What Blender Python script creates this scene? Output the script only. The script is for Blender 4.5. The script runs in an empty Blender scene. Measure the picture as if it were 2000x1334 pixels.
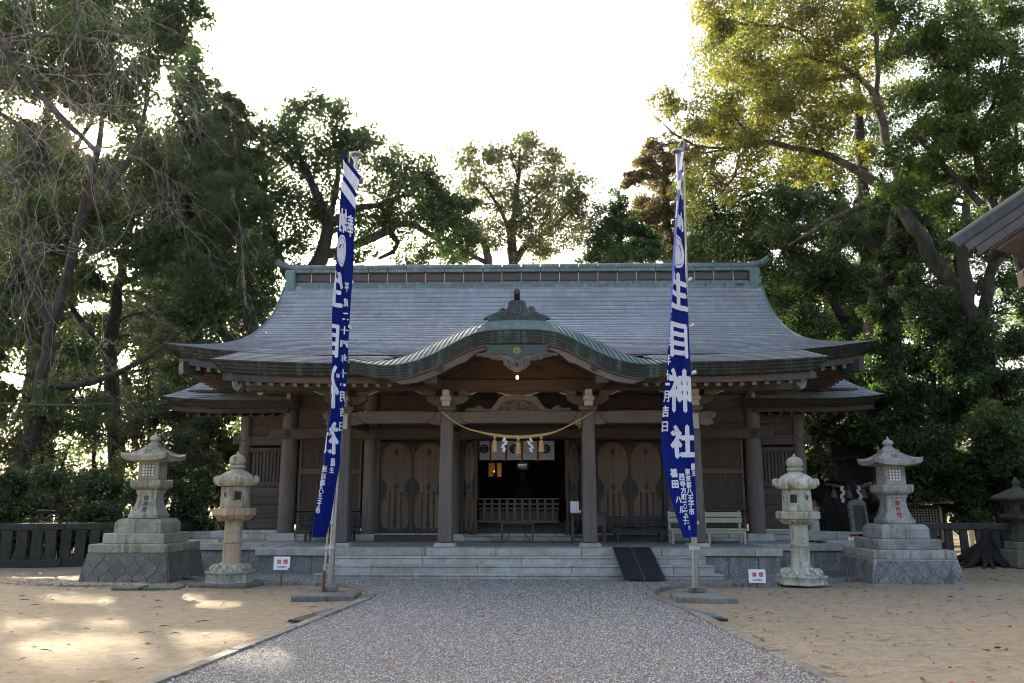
import bpy, bmesh, math, random
import numpy as np
from mathutils import Vector, Matrix, noise
random.seed(7); RNG = np.random.default_rng(7)
S = bpy.context.scene
COL = S.collection
R = math.radians
GLARE_VEIL = .0001
# ------------------------------------------------------------------ camera, sky, sun, exposure
cam_d = bpy.data.cameras.new('camera'); cam = bpy.data.objects.new('camera', cam_d); COL.objects.link(cam)
cam.location = (0.27, 0, 1.55)
cam.rotation_euler = (R(90) + math.atan(308 / 1600), 0, R(1.3))
cam_d.sensor_width = 36; cam_d.lens = 28.8; cam_d.clip_end = 3000
S.camera = cam
SUN_EL, SUN_AZ = R(22), R(-29.9)                     # azimuth from +Y towards +X
world = bpy.data.worlds.new('World'); S.world = world; world.use_nodes = True
wn = world.node_tree.nodes; wn.clear()
sky_n = wn.new('ShaderNodeTexSky'); sky_n.sky_type = 'NISHITA'; sky_n.sun_disc = False
sky_n.sun_elevation = SUN_EL; sky_n.sun_rotation = SUN_AZ
sky_n.air_density = 0.8; sky_n.dust_density = 8.0; sky_n.ozone_density = 0.4
bg_n = wn.new('ShaderNodeBackground'); bg_n.inputs[1].default_value = 0.15
ow_n = wn.new('ShaderNodeOutputWorld')
world.node_tree.links.new(sky_n.outputs[0], bg_n.inputs[0]); world.node_tree.links.new(bg_n.outputs[0], ow_n.inputs[0])
sun_d = bpy.data.lights.new('sun', 'SUN'); sun = bpy.data.objects.new('sun', sun_d); COL.objects.link(sun)
sun_d.energy = 4.5; sun_d.angle = R(0.7); sun_d.color = (1.0, 0.86, 0.66)
sd = Vector((math.sin(SUN_AZ) * math.cos(SUN_EL), math.cos(SUN_AZ) * math.cos(SUN_EL), math.sin(SUN_EL)))
sun.rotation_euler = sd.to_track_quat('Z', 'Y').to_euler()
sun.location = (-12, 20, 25)
S.view_settings.view_transform = 'Standard'; S.view_settings.look = 'None'
S.view_settings.exposure = 2.28; S.view_settings.gamma = 1; S.view_settings.use_curve_mapping = False
S.render.engine = 'CYCLES'
S.cycles.max_bounces = 8; S.cycles.diffuse_bounces = 5; S.cycles.glossy_bounces = 2; S.cycles.transmission_bounces = 6; S.cycles.filter_width = 1.05
S.cycles.transparent_max_bounces = 6; S.cycles.use_denoising = True; S.cycles.sample_clamp_indirect = 4.0
try:
    S.cycles.use_adaptive_sampling = True; S.cycles.adaptive_threshold = 0.015
except Exception: pass

# ------------------------------------------------------------------ materials
def lin(c): return tuple(c[:3]) + (1.0,)
class NT:
    def __init__(s, name):
        s.m = bpy.data.materials.new(name); s.m.use_nodes = True
        s.t = s.m.node_tree; s.b = s.t.nodes['Principled BSDF']
        s.tc = s.t.nodes.new('ShaderNodeTexCoord')
    def n(s, k): return s.t.nodes.new(k)
    def l(s, a, b): s.t.links.new(a, b)
    def map(s, scale=(1, 1, 1), rot=(0, 0, 0), src='Object'):
        mp = s.n('ShaderNodeMapping')
        if not hasattr(s, 'src'):
            va = s.n('ShaderNodeVectorMath'); va.operation = 'MULTIPLY_ADD'
            s.l(s.n('ShaderNodeObjectInfo').outputs['Random'], va.inputs[0]); va.inputs[1].default_value = (31., 17., 43.)
            s.l(s.tc.outputs[src], va.inputs[2]); s.src = va.outputs[0]
        s.l(s.src, mp.inputs[0])
        mp.inputs['Scale'].default_value = scale; mp.inputs['Rotation'].default_value = rot
        return mp.outputs[0]
    def noise(s, vec, scale=5, detail=4, rough=.55, dist=0):
        k = s.n('ShaderNodeTexNoise'); s.l(vec, k.inputs['Vector'])
        k.inputs['Scale'].default_value = scale; k.inputs['Detail'].default_value = detail
        k.inputs['Roughness'].default_value = rough; k.inputs['Distortion'].default_value = dist
        return k.outputs['Fac']
    def voro(s, vec, scale=5, out='Distance', feature='F1'):
        k = s.n('ShaderNodeTexVoronoi'); s.l(vec, k.inputs['Vector']); k.feature = feature
        k.inputs['Scale'].default_value = scale; return k.outputs[out]
    def ramp(s, fac, stops):
        k = s.n('ShaderNodeValToRGB'); s.l(fac, k.inputs[0]); e = k.color_ramp.elements
        while len(e) < len(stops): e.new(.5)
        for i, (p, c) in enumerate(stops):
            e[i].position = p; e[i].color = lin(c) if not isinstance(c, (int, float)) else (c, c, c, 1)
        return k.outputs[0]
    def mix(s, fac, a, b, mode='MIX'):
        k = s.n('ShaderNodeMix'); k.data_type = 'RGBA'; k.blend_type = mode
        for sock, v in ((k.inputs[0], fac), (k.inputs[6], a), (k.inputs[7], b)):
            if hasattr(v, 'is_linked'): s.l(v, sock)
            elif isinstance(v, (int, float)): sock.default_value = v if sock.type == 'VALUE' else (v, v, v, 1)
            else: sock.default_value = lin(v)
        return k.outputs[2]
    def math(s, op, a, b=0.):
        k = s.n('ShaderNodeMath'); k.operation = op
        for sock, v in ((k.inputs[0], a), (k.inputs[1], b)):
            if hasattr(v, 'is_linked'): s.l(v, sock)
            else: sock.default_value = v
        return k.outputs[0]
    def bump(s, h, strength=.3, dist=.02):
        k = s.n('ShaderNodeBump'); s.l(h, k.inputs['Height'])
        k.inputs['Strength'].default_value = strength; k.inputs['Distance'].default_value = dist
        s.l(k.outputs[0], s.b.inputs['Normal'])
    def attr(s, name):
        k = s.n('ShaderNodeAttribute'); k.attribute_name = name; return k.outputs['Fac']
    def rnd(s):
        return s.n('ShaderNodeObjectInfo').outputs['Random']
    def col(s, c): s.l(c, s.b.inputs['Base Color']) if hasattr(c, 'is_linked') else setattr(s.b.inputs['Base Color'], 'default_value', lin(c))
    def rough(s, r): s.l(r, s.b.inputs['Roughness']) if hasattr(r, 'is_linked') else setattr(s.b.inputs['Roughness'], 'default_value', r)

M = {}
def m_plain(name, c, rough=.6, metal=0, var=.25, scale=6, bump=0):
    k = NT(name); v = k.map()
    f = k.noise(v, scale, 5)
    k.col(k.mix(f, tuple(x * (1 - var) for x in c), tuple(min(1, x * (1 + var)) for x in c)))
    k.rough(rough); k.b.inputs['Metallic'].default_value = metal
    if bump: k.bump(f, bump)
    M[name] = k.m; return k.m
def m_wood(name, c, vert=True, axis=None, var=.35, rough=.72, grain=26, weather=None):
    k = NT(name)
    sc = (grain, grain, 1.1) if vert else (1.1, grain, grain)
    if axis == 'y': sc = (grain, 1.1, grain)
    v = k.map(sc); f = k.noise(v, 1.0, 6, .62, .6)
    big = k.noise(k.map(), 1.6, 4)
    base = k.mix(k.ramp(f, [(.36, 0.0), (.64, 1.0)]), tuple(x * (1 - var) for x in c), tuple(x * (1 + var * .8) for x in c))
    w = weather or tuple(x * .72 for x in c)
    base = k.mix(k.ramp(big, [(.38, 0.), (.68, .75)]), base, w)
    pv = k.math('MULTIPLY_ADD', k.rnd(), .3); 
    base = k.mix(1.0, base, k.ramp(k.rnd(), [(0., .82), (1., 1.12)]), 'MULTIPLY')
    k.col(base); k.rough(rough); k.bump(f, .25, .01)
    M[name] = k.m; return k.m
def m_stone(name, c, moss=None, speck=.35, stain=None, rough=.85, bump=.35, sscale=160, grime=.65):
    k = NT(name); v = k.map()
    sp = k.noise(v, sscale, 2, .7); big = k.noise(v, 2.2, 6, .6); mid = k.noise(v, 14, 5, .6)
    base = k.mix(k.ramp(sp, [(.33, 0.), (.66, 1.)]), tuple(x * (1 - speck) for x in c), tuple(x * (1 + speck) for x in c))
    base = k.mix(k.ramp(mid, [(.35, .0), (.75, .45)]), base, tuple(x * .6 for x in c))
    if stain: base = k.mix(k.ramp(big, [(.47, 0.), (.66, .8)]), base, stain)
    if stain:                                             # thin grime runs
        gr = k.noise(k.map((8, 8, 1.3)), 1.2, 6, .7)
        base = k.mix(k.ramp(gr, [(.52, 0.), (.60, grime)]), base, tuple(x * .42 for x in stain))
    if moss:
        mo = k.noise(k.map(), 3.7, 6, .68)
        base = k.mix(k.ramp(mo, [(.48, 0.), (.68, .75)]), base, moss)
    base = k.mix(1.0, base, k.ramp(k.rnd(), [(0., .86), (1., 1.1)]), 'MULTIPLY')
    k.col(base); k.rough(rough)
    h = k.math('ADD', mid, k.math('MULTIPLY', sp, .35)); k.bump(h, bump, .012)
    M[name] = k.m; return k.m
def m_copper(name, c1, c2, streak, amt=.5, rough=.42, brown=None):
    k = NT(name); v = k.map()
    big = k.noise(v, .55, 5, .6); st = k.noise(k.map((7, 1.2, 1.2)), 1., 5, .65); fine = k.noise(v, 22, 4, .6)
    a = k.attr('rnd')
    base = k.mix(k.ramp(big, [(.36, 0.), (.64, 1.)]), c1, c2)
    base = k.mix(k.ramp(st, [(.5, 0.), (.72, amt)]), base, streak)
    if brown:                                              # leaf mould stain on the lower courses, partly the viewing-angle reflection painted in
        sx = k.n('ShaderNodeSeparateXYZ'); k.l(k.tc.outputs['Object'], sx.inputs[0])
        zz = k.math('ADD', sx.outputs['Z'], k.math('MULTIPLY', k.noise(v, .9, 5, .65), 1.6))
        base = k.mix(k.ramp(k.math('DIVIDE', zz, 10.), [(.46, .9), (.58, 0.)]), base, brown)
    base = k.mix(1., base, k.ramp(a, [(0., .66), (.02, .66), (.021, .90), (1., 1.09)]), 'MULTIPLY')  # lowest values are the sheet lips, shadow line under each lap painted dark
    base = k.mix(.35, base, k.ramp(fine, [(.2, .55), (.8, 1.3)]), 'MULTIPLY')
    k.col(base); k.rough(k.ramp(fine, [(.3, rough - .08), (.7, rough + .15)])); k.b.inputs['Metallic'].default_value = .0
    k.b.inputs['Specular IOR Level'].default_value = .6
    k.bump(fine, .12, .01)
    M[name] = k.m; return k.m
def m_leaf(name, ca, cb, cc, trans=.35, gloss=.35):
    k = NT(name); a = k.attr('rnd')
    base = k.ramp(a, [(0., ca), (.55, cb), (1., cc)])
    k.col(base); k.rough(gloss); k.b.inputs['Specular IOR Level'].default_value = .5
    tr = k.n('ShaderNodeBsdfTranslucent'); k.l(k.mix(1., base, (1.15, 1.32, .62), 'MULTIPLY'), tr.inputs[0])
    mx = k.n('ShaderNodeMixShader'); mx.inputs[0].default_value = trans
    out = k.t.nodes['Material Output']
    k.l(k.b.outputs[0], mx.inputs[1]); k.l(tr.outputs[0], mx.inputs[2]); k.l(mx.outputs[0], out.inputs[0])
    M[name] = k.m; return k.m
def m_attr(name, stops, rough=.8):
    k = NT(name); k.col(k.ramp(k.attr('rnd'), stops)); k.rough(rough); M[name] = k.m; return k.m
def m_emit(name, c, s):
    k = NT(name); k.col(c); k.b.inputs['Emission Color'].default_value = lin(c); k.b.inputs['Emission Strength'].default_value = s
    M[name] = k.m; return k.m

m_wood('wood_v', (.0792, .0598, .0439), True, weather=(.0540, .0432, .0346))
m_wood('wood_h', (.0792, .0598, .0439), False, weather=(.0540, .0432, .0346))
m_wood('wood_y', (.075, .048, .032), True, axis='y')
m_wood('pillar_wood', (.1411, .1142, .0949), True, var=.34, grain=40, weather=(.0991, .0840, .0722))
m_wood('door_wood', (.1440, .1022, .0662), True, var=.3, grain=34, weather=(.1080, .0806, .0562))
m_wood('door_dark', (.085, .048, .026), True, var=.3)
m_wood('warm_wood', (.0920, .0560, .0352), False, var=.25, weather=(.0704, .0464, .0320))
m_wood('beam_pale', (.1480, .1120, .0840), False, var=.24, weather=(.1160, .0920, .0720))
m_wood('carved_wood', (.1700, .1318, .1062), False, var=.2, grain=14)
m_wood('dark_wood', (.05, .036, .028), False, var=.3)
m_wood('lattice_wood', (.1116, .0778, .0533), True, var=.25)
m_plain('white_paint', (.4340, .4200, .3780), .7, var=.12, scale=9)
m_plain('verdigris', (.032, .062, .05), .5, var=.35, scale=9)
m_plain('dark_metal', (.015, .018, .015), .6, metal=0, var=.35, scale=20)
m_plain('end_cap', (.12, .15, .15), .5, var=.3)
m_copper('copper_roof', (.235, .280, .305), (.200, .208, .220), (.305, .37, .385), .55, .38, brown=(.170, .164, .160))
m_copper('copper_wing', (.24, .30, .31), (.22, .22, .215), (.33, .43, .42), .6, .38)
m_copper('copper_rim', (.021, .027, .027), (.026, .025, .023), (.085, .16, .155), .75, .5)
m_copper('copper_green', (.085, .155, .152), (.066, .086, .085), (.22, .34, .33), .8, .42)
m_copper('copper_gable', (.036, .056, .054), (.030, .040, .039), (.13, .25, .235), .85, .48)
m_copper('copper_ridge', (.15, .25, .24), (.11, .16, .155), (.30, .44, .42), .8, .4)
m_copper('copper_dark', (.030, .026, .023), (.024, .022, .02), (.07, .11, .10), .5, .5)  # copper_brown darkened, shadow under the main eaves put into the wing rims
m_copper('copper_brown', (.085, .055, .042), (.055, .045, .04), (.1, .085, .07), .3, .45)
m_stone('granite', (.46, .445, .405), stain=(.32, .30, .255), moss=(.26, .26, .165), speck=.26, sscale=75, grime=.22)
m_stone('granite_rough', (.27, .27, .255), stain=(.16, .155, .14), moss=(.15, .16, .085), speck=.6, bump=1., sscale=45, grime=.35)
m_stone('paving', (.27, .265, .255), speck=.15, stain=(.21, .2, .19))
m_stone('lantern_stone', (.3915, .3713, .2835), stain=(.1890, .1728, .1323), moss=(.2295, .2295, .1215), speck=.34, bump=.6, sscale=60)
m_stone('lantern_grey', (.3477, .3355, .3050), stain=(.1525, .1403, .1281), moss=(.3050, .3050, .2928), speck=.34, bump=.6, sscale=60)
m_stone('lantern_pink', (.4480, .3024, .2016), stain=(.3696, .2800, .1680), moss=(.2912, .2800, .1568), speck=.32, bump=.8, sscale=55)
m_stone('lantern_moss', (.4255, .3852, .2702), stain=(.1955, .1898, .1495), moss=(.3220, .2875, .1380), speck=.34, bump=.8, sscale=60)
m_stone('lantern_pale', (.4860, .4698, .3780), stain=(.3240, .3078, .2376), moss=(.2592, .2538, .1728), speck=.36, bump=.8, sscale=60)
m_stone('base_stone', (.185, .17, .138), stain=(.10, .095, .082), moss=(.10, .11, .055), speck=.35, bump=.9, sscale=40, grime=.3)
m_stone('base_stone_grey', (.215, .21, .205), stain=(.085, .08, .08), moss=(.13, .13, .1), speck=.6, bump=1., sscale=28, grime=.35)
m_stone('mortar', (.40, .37, .32), speck=.15)
m_stone('concrete', (.22, .20, .168), stain=(.14, .135, .115), moss=(.12, .125, .075), speck=.2, sscale=120)
m_stone('fence_stone', (.042, .039, .029), stain=(.026, .024, .019), moss=(.036, .041, .018), speck=.25, bump=.5)  # base tone lowered to stand for the deep shade below the trees
m_stone('dark_stone', (.075, .073, .064), stain=(.045, .044, .036), moss=(.066, .07, .036), speck=.3, bump=.7)
m_plain('steel', (.33, .335, .345), .36, metal=.85, var=.08)
m_plain('bamboo_white', (.36, .35, .28), .5, var=.3, scale=12)
m_plain('rust', (.11, .045, .025), .8, var=.4, scale=30)
m_plain('flag_blue', (.002, .010, .125), .85, var=.14, scale=5); M['flag_blue'].node_tree.nodes['Principled BSDF'].inputs['Specular IOR Level'].default_value = .12
m_plain('flag_white', (.60, .61, .66), .75, var=.06)
m_plain('flag_sunlit', (.09, .12, .45), .7, var=.08)  # flag blue paled, sun through the folded edge put into the colour
m_plain('cloth_white', (.46, .45, .455), .8, var=.08)
m_plain('crest_black', (.02, .017, .015), .8, var=.2)
m_plain('ribbon_red', (.28, .016, .02), .7, var=.2)
m_plain('straw', (.52, .38, .16), .8, var=.35, scale=60)
m_plain('paper', (.72, .73, .76), .8, var=.04)
m_plain('bench_black', (.022, .023, .028), .5, var=.3, scale=14)
m_plain('bench_cream', (.42, .395, .28), .7, var=.3, scale=10)
m_plain('rubber_black', (.018, .019, .022), .6, var=.35, scale=18)
m_plain('plate_grey', (.2, .22, .24), .5, var=.3)
m_plain('sign_white', (.82, .82, .86), .5, var=.04)
m_plain('sign_red', (.55, .02, .025), .6, var=.1)
m_plain('ink_black', (.02, .02, .03), .6, var=.1)
m_plain('ink_blue', (.03, .1, .33), .6, var=.1)
m_plain('engrave_dark', (.075, .066, .05), .9, var=.2)
m_plain('engrave_red', (.28, .045, .04), .9, var=.25)
m_plain('emblem_gold', (.35, .34, .05), .5, var=.2)
m_plain('gold', (.75, .46, .12), .3, metal=.9, var=.15)
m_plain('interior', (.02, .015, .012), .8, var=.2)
m_plain('mirror', (.16, .18, .20), .12, metal=1., var=.02)
m_plain('cable', (.015, .015, .015), .6, var=.1)
m_plain('shed_wood', (.24, .17, .11), .75, var=.3, scale=8)
m_plain('cyan_metal', (.25, .5, .6), .4, var=.1)
m_emit('bulb', (1., .62, .22), 8.)
m_emit('flame', (1., .5, .15), .35)
def m_bark(name, c, c2, scale=7, bump=.9):
    k = NT(name); v = k.map((1, 1, .28)); f = k.noise(v, scale, 7, .66, .5); g = k.noise(k.map(), 1.3, 4)
    b = k.mix(k.ramp(f, [(.42, 0.), (.60, 1.)]), tuple(x * .35 for x in c), tuple(x * 1.15 for x in c))
    k.col(k.mix(k.ramp(g, [(.42, 0.), (.62, .8)]), b, c2)); k.rough(.9); k.bump(f, bump, .09); M[name] = k.m
m_bark('bark', (.07, .058, .046), (.045, .043, .033))
m_bark('bark_pale', (.115, .098, .076), (.055, .05, .038), 5)
m_bark('bark_dark', (.034, .029, .023), (.024, .021, .017))
m_bark('bark_twig', (.25, .23, .20), (.18, .168, .148), 10, .4)
m_bark('root_bark', (.042, .033, .026), (.03, .026, .02), 5, 1.)
m_leaf('leaf_dark', (.034, .062, .028), (.060, .100, .042), (.115, .155, .062), .46, .27)
m_leaf('leaf_mid', (.042, .068, .026), (.074, .112, .040), (.125, .16, .06), .47, .32)
m_leaf('leaf_cedar', (.026, .056, .020), (.042, .098, .030), (.08, .14, .045), .42, .5)
m_leaf('leaf_brown', (.055, .055, .024), (.120, .085, .038), (.165, .105, .046), .44, .5)
m_leaf('leaf_gold', (.075, .090, .026), (.165, .162, .042), (.27, .225, .055), .52, .36)
m_leaf('leaf_bright', (.038, .066, .018), (.074, .116, .028), (.17, .19, .045), .48, .30)
m_leaf('leaf_grey', (.062, .078, .042), (.105, .124, .064), (.155, .16, .08), .46, .38)

# ------------------------------------------------------------------ mesh helpers
class MB:
    def __init__(s): s.v = []; s.f = []
    def add(s, vs, fs):
        o = len(s.v); s.v += [tuple(map(float, p)) for p in vs]; s.f += [tuple(i + o for i in q) for q in fs]; return s
    def box(s, x0, x1, y0, y1, z0, z1, tx=0, ty=0):
        """axis box; tx, ty shrink the top on each side"""
        v = [(x0, y0, z0), (x1, y0, z0), (x1, y1, z0), (x0, y1, z0),
             (x0 + tx, y0 + ty, z1), (x1 - tx, y0 + ty, z1), (x1 - tx, y1 - ty, z1), (x0 + tx, y1 - ty, z1)]
        return s.add(v, [(3, 2, 1, 0), (4, 5, 6, 7), (0, 1, 5, 4), (1, 2, 6, 5), (2, 3, 7, 6), (3, 0, 4, 7)])
    def beam(s, a, b, w, h):
        """box section bar from a to b: w sideways, h up"""
        a = Vector(a); b = Vector(b); d = (b - a).normalized()
        up = Vector((0, 0, 1)) if abs(d.z) < .95 else Vector((0, 1, 0))
        r = d.cross(up).normalized() * (w / 2); u = r.cross(d).normalized() * (h / 2)
        v = [a - r - u, a + r - u, a + r + u, a - r + u, b - r - u, b + r - u, b + r + u, b - r + u]
        return s.add(v, [(0, 1, 2, 3), (7, 6, 5, 4), (0, 4, 5, 1), (1, 5, 6, 2), (2, 6, 7, 3), (3, 7, 4, 0)])
    def tube(s, pts, rad, n=8, cap=True):
        pts = [Vector(p) for p in pts]
        if not hasattr(rad, '__len__'): rad = [rad] * len(pts)
        rings = []; prev = None
        for i, p in enumerate(pts):
            d = (pts[min(i + 1, len(pts) - 1)] - pts[max(i - 1, 0)])
            d = d.normalized() if d.length > 1e-9 else Vector((0, 0, 1))
            if prev is None:
                a = Vector((1, 0, 0)) if abs(d.x) < .8 else Vector((0, 1, 0))
                prev = d.cross(a).normalized()
            u = (prev - d * prev.dot(d)); u = u.normalized() if u.length > 1e-6 else d.orthogonal().normalized()
            prev = u; w = d.cross(u)
            rings.append([p + (u * math.cos(2 * math.pi * k / n) + w * math.sin(2 * math.pi * k / n)) * rad[i] for k in range(n)])
        o = len(s.v)
        for r in rings: s.v += [tuple(q) for q in r]
        for i in range(len(rings) - 1):
            for k in range(n):
                s.f.append((o + i * n + k, o + i * n + (k + 1) % n, o + (i + 1) * n + (k + 1) % n, o + (i + 1) * n + k))
        if cap:
            s.f.append(tuple(o + k for k in reversed(range(n)))); e = o + (len(rings) - 1) * n
            s.f.append(tuple(e + k for k in range(n)))
        return s
    def lathe(s, prof, n=24, c=(0, 0), rot=0., warp=None):
        """prof: [(r, z)]; n sides; polygon when n is small (r is then the half width across flats)"""
        o = len(s.v); k0 = 1 / math.cos(math.pi / n) if n <= 8 else 1
        for r, z in prof:
            for k in range(n):
                a = 2 * math.pi * (k + .5) / n + rot
                x, y, zz = c[0] + r * k0 * math.cos(a), c[1] + r * k0 * math.sin(a), z
                if warp: x, y, zz = warp(x, y, zz, r, a)
                s.v.append((x, y, zz))
        for i in range(len(prof) - 1):
            for k in range(n):
                s.f.append((o + i * n + k, o + i * n + (k + 1) % n, o + (i + 1) * n + (k + 1) % n, o + (i + 1) * n + k))
        s.f.append(tuple(o + k for k in reversed(range(n)))); e = o + (len(prof) - 1) * n
        s.f.append(tuple(e + k for k in range(n)))
        return s
    def prism(s, pts, y0, y1):
        """outline in x, z (any turn), pushed from y0 (front) to y1"""
        a = sum(pts[i][0] * pts[(i + 1) % len(pts)][1] - pts[(i + 1) % len(pts)][0] * pts[i][1] for i in range(len(pts)))
        if a < 0: pts = pts[::-1]
        n = len(pts); v = [(x, y0, z) for x, z in pts] + [(x, y1, z) for x, z in pts]
        return s.add(v, [tuple(range(n)), tuple(n + k for k in reversed(range(n)))] + [((k + 1) % n, k, n + k, n + (k + 1) % n) for k in range(n)])
    def mirror(s):
        """add the x-mirrored copy"""
        o = len(s.v); s.v += [(-x, y, z) for x, y, z in s.v]
        s.f += [tuple(i + o for i in reversed(q)) for q in list(s.f)]; return s
    def spiral(s, cx, cz, r, y, turns=1.6, rad=.02, a0=0, sgn=1, n=18):
        pts = [];
        for i in range(n):
            t = i / (n - 1); a = a0 + sgn * t * turns * 2 * math.pi; q = r * (1 - .85 * t)
            pts.append((cx + q * math.cos(a), y, cz + q * math.sin(a)))
        return s.tube(pts, [rad * (1 - .5 * i / n) for i in range(n)], 5)
    def mesh(s, name, off=(0, 0, 0)):
        me = bpy.data.meshes.new(name); ox, oy, oz = off
        me.from_pydata([(x - ox, y - oy, z - oz) for x, y, z in s.v], [], s.f); me.update(); return me
def fix_normals(me):
    bm = bmesh.new(); bm.from_mesh(me); bmesh.ops.recalc_face_normals(bm, faces=bm.faces); bm.to_mesh(me); bm.free()
def root_loc(p):
    v = Vector((0, 0, 0))
    while p is not None: v = v + p.location; p = p.parent
    return v
def link(o, parent=None, loc=None):
    COL.objects.link(o)
    if parent is not None: o.parent = parent
    if loc is not None: o.location = loc
    return o
def smooth(me, ang=35):
    me.polygons.foreach_set('use_smooth', np.ones(len(me.polygons), dtype=bool)); me.update()
    try: me.set_sharp_from_angle(angle=R(ang))
    except Exception: pass
def obj(name, mb, mat, parent=None, bevel=0, smo=0, kind=None, label=None, cat=None, group=None, local=False, origin=None, fix=True):
    """one mesh object; MB in world coordinates (or local ones), the origin moved to the parent's place"""
    L = root_loc(parent) if (parent is not None and not local) else Vector((0, 0, 0))
    if origin is not None: L = Vector(origin)
    me = mb.mesh(name, L) if isinstance(mb, MB) else mb
    if isinstance(mb, MB) and fix: fix_normals(me)
    if smo: smooth(me, smo)
    if len(me.materials) == 0: me.materials.append(M[mat] if isinstance(mat, str) else mat)
    o = bpy.data.objects.new(name, me); link(o, parent)
    if origin is not None: o.location = L - (root_loc(parent) if parent is not None else Vector((0, 0, 0)))
    if bevel:
        b = o.modifiers.new('bevel', 'BEVEL'); b.width = bevel; b.segments = 1; b.limit_method = 'ANGLE'; b.angle_limit = R(40)
    tag(o, label, cat, group, kind); return o
def tag(o, label=None, cat=None, group=None, kind=None):
    if label: o['label'] = label
    if cat: o['category'] = cat
    if group: o['group'] = group
    if kind: o['kind'] = kind
    return o
def thing(name, label, cat, loc=(0, 0, 0), group=None, rotz=0, kind=None):
    o = bpy.data.objects.new(name, None); COL.objects.link(o); o.location = loc; o.rotation_euler = (0, 0, rotz)
    o.empty_display_size = .2
    return tag(o, label, cat, group, kind)
def piece(name, me, parent, loc=(0, 0, 0), rot=None, bevel=0):
    """another object on the same mesh data; loc is local to the parent"""
    o = bpy.data.objects.new(name, me); link(o, parent, loc)
    if rot is not None: o.rotation_euler = rot
    if bevel:
        b = o.modifiers.new('bevel', 'BEVEL'); b.width = bevel; b.segments = 1; b.limit_method = 'ANGLE'
    return o
def box_mesh(name, sx, sy, sz, mat, bevel=0, tx=0, ty=0):
    """box centred in x and y, standing on z = 0; bevel baked in"""
    mb = MB().box(-sx / 2, sx / 2, -sy / 2, sy / 2, 0, sz, tx, ty); me = mb.mesh(name)
    bm = bmesh.new(); bm.from_mesh(me)
    if bevel: bmesh.ops.bevel(bm, geom=list(bm.edges), offset=bevel, segments=1, affect='EDGES')
    bm.to_mesh(me); bm.free(); me.materials.append(M[mat]); return me
def copy_tree(o, parent=None):
    c = o.copy(); COL.objects.link(c)
    if parent is not None: c.parent = parent
    for ch in list(o.children): copy_tree(ch, c)
    return c
def quads(name, V, F, mat, parent=None, rnd=None, kind=None, smo=False, off=None):
    """fast mesh from numpy: V (n,3), F (m,k); rnd: one value per face"""
    V = np.asarray(V, np.float32).reshape(-1, 3); F = np.asarray(F, np.int32)
    L = np.array(root_loc(parent) if parent is not None else (0, 0, 0), np.float32)
    me = bpy.data.meshes.new(name); m, kk = F.shape
    me.vertices.add(len(V)); me.vertices.foreach_set('co', (V - L).ravel())
    me.loops.add(m * kk); me.loops.foreach_set('vertex_index', F.ravel())
    me.polygons.add(m); me.polygons.foreach_set('loop_start', np.arange(0, m * kk, kk, dtype=np.int32))
    try: me.polygons.foreach_set('loop_total', np.full(m, kk, np.int32))
    except Exception: pass
    if smo: me.polygons.foreach_set('use_smooth', np.ones(m, dtype=bool))
    me.update(calc_edges=True)
    if rnd is not None:
        a = me.attributes.new('rnd', 'FLOAT', 'FACE'); a.data.foreach_set('value', np.asarray(rnd, np.float32))
    me.materials.append(M[mat])
    o = bpy.data.objects.new(name, me); link(o, parent)
    if kind: o['kind'] = kind
    return o
def lapped(P, rows, cols, t=.02, stag=.5, lip=0., jit=.25):
    """lapped sheets on the surface P(u, v), u across and v up, both arrays; rows: v edges; cols: u edges.
    Every sheet is a quad whose lower edge stands t proud, with a lip below it. Returns V, F, rnd"""
    V = []; F = []; A = []; n = 0
    rows = np.asarray(rows); cols = np.asarray(cols)
    for j in range(len(rows) - 1):
        v0, v1 = rows[j], rows[j + 1]
        du = (cols[1] - cols[0]) * (stag if j % 2 else 0)
        c = cols.copy()
        if du: c = np.concatenate([[cols[0]], cols[:-1] + du, [cols[-1]]])
        a, b = c[:-1], c[1:]
        for side in (0,):
            p0 = P(a, np.full_like(a, v0)); p1 = P(b, np.full_like(b, v0))
            p2 = P(b, np.full_like(b, v1)); p3 = P(a, np.full_like(a, v1))
            nn = np.cross(p1 - p0, p3 - p0); ln = np.linalg.norm(nn, axis=1, keepdims=True); nn = nn / np.maximum(ln, 1e-9)
            k = (t * (1 + jit * RNG.uniform(-1, 1, len(a))))[:, None]
            q0, q1 = p0 + nn * k, p1 + nn * k
            q2, q3 = p2 + nn * .002, p3 + nn * .002
            g0, g1 = p0 - nn * .004, p1 - nn * .004
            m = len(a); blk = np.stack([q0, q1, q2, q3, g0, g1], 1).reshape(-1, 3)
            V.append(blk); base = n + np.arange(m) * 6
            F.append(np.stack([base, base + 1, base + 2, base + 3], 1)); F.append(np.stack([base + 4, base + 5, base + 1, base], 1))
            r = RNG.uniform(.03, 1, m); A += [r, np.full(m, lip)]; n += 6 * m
    return np.concatenate(V), np.concatenate(F), np.concatenate(A)
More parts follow.
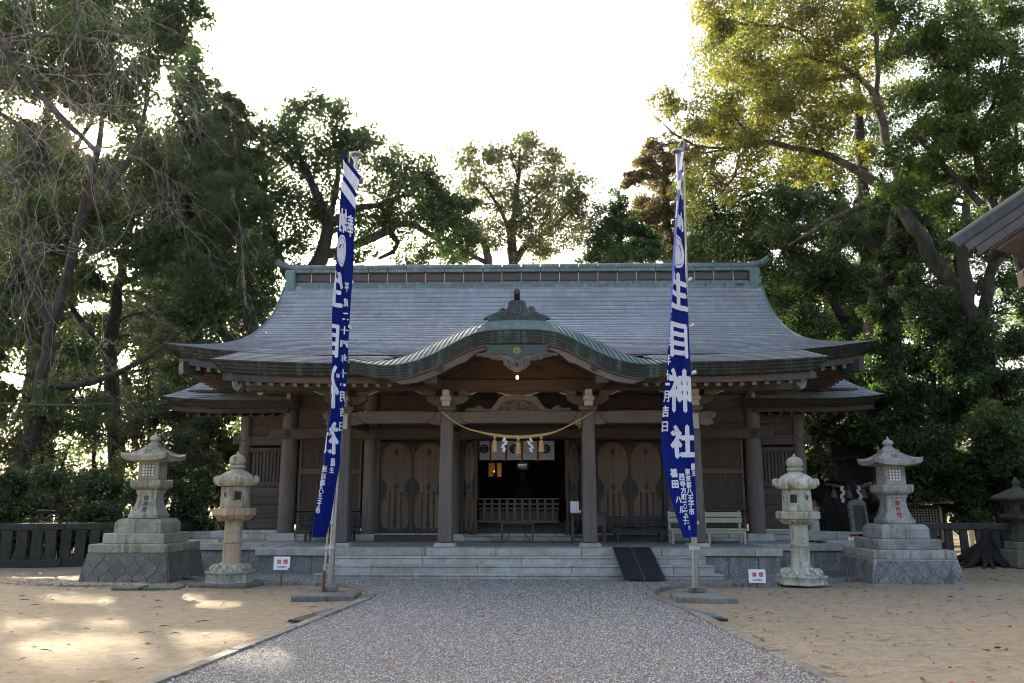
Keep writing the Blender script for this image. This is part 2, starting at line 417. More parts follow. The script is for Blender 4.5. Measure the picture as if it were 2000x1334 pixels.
def text_mesh(s, size=1., bold=0., name='lettering', depth=0.):
    """a text as a flat mesh in x, y, centred; width and height returned"""
    cu = bpy.data.curves.new(name, 'FONT'); cu.body = s; cu.size = size; cu.align_x = 'CENTER'; cu.align_y = 'CENTER'
    cu.resolution_u = 2; cu.extrude = depth
    o = bpy.data.objects.new(name, cu); COL.objects.link(o)
    dg = bpy.context.evaluated_depsgraph_get(); me = bpy.data.meshes.new_from_object(o.evaluated_get(dg))
    bpy.data.objects.remove(o); bpy.data.curves.remove(cu)
    if bold > 0 and len(me.vertices):                      # heavier weight: shifted copies, each a hair higher
        vs = [tuple(v.co) for v in me.vertices]; fs = [tuple(p.vertices) for p in me.polygons]; mb = MB()
        for i, (a, b) in enumerate(((0, 0), (1, 0), (-1, 0), (0, 1), (0, -1))): mb.add([(x + a * bold, y + b * bold, z + .004 * i) for x, y, z in vs], fs)
        bpy.data.meshes.remove(me); me = mb.mesh(name)
    n = len(me.vertices); co = np.zeros(n * 3, np.float32); me.vertices.foreach_get('co', co); co = co.reshape(-1, 3)
    if n:
        lo, hi = co.min(0), co.max(0); co[:, :2] -= ((lo + hi) / 2)[:2]; me.vertices.foreach_set('co', co.ravel()); me.update()
        w, h = (hi - lo)[:2]
    else: w = h = 0
    return me, w, h
def hermite(xs, ys):
    xs = np.asarray(xs, float); ys = np.asarray(ys, float); d = np.gradient(ys, xs)
    def f(x):
        x = np.clip(np.asarray(x, float), xs[0], xs[-1]); i = np.clip(np.searchsorted(xs, x) - 1, 0, len(xs) - 2)
        h = xs[i + 1] - xs[i]; t = (x - xs[i]) / h
        return ((2 * t**3 - 3 * t**2 + 1) * ys[i] + (t**3 - 2 * t**2 + t) * h * d[i] + (-2 * t**3 + 3 * t**2) * ys[i + 1] + (t**3 - t**2) * h * d[i + 1])
    return f
# ------------------------------------------------------------------ ground, path, kerbs
k = NT('dirt'); v = k.map()
n1 = k.noise(v, .55, 6, .62); n2 = k.noise(v, 6, 6, .65); n3 = k.noise(v, 60, 3, .7); n4 = k.noise(k.map((.5, 2.6, 1)), 1.3, 5, .6)
c = k.mix(k.ramp(n1, [(.36, 0.), (.66, 1.)]), (.345, .268, .152), (.33, .272, .178))
c = k.mix(k.ramp(n4, [(.50, 0.), (.74, .7)]), c, (.40, .325, .235))
c = k.mix(k.ramp(n2, [(.34, .7), (.54, 0.)]), c, (.215, .158, .10))
n5 = k.noise(k.map((1, 1, 1)), 19, 5, .7); c = k.mix(k.ramp(n5, [(.52, 0.), (.66, .45)]), c, (.45, .37, .27))
c = k.mix(k.ramp(n3, [(.28, .5), (.42, 0.)]), c, (.17, .13, .085))
k.col(c); k.rough(.95); k.bump(k.math('ADD', k.math('ADD', n2, n5), k.math('MULTIPLY', n3, .5)), .8, .05); M['dirt'] = k.m
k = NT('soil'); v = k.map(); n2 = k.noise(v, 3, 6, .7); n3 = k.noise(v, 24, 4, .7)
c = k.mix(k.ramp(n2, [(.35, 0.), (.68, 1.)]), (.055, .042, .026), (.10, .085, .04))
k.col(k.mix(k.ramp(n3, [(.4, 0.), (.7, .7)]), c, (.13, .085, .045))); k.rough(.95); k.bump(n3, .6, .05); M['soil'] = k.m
k = NT('gravel_bed'); v = k.map(); d = k.voro(v, 48); cc = k.voro(v, 48, 'Color')
c = k.ramp(cc, [(.1, (.13, .125, .12)), (.5, (.24, .228, .215)), (.9, (.36, .345, .32))])
c = k.mix(k.ramp(d, [(.25, 0.), (.6, .8)]), c, (.05, .05, .05))
k.col(c); k.rough(.9); k.bump(k.math('SUBTRACT', 1., d), .8, .015); M['gravel_bed'] = k.m
m_attr('pebble', [(0., (.33, .302, .262)), (.45, (.42, .392, .342)), (.9, (.50, .468, .412)), (1., (.62, .585, .52))], .85)
m_attr('fallen_leaf', [(0., (.06, .03, .018)), (.25, (.17, .062, .025)), (.5, (.30, .10, .035)), (.62, (.38, .06, .03)), (.8, (.42, .26, .06)), (.9, (.24, .28, .08)), (1., (.55, .50, .36))], .7)
m_attr('tan_stone', [(0., (.20, .15, .095)), (.5, (.36, .29, .20)), (1., (.56, .50, .41))], .9)
m_attr('twig_litter', [(0., (.04, .03, .022)), (1., (.12, .085, .06))], .9)

# one sheet to the horizon, gently uneven near the camera
nx = np.concatenate([[-600, -200, -80, -40], np.arange(-24, 24.1, .75), [40, 80, 200, 600]])
ny = np.concatenate([[-200, -40, -10], np.arange(0, 40.1, .75), [60, 100, 250, 900]])
X, Y = np.meshgrid(nx, ny)
def ground_z(x, y):
    w = np.clip((26 - np.abs(x)) / 6, 0, 1) * np.clip((40 - y) / 6, 0, 1)
    return w * (.022 * np.sin(x * .9 + 1.3) * np.cos(y * .7) + .014 * np.sin(x * 2.1 + y * 1.4)) - .012
Z = ground_z(X, Y)
nv, nu = X.shape; idx = np.arange(nv * nu).reshape(nv, nu)
F = np.stack([idx[:-1, :-1], idx[:-1, 1:], idx[1:, 1:], idx[1:, :-1]], -1).reshape(-1, 4)
g = quads('ground', np.stack([X, Y, Z], -1), F, 'dirt', smo=True, kind='structure')
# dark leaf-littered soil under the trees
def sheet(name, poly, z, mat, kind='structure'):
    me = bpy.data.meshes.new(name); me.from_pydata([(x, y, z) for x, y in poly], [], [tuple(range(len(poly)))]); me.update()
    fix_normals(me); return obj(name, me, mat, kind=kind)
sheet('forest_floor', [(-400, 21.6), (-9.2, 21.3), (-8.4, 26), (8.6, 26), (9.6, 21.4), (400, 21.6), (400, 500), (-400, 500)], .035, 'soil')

HALF_L = [(-3.3, 2.5), (-2.95, 6.0), (-2.80, 7.4), (-2.53, 10.0), (-2.30, 12.2), (-2.20, 13.2), (-2.28, 13.9), (-2.52, 14.55), (-3.05, 15.2), (-3.75, 15.55), (-4.55, 15.75), (-4.78, 15.8)]
HALF_R = [(3.15, 2.5), (2.90, 6.0), (2.74, 7.5), (2.52, 10.0), (2.33, 12.3), (2.14, 13.3), (2.14, 14.0), (2.36, 14.65), (2.85, 15.2), (3.5, 15.5), (4.3, 15.6), (4.72, 15.62)]
apron = [(4.72, 15.75), (9.0, 17.6), (9.0, 18.6), (5.4, 18.6), (5.4, 17.3), (-5.4, 17.3), (-5.4, 18.6), (-9.0, 18.6), (-9.0, 17.2), (-4.78, 15.9)]
PATH = HALF_L[::-1] + HALF_R + apron
sheet('gravel_path', PATH, .035, 'gravel_bed')
def inside(px, py, poly):
    c = np.zeros(len(px), bool); n = len(poly)
    for i in range(n):
        (x0, y0), (x1, y1) = poly[i], poly[(i + 1) % n]
        hit = ((y0 > py) != (y1 > py)) & (px < (x1 - x0) * (py - y0) / ((y1 - y0) or 1e-9) + x0); c ^= hit
    return c
def pebbles(name, px, py, z, size, mat='pebble'):
    n = len(px); s = size
    oct_ = np.array([(1, 0, 0), (0, 1, 0), (-1, 0, 0), (0, -1, 0), (0, 0, 1), (0, 0, -1)], float)
    Vv = oct_[None] * RNG.uniform(.55, 1.25, (n, 6, 1)) * s[:, None, None] * .5
    Vv[:, :, 2] *= .75
    a = RNG.uniform(0, 6.28, n); ca, sa = np.cos(a)[:, None], np.sin(a)[:, None]; tl = RNG.normal(0, .5, n)[:, None]
    x, y, zz = Vv[..., 0], Vv[..., 1], Vv[..., 2]; x, zz = x * np.cos(tl) - zz * np.sin(tl), x * np.sin(tl) + zz * np.cos(tl)
    Vv = np.stack([x * ca - y * sa + px[:, None], x * sa + y * ca + py[:, None], zz + z[:, None]], -1)
    T = np.array([(0, 1, 4), (1, 2, 4), (2, 3, 4), (3, 0, 4)])
    Fv = (np.arange(n)[:, None, None] * 6 + T[None]).reshape(-1, 3)
    lo = np.array([(1, 0, 5), (2, 1, 5), (3, 2, 5), (0, 3, 5)]); Fl = (np.arange(n)[:, None, None] * 6 + lo[None]).reshape(-1, 3)
    r = np.repeat(RNG.uniform(0, 1, n), 4)
    return quads(name, Vv, Fv, mat, rnd=r, kind='stuff')
N = 120000
yy = 5.2 + 12.4 * RNG.uniform(0, 1, N) ** 1.25; xx = RNG.uniform(-5.6, 5.6, N)
m = inside(xx, yy, PATH); xx, yy = xx[m], yy[m]
pebbles('gravel', xx, yy, np.full(len(xx), .042) + RNG.uniform(-.006, .008, len(xx)), RNG.uniform(.011, .024, len(xx)))
# loose white gravel heaped along the left lantern base
xx = RNG.normal(-8.2, .75, 2600); yy = 15.62 + RNG.normal(0, .16, 2600) - .1 * (xx + 8)
m = (yy < 15.82) & (xx < -6.2) | (xx < -8.42) & (yy < 16.8); xx, yy = xx[m], yy[m]
pebbles('loose_gravel', xx, yy, np.full(len(xx), .012), RNG.uniform(.02, .05, len(xx)), 'tan_stone')

# grit and small stones on the sand, thicker along the kerbs
n_ = 9000; xx = RNG.uniform(-10.5, 11, n_); yy = RNG.uniform(5.2, 19, n_); kx = np.where(RNG.uniform(0, 1, n_) < .35, 1, 0)
for q_, side_ in ((HALF_L, -1), (HALF_R, 1)):
    m = (kx == 1) & (np.sign(xx) == side_); d_ = hermite([b for a, b in q_[:7]], [a for a, b in q_[:7]])(yy); xx = np.where(m & (yy < 13.5), d_ + side_ * (.2 + np.abs(RNG.normal(0, .25, n_))), xx)
m = ~inside(xx, yy, PATH) & ~((np.abs(xx) < 8.5) & (yy > 15.8)); xx, yy = xx[m], yy[m]
pebbles('grit', xx, yy, ground_z(xx, yy) + .003, RNG.uniform(.006, .022, len(xx)), 'tan_stone')

def resample(pts, step):
    P = np.array(pts, float); d = np.concatenate([[0], np.cumsum(np.linalg.norm(np.diff(P, axis=0), axis=1))])
    fx, fy = hermite(d, P[:, 0]), hermite(d, P[:, 1]); n = max(2, int(round(d[-1] / step)))
    t = np.linspace(0, d[-1], n * 3 + 1); return np.stack([fx(t), fy(t)], 1), n
def kerb_line(pts, side, label):
    root = thing('kerb', label, 'kerb', (pts[len(pts) // 2][0], pts[len(pts) // 2][1], 0), kind='structure')
    Q, n = resample(pts, .62)
    T = np.gradient(Q, axis=0); T /= np.linalg.norm(T, axis=1, keepdims=True); Nn = np.stack([-T[:, 1], T[:, 0]], 1) * side
    for i in range(n):
        seg = slice(i * 3, i * 3 + 4); q = Q[seg].copy(); nn = Nn[seg]
        q[0] += (q[1] - q[0]) * .02; q[-1] += (q[-2] - q[-1]) * .02
        dz = RNG.uniform(-.006, .006)
        mb = MB(); vs = []
        for p, w in zip(q, nn):
            o = p + w * .135; vs += [(p[0], p[1], -.06), (p[0], p[1], .062 + dz), (o[0], o[1], .062 + dz), (o[0], o[1], -.06)]
        fs = []
        for a in range(3):
            b = a * 4; fs += [(b + j, b + (j + 1) % 4, b + 4 + (j + 1) % 4, b + 4 + j) for j in range(4)]
        fs += [(3, 2, 1, 0), (12, 13, 14, 15)]
        obj('kerb_stone', mb.add(vs, fs), 'concrete', root, bevel=.008)
kerb_line(HALF_L, 1, 'left concrete kerb of the gravel path curving round the flagpole')
kerb_line(HALF_R, -1, 'right concrete kerb of the gravel path curving round the flagpole')
kerb_line([(-4.80, 15.86), (-5.6, 16.2), (-6.4, 16.6), (-6.55, 16.7)], 1, 'short kerb behind the left round lantern')
kerb_line([(4.75, 15.72), (5.6, 16.15), (6.4, 16.6), (6.9, 16.8)], -1, 'short kerb behind the right round lantern')
# ------------------------------------------------------------------ stone platform and steps
FZ = .56                                                   # floor of the platform
plat = thing('stone_platform', 'grey granite platform with paved floor under the shrine hall', 'platform', (0, 17.3, 0))
mb = MB().box(-5.30, 5.30, 17.52, 20.2, -.05, FZ - .004).box(-6.9, 6.9, 19.15, 26, -.05, FZ - .006)
obj('core', mb, 'granite', plat)
slab = None
for i, x in enumerate(np.arange(-5.2, 5.2, .8)):          # paving slabs of the floor
    for j, y in enumerate((17.8, 18.55, 19.3)):
        me = box_mesh('paving_slab', .785, .735, .03, 'paving', .004) if slab is None else slab; slab = me
        piece('paving_slab', me, plat, (x + .4, y + .375 - 17.3, FZ - .024))
def run_stones(root, name, x0, x1, widths, y0, y1, z0, z1, mat, gap=.004, bevel=.012, base=(0, 0, 0), batter=0):
    x = x0; i = 0
    while x < x1 - .02:
        w = min(widths[i % len(widths)], x1 - x); i += 1
        if x1 - (x + w) < .25: w = x1 - x
        obj(name, MB().box(x + gap, x + w - gap, y0 + RNG.uniform(-.003, .003), y1, z0, z1, 0, batter), mat, root, bevel=bevel); x += w
run_stones(plat, 'coping_stone', -5.42, 5.38, [1.62, 1.9, 1.45, 1.75], 17.25, 17.72, FZ - .15, FZ, 'granite')
for sx in (-1, 1):
    a, b = sorted((sx * 3.78, sx * 5.34))
    run_stones(plat, 'facing_stone', a, b, [.52, .56, .48] if sx < 0 else [.5, .62, .45], 17.33, 17.6, -.05, FZ - .15, 'granite_rough')
    # side return and the lower wing of the platform
    a, b = sorted((sx * 5.02, sx * 5.40))
    for k_, y in enumerate((17.74, 18.5)):
        obj('coping_stone', MB().box(a, b, y, y + .73, FZ - .15, FZ - .001), 'granite', plat, bevel=.012)
        obj('facing_stone', MB().box(a + .06, b - .06, y, y + .73, -.05, FZ - .15), 'granite_rough', plat, bevel=.01)
    a, b = sorted((sx * 5.41, sx * 7.35))
    run_stones(plat, 'coping_stone', a, b, [.85, 1.1], 19.05, 19.5, FZ - .15, FZ - .002, 'granite')
    run_stones(plat, 'facing_stone', a + .03, b - .03, [.55, .62, .6], 19.14, 19.4, -.05, FZ - .15, 'granite_rough')
    a, b = sorted((sx * 7.36, sx * 8.3))
    run_stones(plat, 'coping_stone', a, b, [.95], 20.4, 21.2, FZ - .14, FZ + .01, 'granite')
    run_stones(plat, 'facing_stone', a + .03, b - .03, [.5], 20.48, 21.2, -.05, FZ - .14, 'granite_rough')
    # stepped cheek of granite blocks at the hall's corner
    for (xa, xb, z0, z1) in ((7.0, 7.9, .57, .75), (7.0, 7.5, .75, 1.03), (7.91, 8.6, .57, .74), (7.0, 7.28, 1.03, 1.35)):
        a, b = sorted((sx * xa, sx * xb))
        obj('cheek_block', MB().box(a, b, 21.2, 21.75, z0, z1), 'granite', plat, bevel=.015)
steps = thing('stone_steps', 'three pale granite steps climbing from the gravel to the platform', 'steps', (0, 16.6, 0))
zs = [.12, .265, .412]
for i, (hw, y) in enumerate(((3.98, 16.42), (3.87, 16.70), (3.77, 16.98))):
    x = -hw; ws = [[1.95, 2.05, 2.2, 1.8], [.98, 2.1, 1.85, 2.0, 1.1], [1.85, 2.0, 2.05, 1.9]][i]; q = 0
    while x < hw - .05:
        w = min(ws[q % len(ws)], hw - x); q += 1
        if hw - (x + w) < .3: w = hw - x
        obj('step_stone', MB().box(x + .003, x + w - .003, y + RNG.uniform(-.004, .004), y + .32, -.04, zs[i] - .035).box(x + .003, x + w - .003, y - .022, y + .32, zs[i] - .033, zs[i]), 'granite', steps, bevel=.01); x += w

# ------------------------------------------------------------------ shrine hall
hall = thing('shrine_hall', 'wooden Shinto shrine hall with sweeping copper roof and curved porch gable', 'shrine', (0, 20.5, FZ))
HB = (0, 20.5, FZ)
WY = 20.5                                                  # plane of the front wall
# --- porch posts with base stones
def taper_post(x, y, z0, z1, w0, w1):
    return MB().box(x - w0 / 2, x + w0 / 2, y - w0 / 2, y + w0 / 2, z0, z1, (w0 - w1) / 2, (w0 - w1) / 2)
for x in (-3.82, -1.57, 1.53, 3.82):
    p = obj('porch_post', taper_post(x, 18.05, FZ + .075, 3.45, .31, .265), 'pillar_wood', hall, bevel=.025)
    obj('base_stone', MB().box(x - .235, x + .235, 17.82, 18.28, FZ, FZ + .075, .03, .03), 'granite', p, bevel=.006)
# --- round pillars of the front wall
def rpillar(x, y, r, z0, z1):
    p = obj('round_pillar', MB().tube([(x, y, z0), (x, y, (z0 + z1) / 2), (x, y, z1)], [r, r * .985, r * .94], 20), 'pillar_wood', hall, smo=50)
    obj('base_stone', MB().box(x - r - .14, x + r + .14, y - r - .14, y + r + .14, FZ, z0, .05, .05), 'granite', p, bevel=.01)
    return p
for sx in (-1, 1):
    rpillar(sx * 1.62, WY, .17, .72, 4.2); rpillar(sx * 3.72, WY, .17, .72, 4.2)
    rpillar(sx * 5.76, WY, .205, .74, 4.3); rpillar(sx * 7.03, 20.95, .155, .78, 4.1)
# --- stone sill under the wall
for (a, b, z1) in ((-5.55, -3.9, .72), (-3.5, -1.8, .735), (-1.35, 1.35, .735), (1.8, 3.5, .735), (3.9, 5.55, .72)):
    run_stones(hall, 'sill_stone', a, b, [.7, .9], WY - .28, WY + .2, FZ, z1 - .075, 'granite')
    run_stones(hall, 'sill_stone', a, b, [1.1], WY - .22, WY + .2, z1 - .073, z1, 'granite')
for sx in (-1, 1):
    a, b = sorted((sx * 5.95, sx * 7.2))
    run_stones(hall, 'sill_stone', a, b, [.9, .5], 20.62, 21.2, FZ, .70, 'granite')
    run_stones(hall, 'sill_stone', a, b, [1.3], 20.72, 21.2, .702, .80, 'granite')
# --- door bays
LZ0, LZ1 = .745, 2.95
def door_leaf(name, w, h, parent, loc, rotz, label=None):
    """one plank door with pale rounded field, black iron corner plates and lozenges; local origin at the lower hinge side, x to the right, y back"""
    fr = obj(name, MB().box(0, w, 0, .06, 0, h), 'door_dark', parent, local=True, label=label); fr.location = loc; fr.rotation_euler = (0, 0, rotz)
    fr.modifiers.new('bevel', 'BEVEL').width = .006
    for yf, sgn in ((0, -1), (.06, 1)):
        y0, y1 = sorted((yf + sgn * .014, yf + sgn * .001))
        # pale field: rounded top, flaring to three tongues
        N_ = 14; pts = [(w * (.5 + .47 * math.cos(math.pi * i / N_)), h * (.80 + .185 * math.sin(math.pi * i / N_))) for i in range(N_ + 1)]
        pts = [(w * .965, h * .60)] + pts + [(w * .035, h * .60)]
        low = [(w * .09, h * .555), (w * .20, h * .515), (w * .23, h * .47), (w * .24, h * .425), (w * .76, h * .425), (w * .77, h * .47), (w * .80, h * .515), (w * .91, h * .555)]
        if sgn > 0 and name != 'open_door': continue
        obj('pale_panel', MB().prism(pts + low, y0, y1), 'door_wood', fr, local=True)
        for q_ in ([(.13, .06), (.285, .045), (.29, .424), (.245, .424), (.20, .39), (.10, .34), (.07, .14)], [(.345, .045), (.455, .04), (.46, .424), (.35, .424)]):
            for mir_ in (0, 1): obj('pale_tongue', MB().prism([(w * (1 - a if mir_ else a), h * b) for a, b in q_], y0, y1), 'door_wood', fr, local=True)
        yb0, yb1 = sorted((yf + sgn * .030, yf + sgn * .012))
        def plate(pts): obj('iron_plate', MB().prism([(w * a, h * b) for a, b in pts], yb0, yb1), 'dark_metal', fr, local=True)
        for s_ in (0, 1):
            X_ = (lambda a: a) if s_ == 0 else (lambda a: 1 - a)
            plate([(X_(0), 1), (X_(.42), .998), (X_(.26), .975), (X_(.12), .935), (X_(.03), .86), (X_(0), .84)])
            plate([(X_(0), 0), (X_(.42), .002), (X_(.3), .02), (X_(.14), .06), (X_(.05), .12), (X_(0), .155)])
            plate([(X_(0), .66), (X_(.03), .62), (X_(.08), .585), (X_(.2), .53), (X_(.215), .51), (X_(.15), .45), (X_(.06), .405), (X_(.02), .36), (X_(0), .36)])
        for zc in (.885, .50, .11):
            plate([(.5, zc + .045), (.575, zc), (.5, zc - .04), (.425, zc)])
        obj('seam_strip', MB().box(w * .49, w * .51, *sorted((yf + sgn * .018, yf + sgn * .002)), h * .05, h * .86), 'door_dark', fr, local=True)
        for (a, b) in ((.318, .435), (.682, .435), (.682 if rotz == 0 and loc[0] < -2.6 else .318, .32)):
            obj('iron_stud', MB().lathe([(.026, 0), (.024, .012), (.012, .022), (.001, .024)], 10, (0, 0)), 'dark_metal', fr, local=True).matrix_local = Matrix.Translation((w * a, yf + sgn * .012, h * b)) @ Matrix.Rotation(sgn * -math.pi / 2, 4, 'X') @ (Matrix.Rotation(math.pi, 4, 'X') if False else Matrix.Identity(4))
    return fr
for cx in (-2.66, 2.70):
    for s in (-1, 1):
        door_leaf('closed_door', .79, LZ1 - LZ0, hall, (cx - .80 if s < 0 else cx + .01, WY - .02 - HB[1], LZ0 - FZ), 0)
    obj('meeting_stile', MB().box(cx - .025, cx + .025, WY - .06, WY - .015, LZ0, LZ1 - .1), 'door_dark', hall, bevel=.006)
    for s in (-1, 1):
        a, b = sorted((cx + s * .81, cx + s * .93)); obj('door_jamb', MB().box(a, b, WY - .06, WY + .12, .73, 3.0), 'wood_v', hall, bevel=.008)
    obj('threshold_plank', MB().box(cx - .8, cx + .8, WY - .62, WY - .30, FZ + .002, FZ + .15), 'wood_h', hall, bevel=.01)
door_leaf('open_door', .8, LZ1 - LZ0, hall, (-1.36, WY - .04 - HB[1], LZ0 - FZ - .015), R(-68), 'left leaf of the open centre doorway swung outward')
door_leaf('open_door', .8, LZ1 - LZ0, hall, (1.40, WY - .04 - HB[1], LZ0 - FZ - .015), R(-112), 'right leaf of the open centre doorway swung outward')
for s in (-1, 1):
    a, b = sorted((s * 1.30, s * 1.45)); obj('door_jamb', MB().box(a, b, WY - .05, WY + .14, .73, 3.0), 'wood_v', hall, bevel=.008)
for z0, z1 in ((.735, .86), (.862, .985)):
    obj('sill_plank', MB().box(-1.3, 1.3, WY - .06, WY + .06, z0, z1), 'wood_h', hall, bevel=.01)
# --- lattice shutters of the outer bays
def lattice(x0, x1, z0, z1, y, cell=.066):
    mb = MB()
    for x in np.arange(x0 + cell, x1 - .02, cell): mb.box(x - .011, x + .011, y, y + .03, z0, z1)
    for z in np.arange(z0 + cell, z1 - .02, cell): mb.box(x0, x1, y + .003, y + .026, z - .011, z + .011)
    return mb
for sx in (-1, 1):
    x0, x1 = sorted((sx * 3.93, sx * 5.50))
    for (z0, z1) in ((2.30, 2.98), (1.30, 2.16), (.86, 1.20)):
        f = obj('shutter_frame', MB().box(x0, x1, WY - .03, WY + .05, z1, z1 + .075).box(x0, x1, WY - .03, WY + .05, z0 - .075, z0).box(x0, x0 + .07, WY - .028, WY + .05, z0, z1).box(x1 - .07, x1, WY - .028, WY + .05, z0, z1), 'lattice_wood', hall, bevel=.006)
        obj('lattice', lattice(x0 + .07, x1 - .07, z0, z1, WY - .012), 'lattice_wood', f, kind='stuff')
        obj('backing_board', MB().box(x0 + .07, x1 - .07, WY + .05, WY + .07, z0, z1), 'wood_v', f)
    obj('lower_rail', MB().box(x0 - .05, x1 + .05, WY - .05, WY + .1, .722, .80), 'wood_h', hall, bevel=.01)
    # --- slatted wing bay
    x0, x1 = sorted((sx * 5.93, sx * 6.92)); y = 20.93
    n = 9
    for i in range(n):
        xs_ = x0 + .14 + (x1 - x0 - .28) * i / (n - 1)
        obj('slat', MB().box(xs_ - .036, xs_ + .036, y - .03, y + .02, 1.98, 2.72), 'wood_v', hall, bevel=.005)
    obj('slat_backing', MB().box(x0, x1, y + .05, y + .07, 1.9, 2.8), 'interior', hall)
    for (z0, z1, yo, nm) in ((2.72, 2.84, -.05, 'rail'), (1.86, 1.98, -.05, 'rail'), (2.90, 3.14, -.09, 'tie_beam'), (3.15, 3.42, 0, 'wall_plank'), (3.43, 3.72, .0, 'wall_plank'), (3.73, 4.05, .0, 'wall_plank')):
        obj(nm, MB().box(x0 - .0, x1 + (.0), y + yo, y + .04, z0, z1), 'wood_h', hall, bevel=.006)
    zz = [.82, 1.09, 1.19, 1.42, 1.63, 1.855]
    for z0, z1 in zip(zz[:-1], zz[1:]):
        obj('wall_plank', MB().box(x0, x1, y + RNG.uniform(-.012, .004), y + .04, z0 + .003, z1 - .003), 'wood_h', hall, bevel=.005)
    a, b = sorted((sx * 6.85, sx * 7.32)); obj('beam_nose', MB().box(a, b, y - .11, y + .1, 2.92, 3.12), 'wood_h', hall, bevel=.01)
    obj('nose_stud', MB().lathe([(.05, 0), (.045, .012), (.001, .02)], 6, (0, 0)), 'dark_metal', hall, local=True).matrix_local = Matrix.Translation((sx * 7.03, y - .112 - HB[1], 3.02 - FZ)) @ Matrix.Rotation(math.pi / 2, 4, 'X')
# --- head beam across the front wall, planks above it
for (a, b) in ((-6.22, -3.55), (-3.55, -1.45), (-1.45, 1.45), (1.45, 3.55), (3.55, 6.22)):
    obj('tie_beam', MB().box(a + .002, b - .002, WY - .235, WY - .17, 3.02, 3.27), 'wood_h', hall, bevel=.01)
for sx in (-1, 1):
    f_ = obj('beam_stud', MB().lathe([(.085, 0), (.08, .014), (.03, .022), (.001, .035)], 6, (0, 0)), 'dark_metal', hall, local=True)
    f_.matrix_local = Matrix.Translation((sx * 5.76, WY - .236 - HB[1], 3.15 - FZ)) @ Matrix.Rotation(math.pi / 2, 4, 'X')
obj('lintel', MB().box(-5.55, 5.55, WY - .07, WY + .12, 2.985 + .02, 3.08), 'wood_h', hall, bevel=.008)
for (a, b) in ((-5.57, -3.9), (-3.54, -1.8), (-1.44, 1.44), (1.8, 3.54), (3.9, 5.57)):
    for z0, z1 in ((3.08, 3.42), (3.425, 3.78), (3.785, 4.12)):
        obj('wall_plank', MB().box(a, b, WY - .03 + RNG.uniform(-.006, .006), WY + .04, z0, z1), 'wood_h', hall, bevel=.005)
obj('wall_plate', MB().box(-6.4, 6.4, WY - .17, WY + .12, 4.125, 4.34), 'wood_h', hall, bevel=.012)
# --- side, back and inside walls (the dark room)
mb = MB()
for sx in (-1, 1):
    a, b = sorted((sx * 7.02, sx * 7.12)); mb.box(a, b, 21.05, 27.5, .78, 4.3)
mb.box(-7.02, 7.02, 27.4, 27.5, .6, 4.4)
obj('outer_wall', mb, 'wood_h', hall)
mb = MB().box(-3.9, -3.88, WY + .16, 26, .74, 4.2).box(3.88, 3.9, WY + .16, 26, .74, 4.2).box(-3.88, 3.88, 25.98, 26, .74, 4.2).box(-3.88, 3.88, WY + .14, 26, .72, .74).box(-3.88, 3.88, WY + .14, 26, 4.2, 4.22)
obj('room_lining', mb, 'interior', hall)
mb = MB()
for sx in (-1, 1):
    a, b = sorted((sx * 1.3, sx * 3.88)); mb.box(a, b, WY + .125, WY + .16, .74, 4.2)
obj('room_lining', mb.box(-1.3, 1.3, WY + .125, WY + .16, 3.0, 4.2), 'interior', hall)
# --- rainbow beams between the porch posts
def rainbow(a, b, z0, z1, y):
    N_ = 16; top = []; bot = []
    for i in range(N_ + 1):
        t = i / N_; x = a + (b - a) * t; c_ = math.sin(math.pi * t) ** .6
        top.append((x, z1 + .03 * math.sin(math.pi * t))); bot.append((x, z0 + (.035 if .07 < t < .93 else 0)))
    return MB().prism(top + bot[::-1], y - .12, y + .12)
for (a, b) in ((-1.435, 1.395), (-3.69, -1.705), (1.665, 3.69)):
    rb = obj('rainbow_beam', rainbow(a, b, 3.15, 3.43, 18.05), 'beam_pale', hall, bevel=.012)
    for s, x in ((1, a), (-1, b)):
        pts = [(x + s * (.12 + .36 * (1 - math.cos(t))), 17.927, 3.41 - .24 * math.sin(t)) for t in np.linspace(0, 1.45, 9)]
        obj('carved_line', MB().tube(pts, .009, 5), 'dark_wood', rb)
for x in (-3.82, -1.57, 1.53, 3.82):                       # ties back to the wall
    obj('tie_back', MB().beam((x, 18.2, 3.28), (x, 20.3, 3.30), .16, .24), 'wood_y', hall, bevel=.02)
for sx in (-1, 1):                                         # carved noses past the outer posts
    n_ = obj('carved_nose', MB().prism([(sx * 3.95, 3.42), (sx * 4.2, 3.46), (sx * 4.33, 3.40), (sx * 4.30, 3.30), (sx * 4.22, 3.27), (sx * 4.27, 3.18), (sx * 4.12, 3.12), (sx * 3.95, 3.15)], 17.97, 18.13), 'carved_wood', hall, bevel=.015)
    obj('scroll', MB().spiral(sx * 4.19, 3.36, .075, 17.965, 1.4, .014, 0, sx), 'carved_wood', n_, kind='stuff')
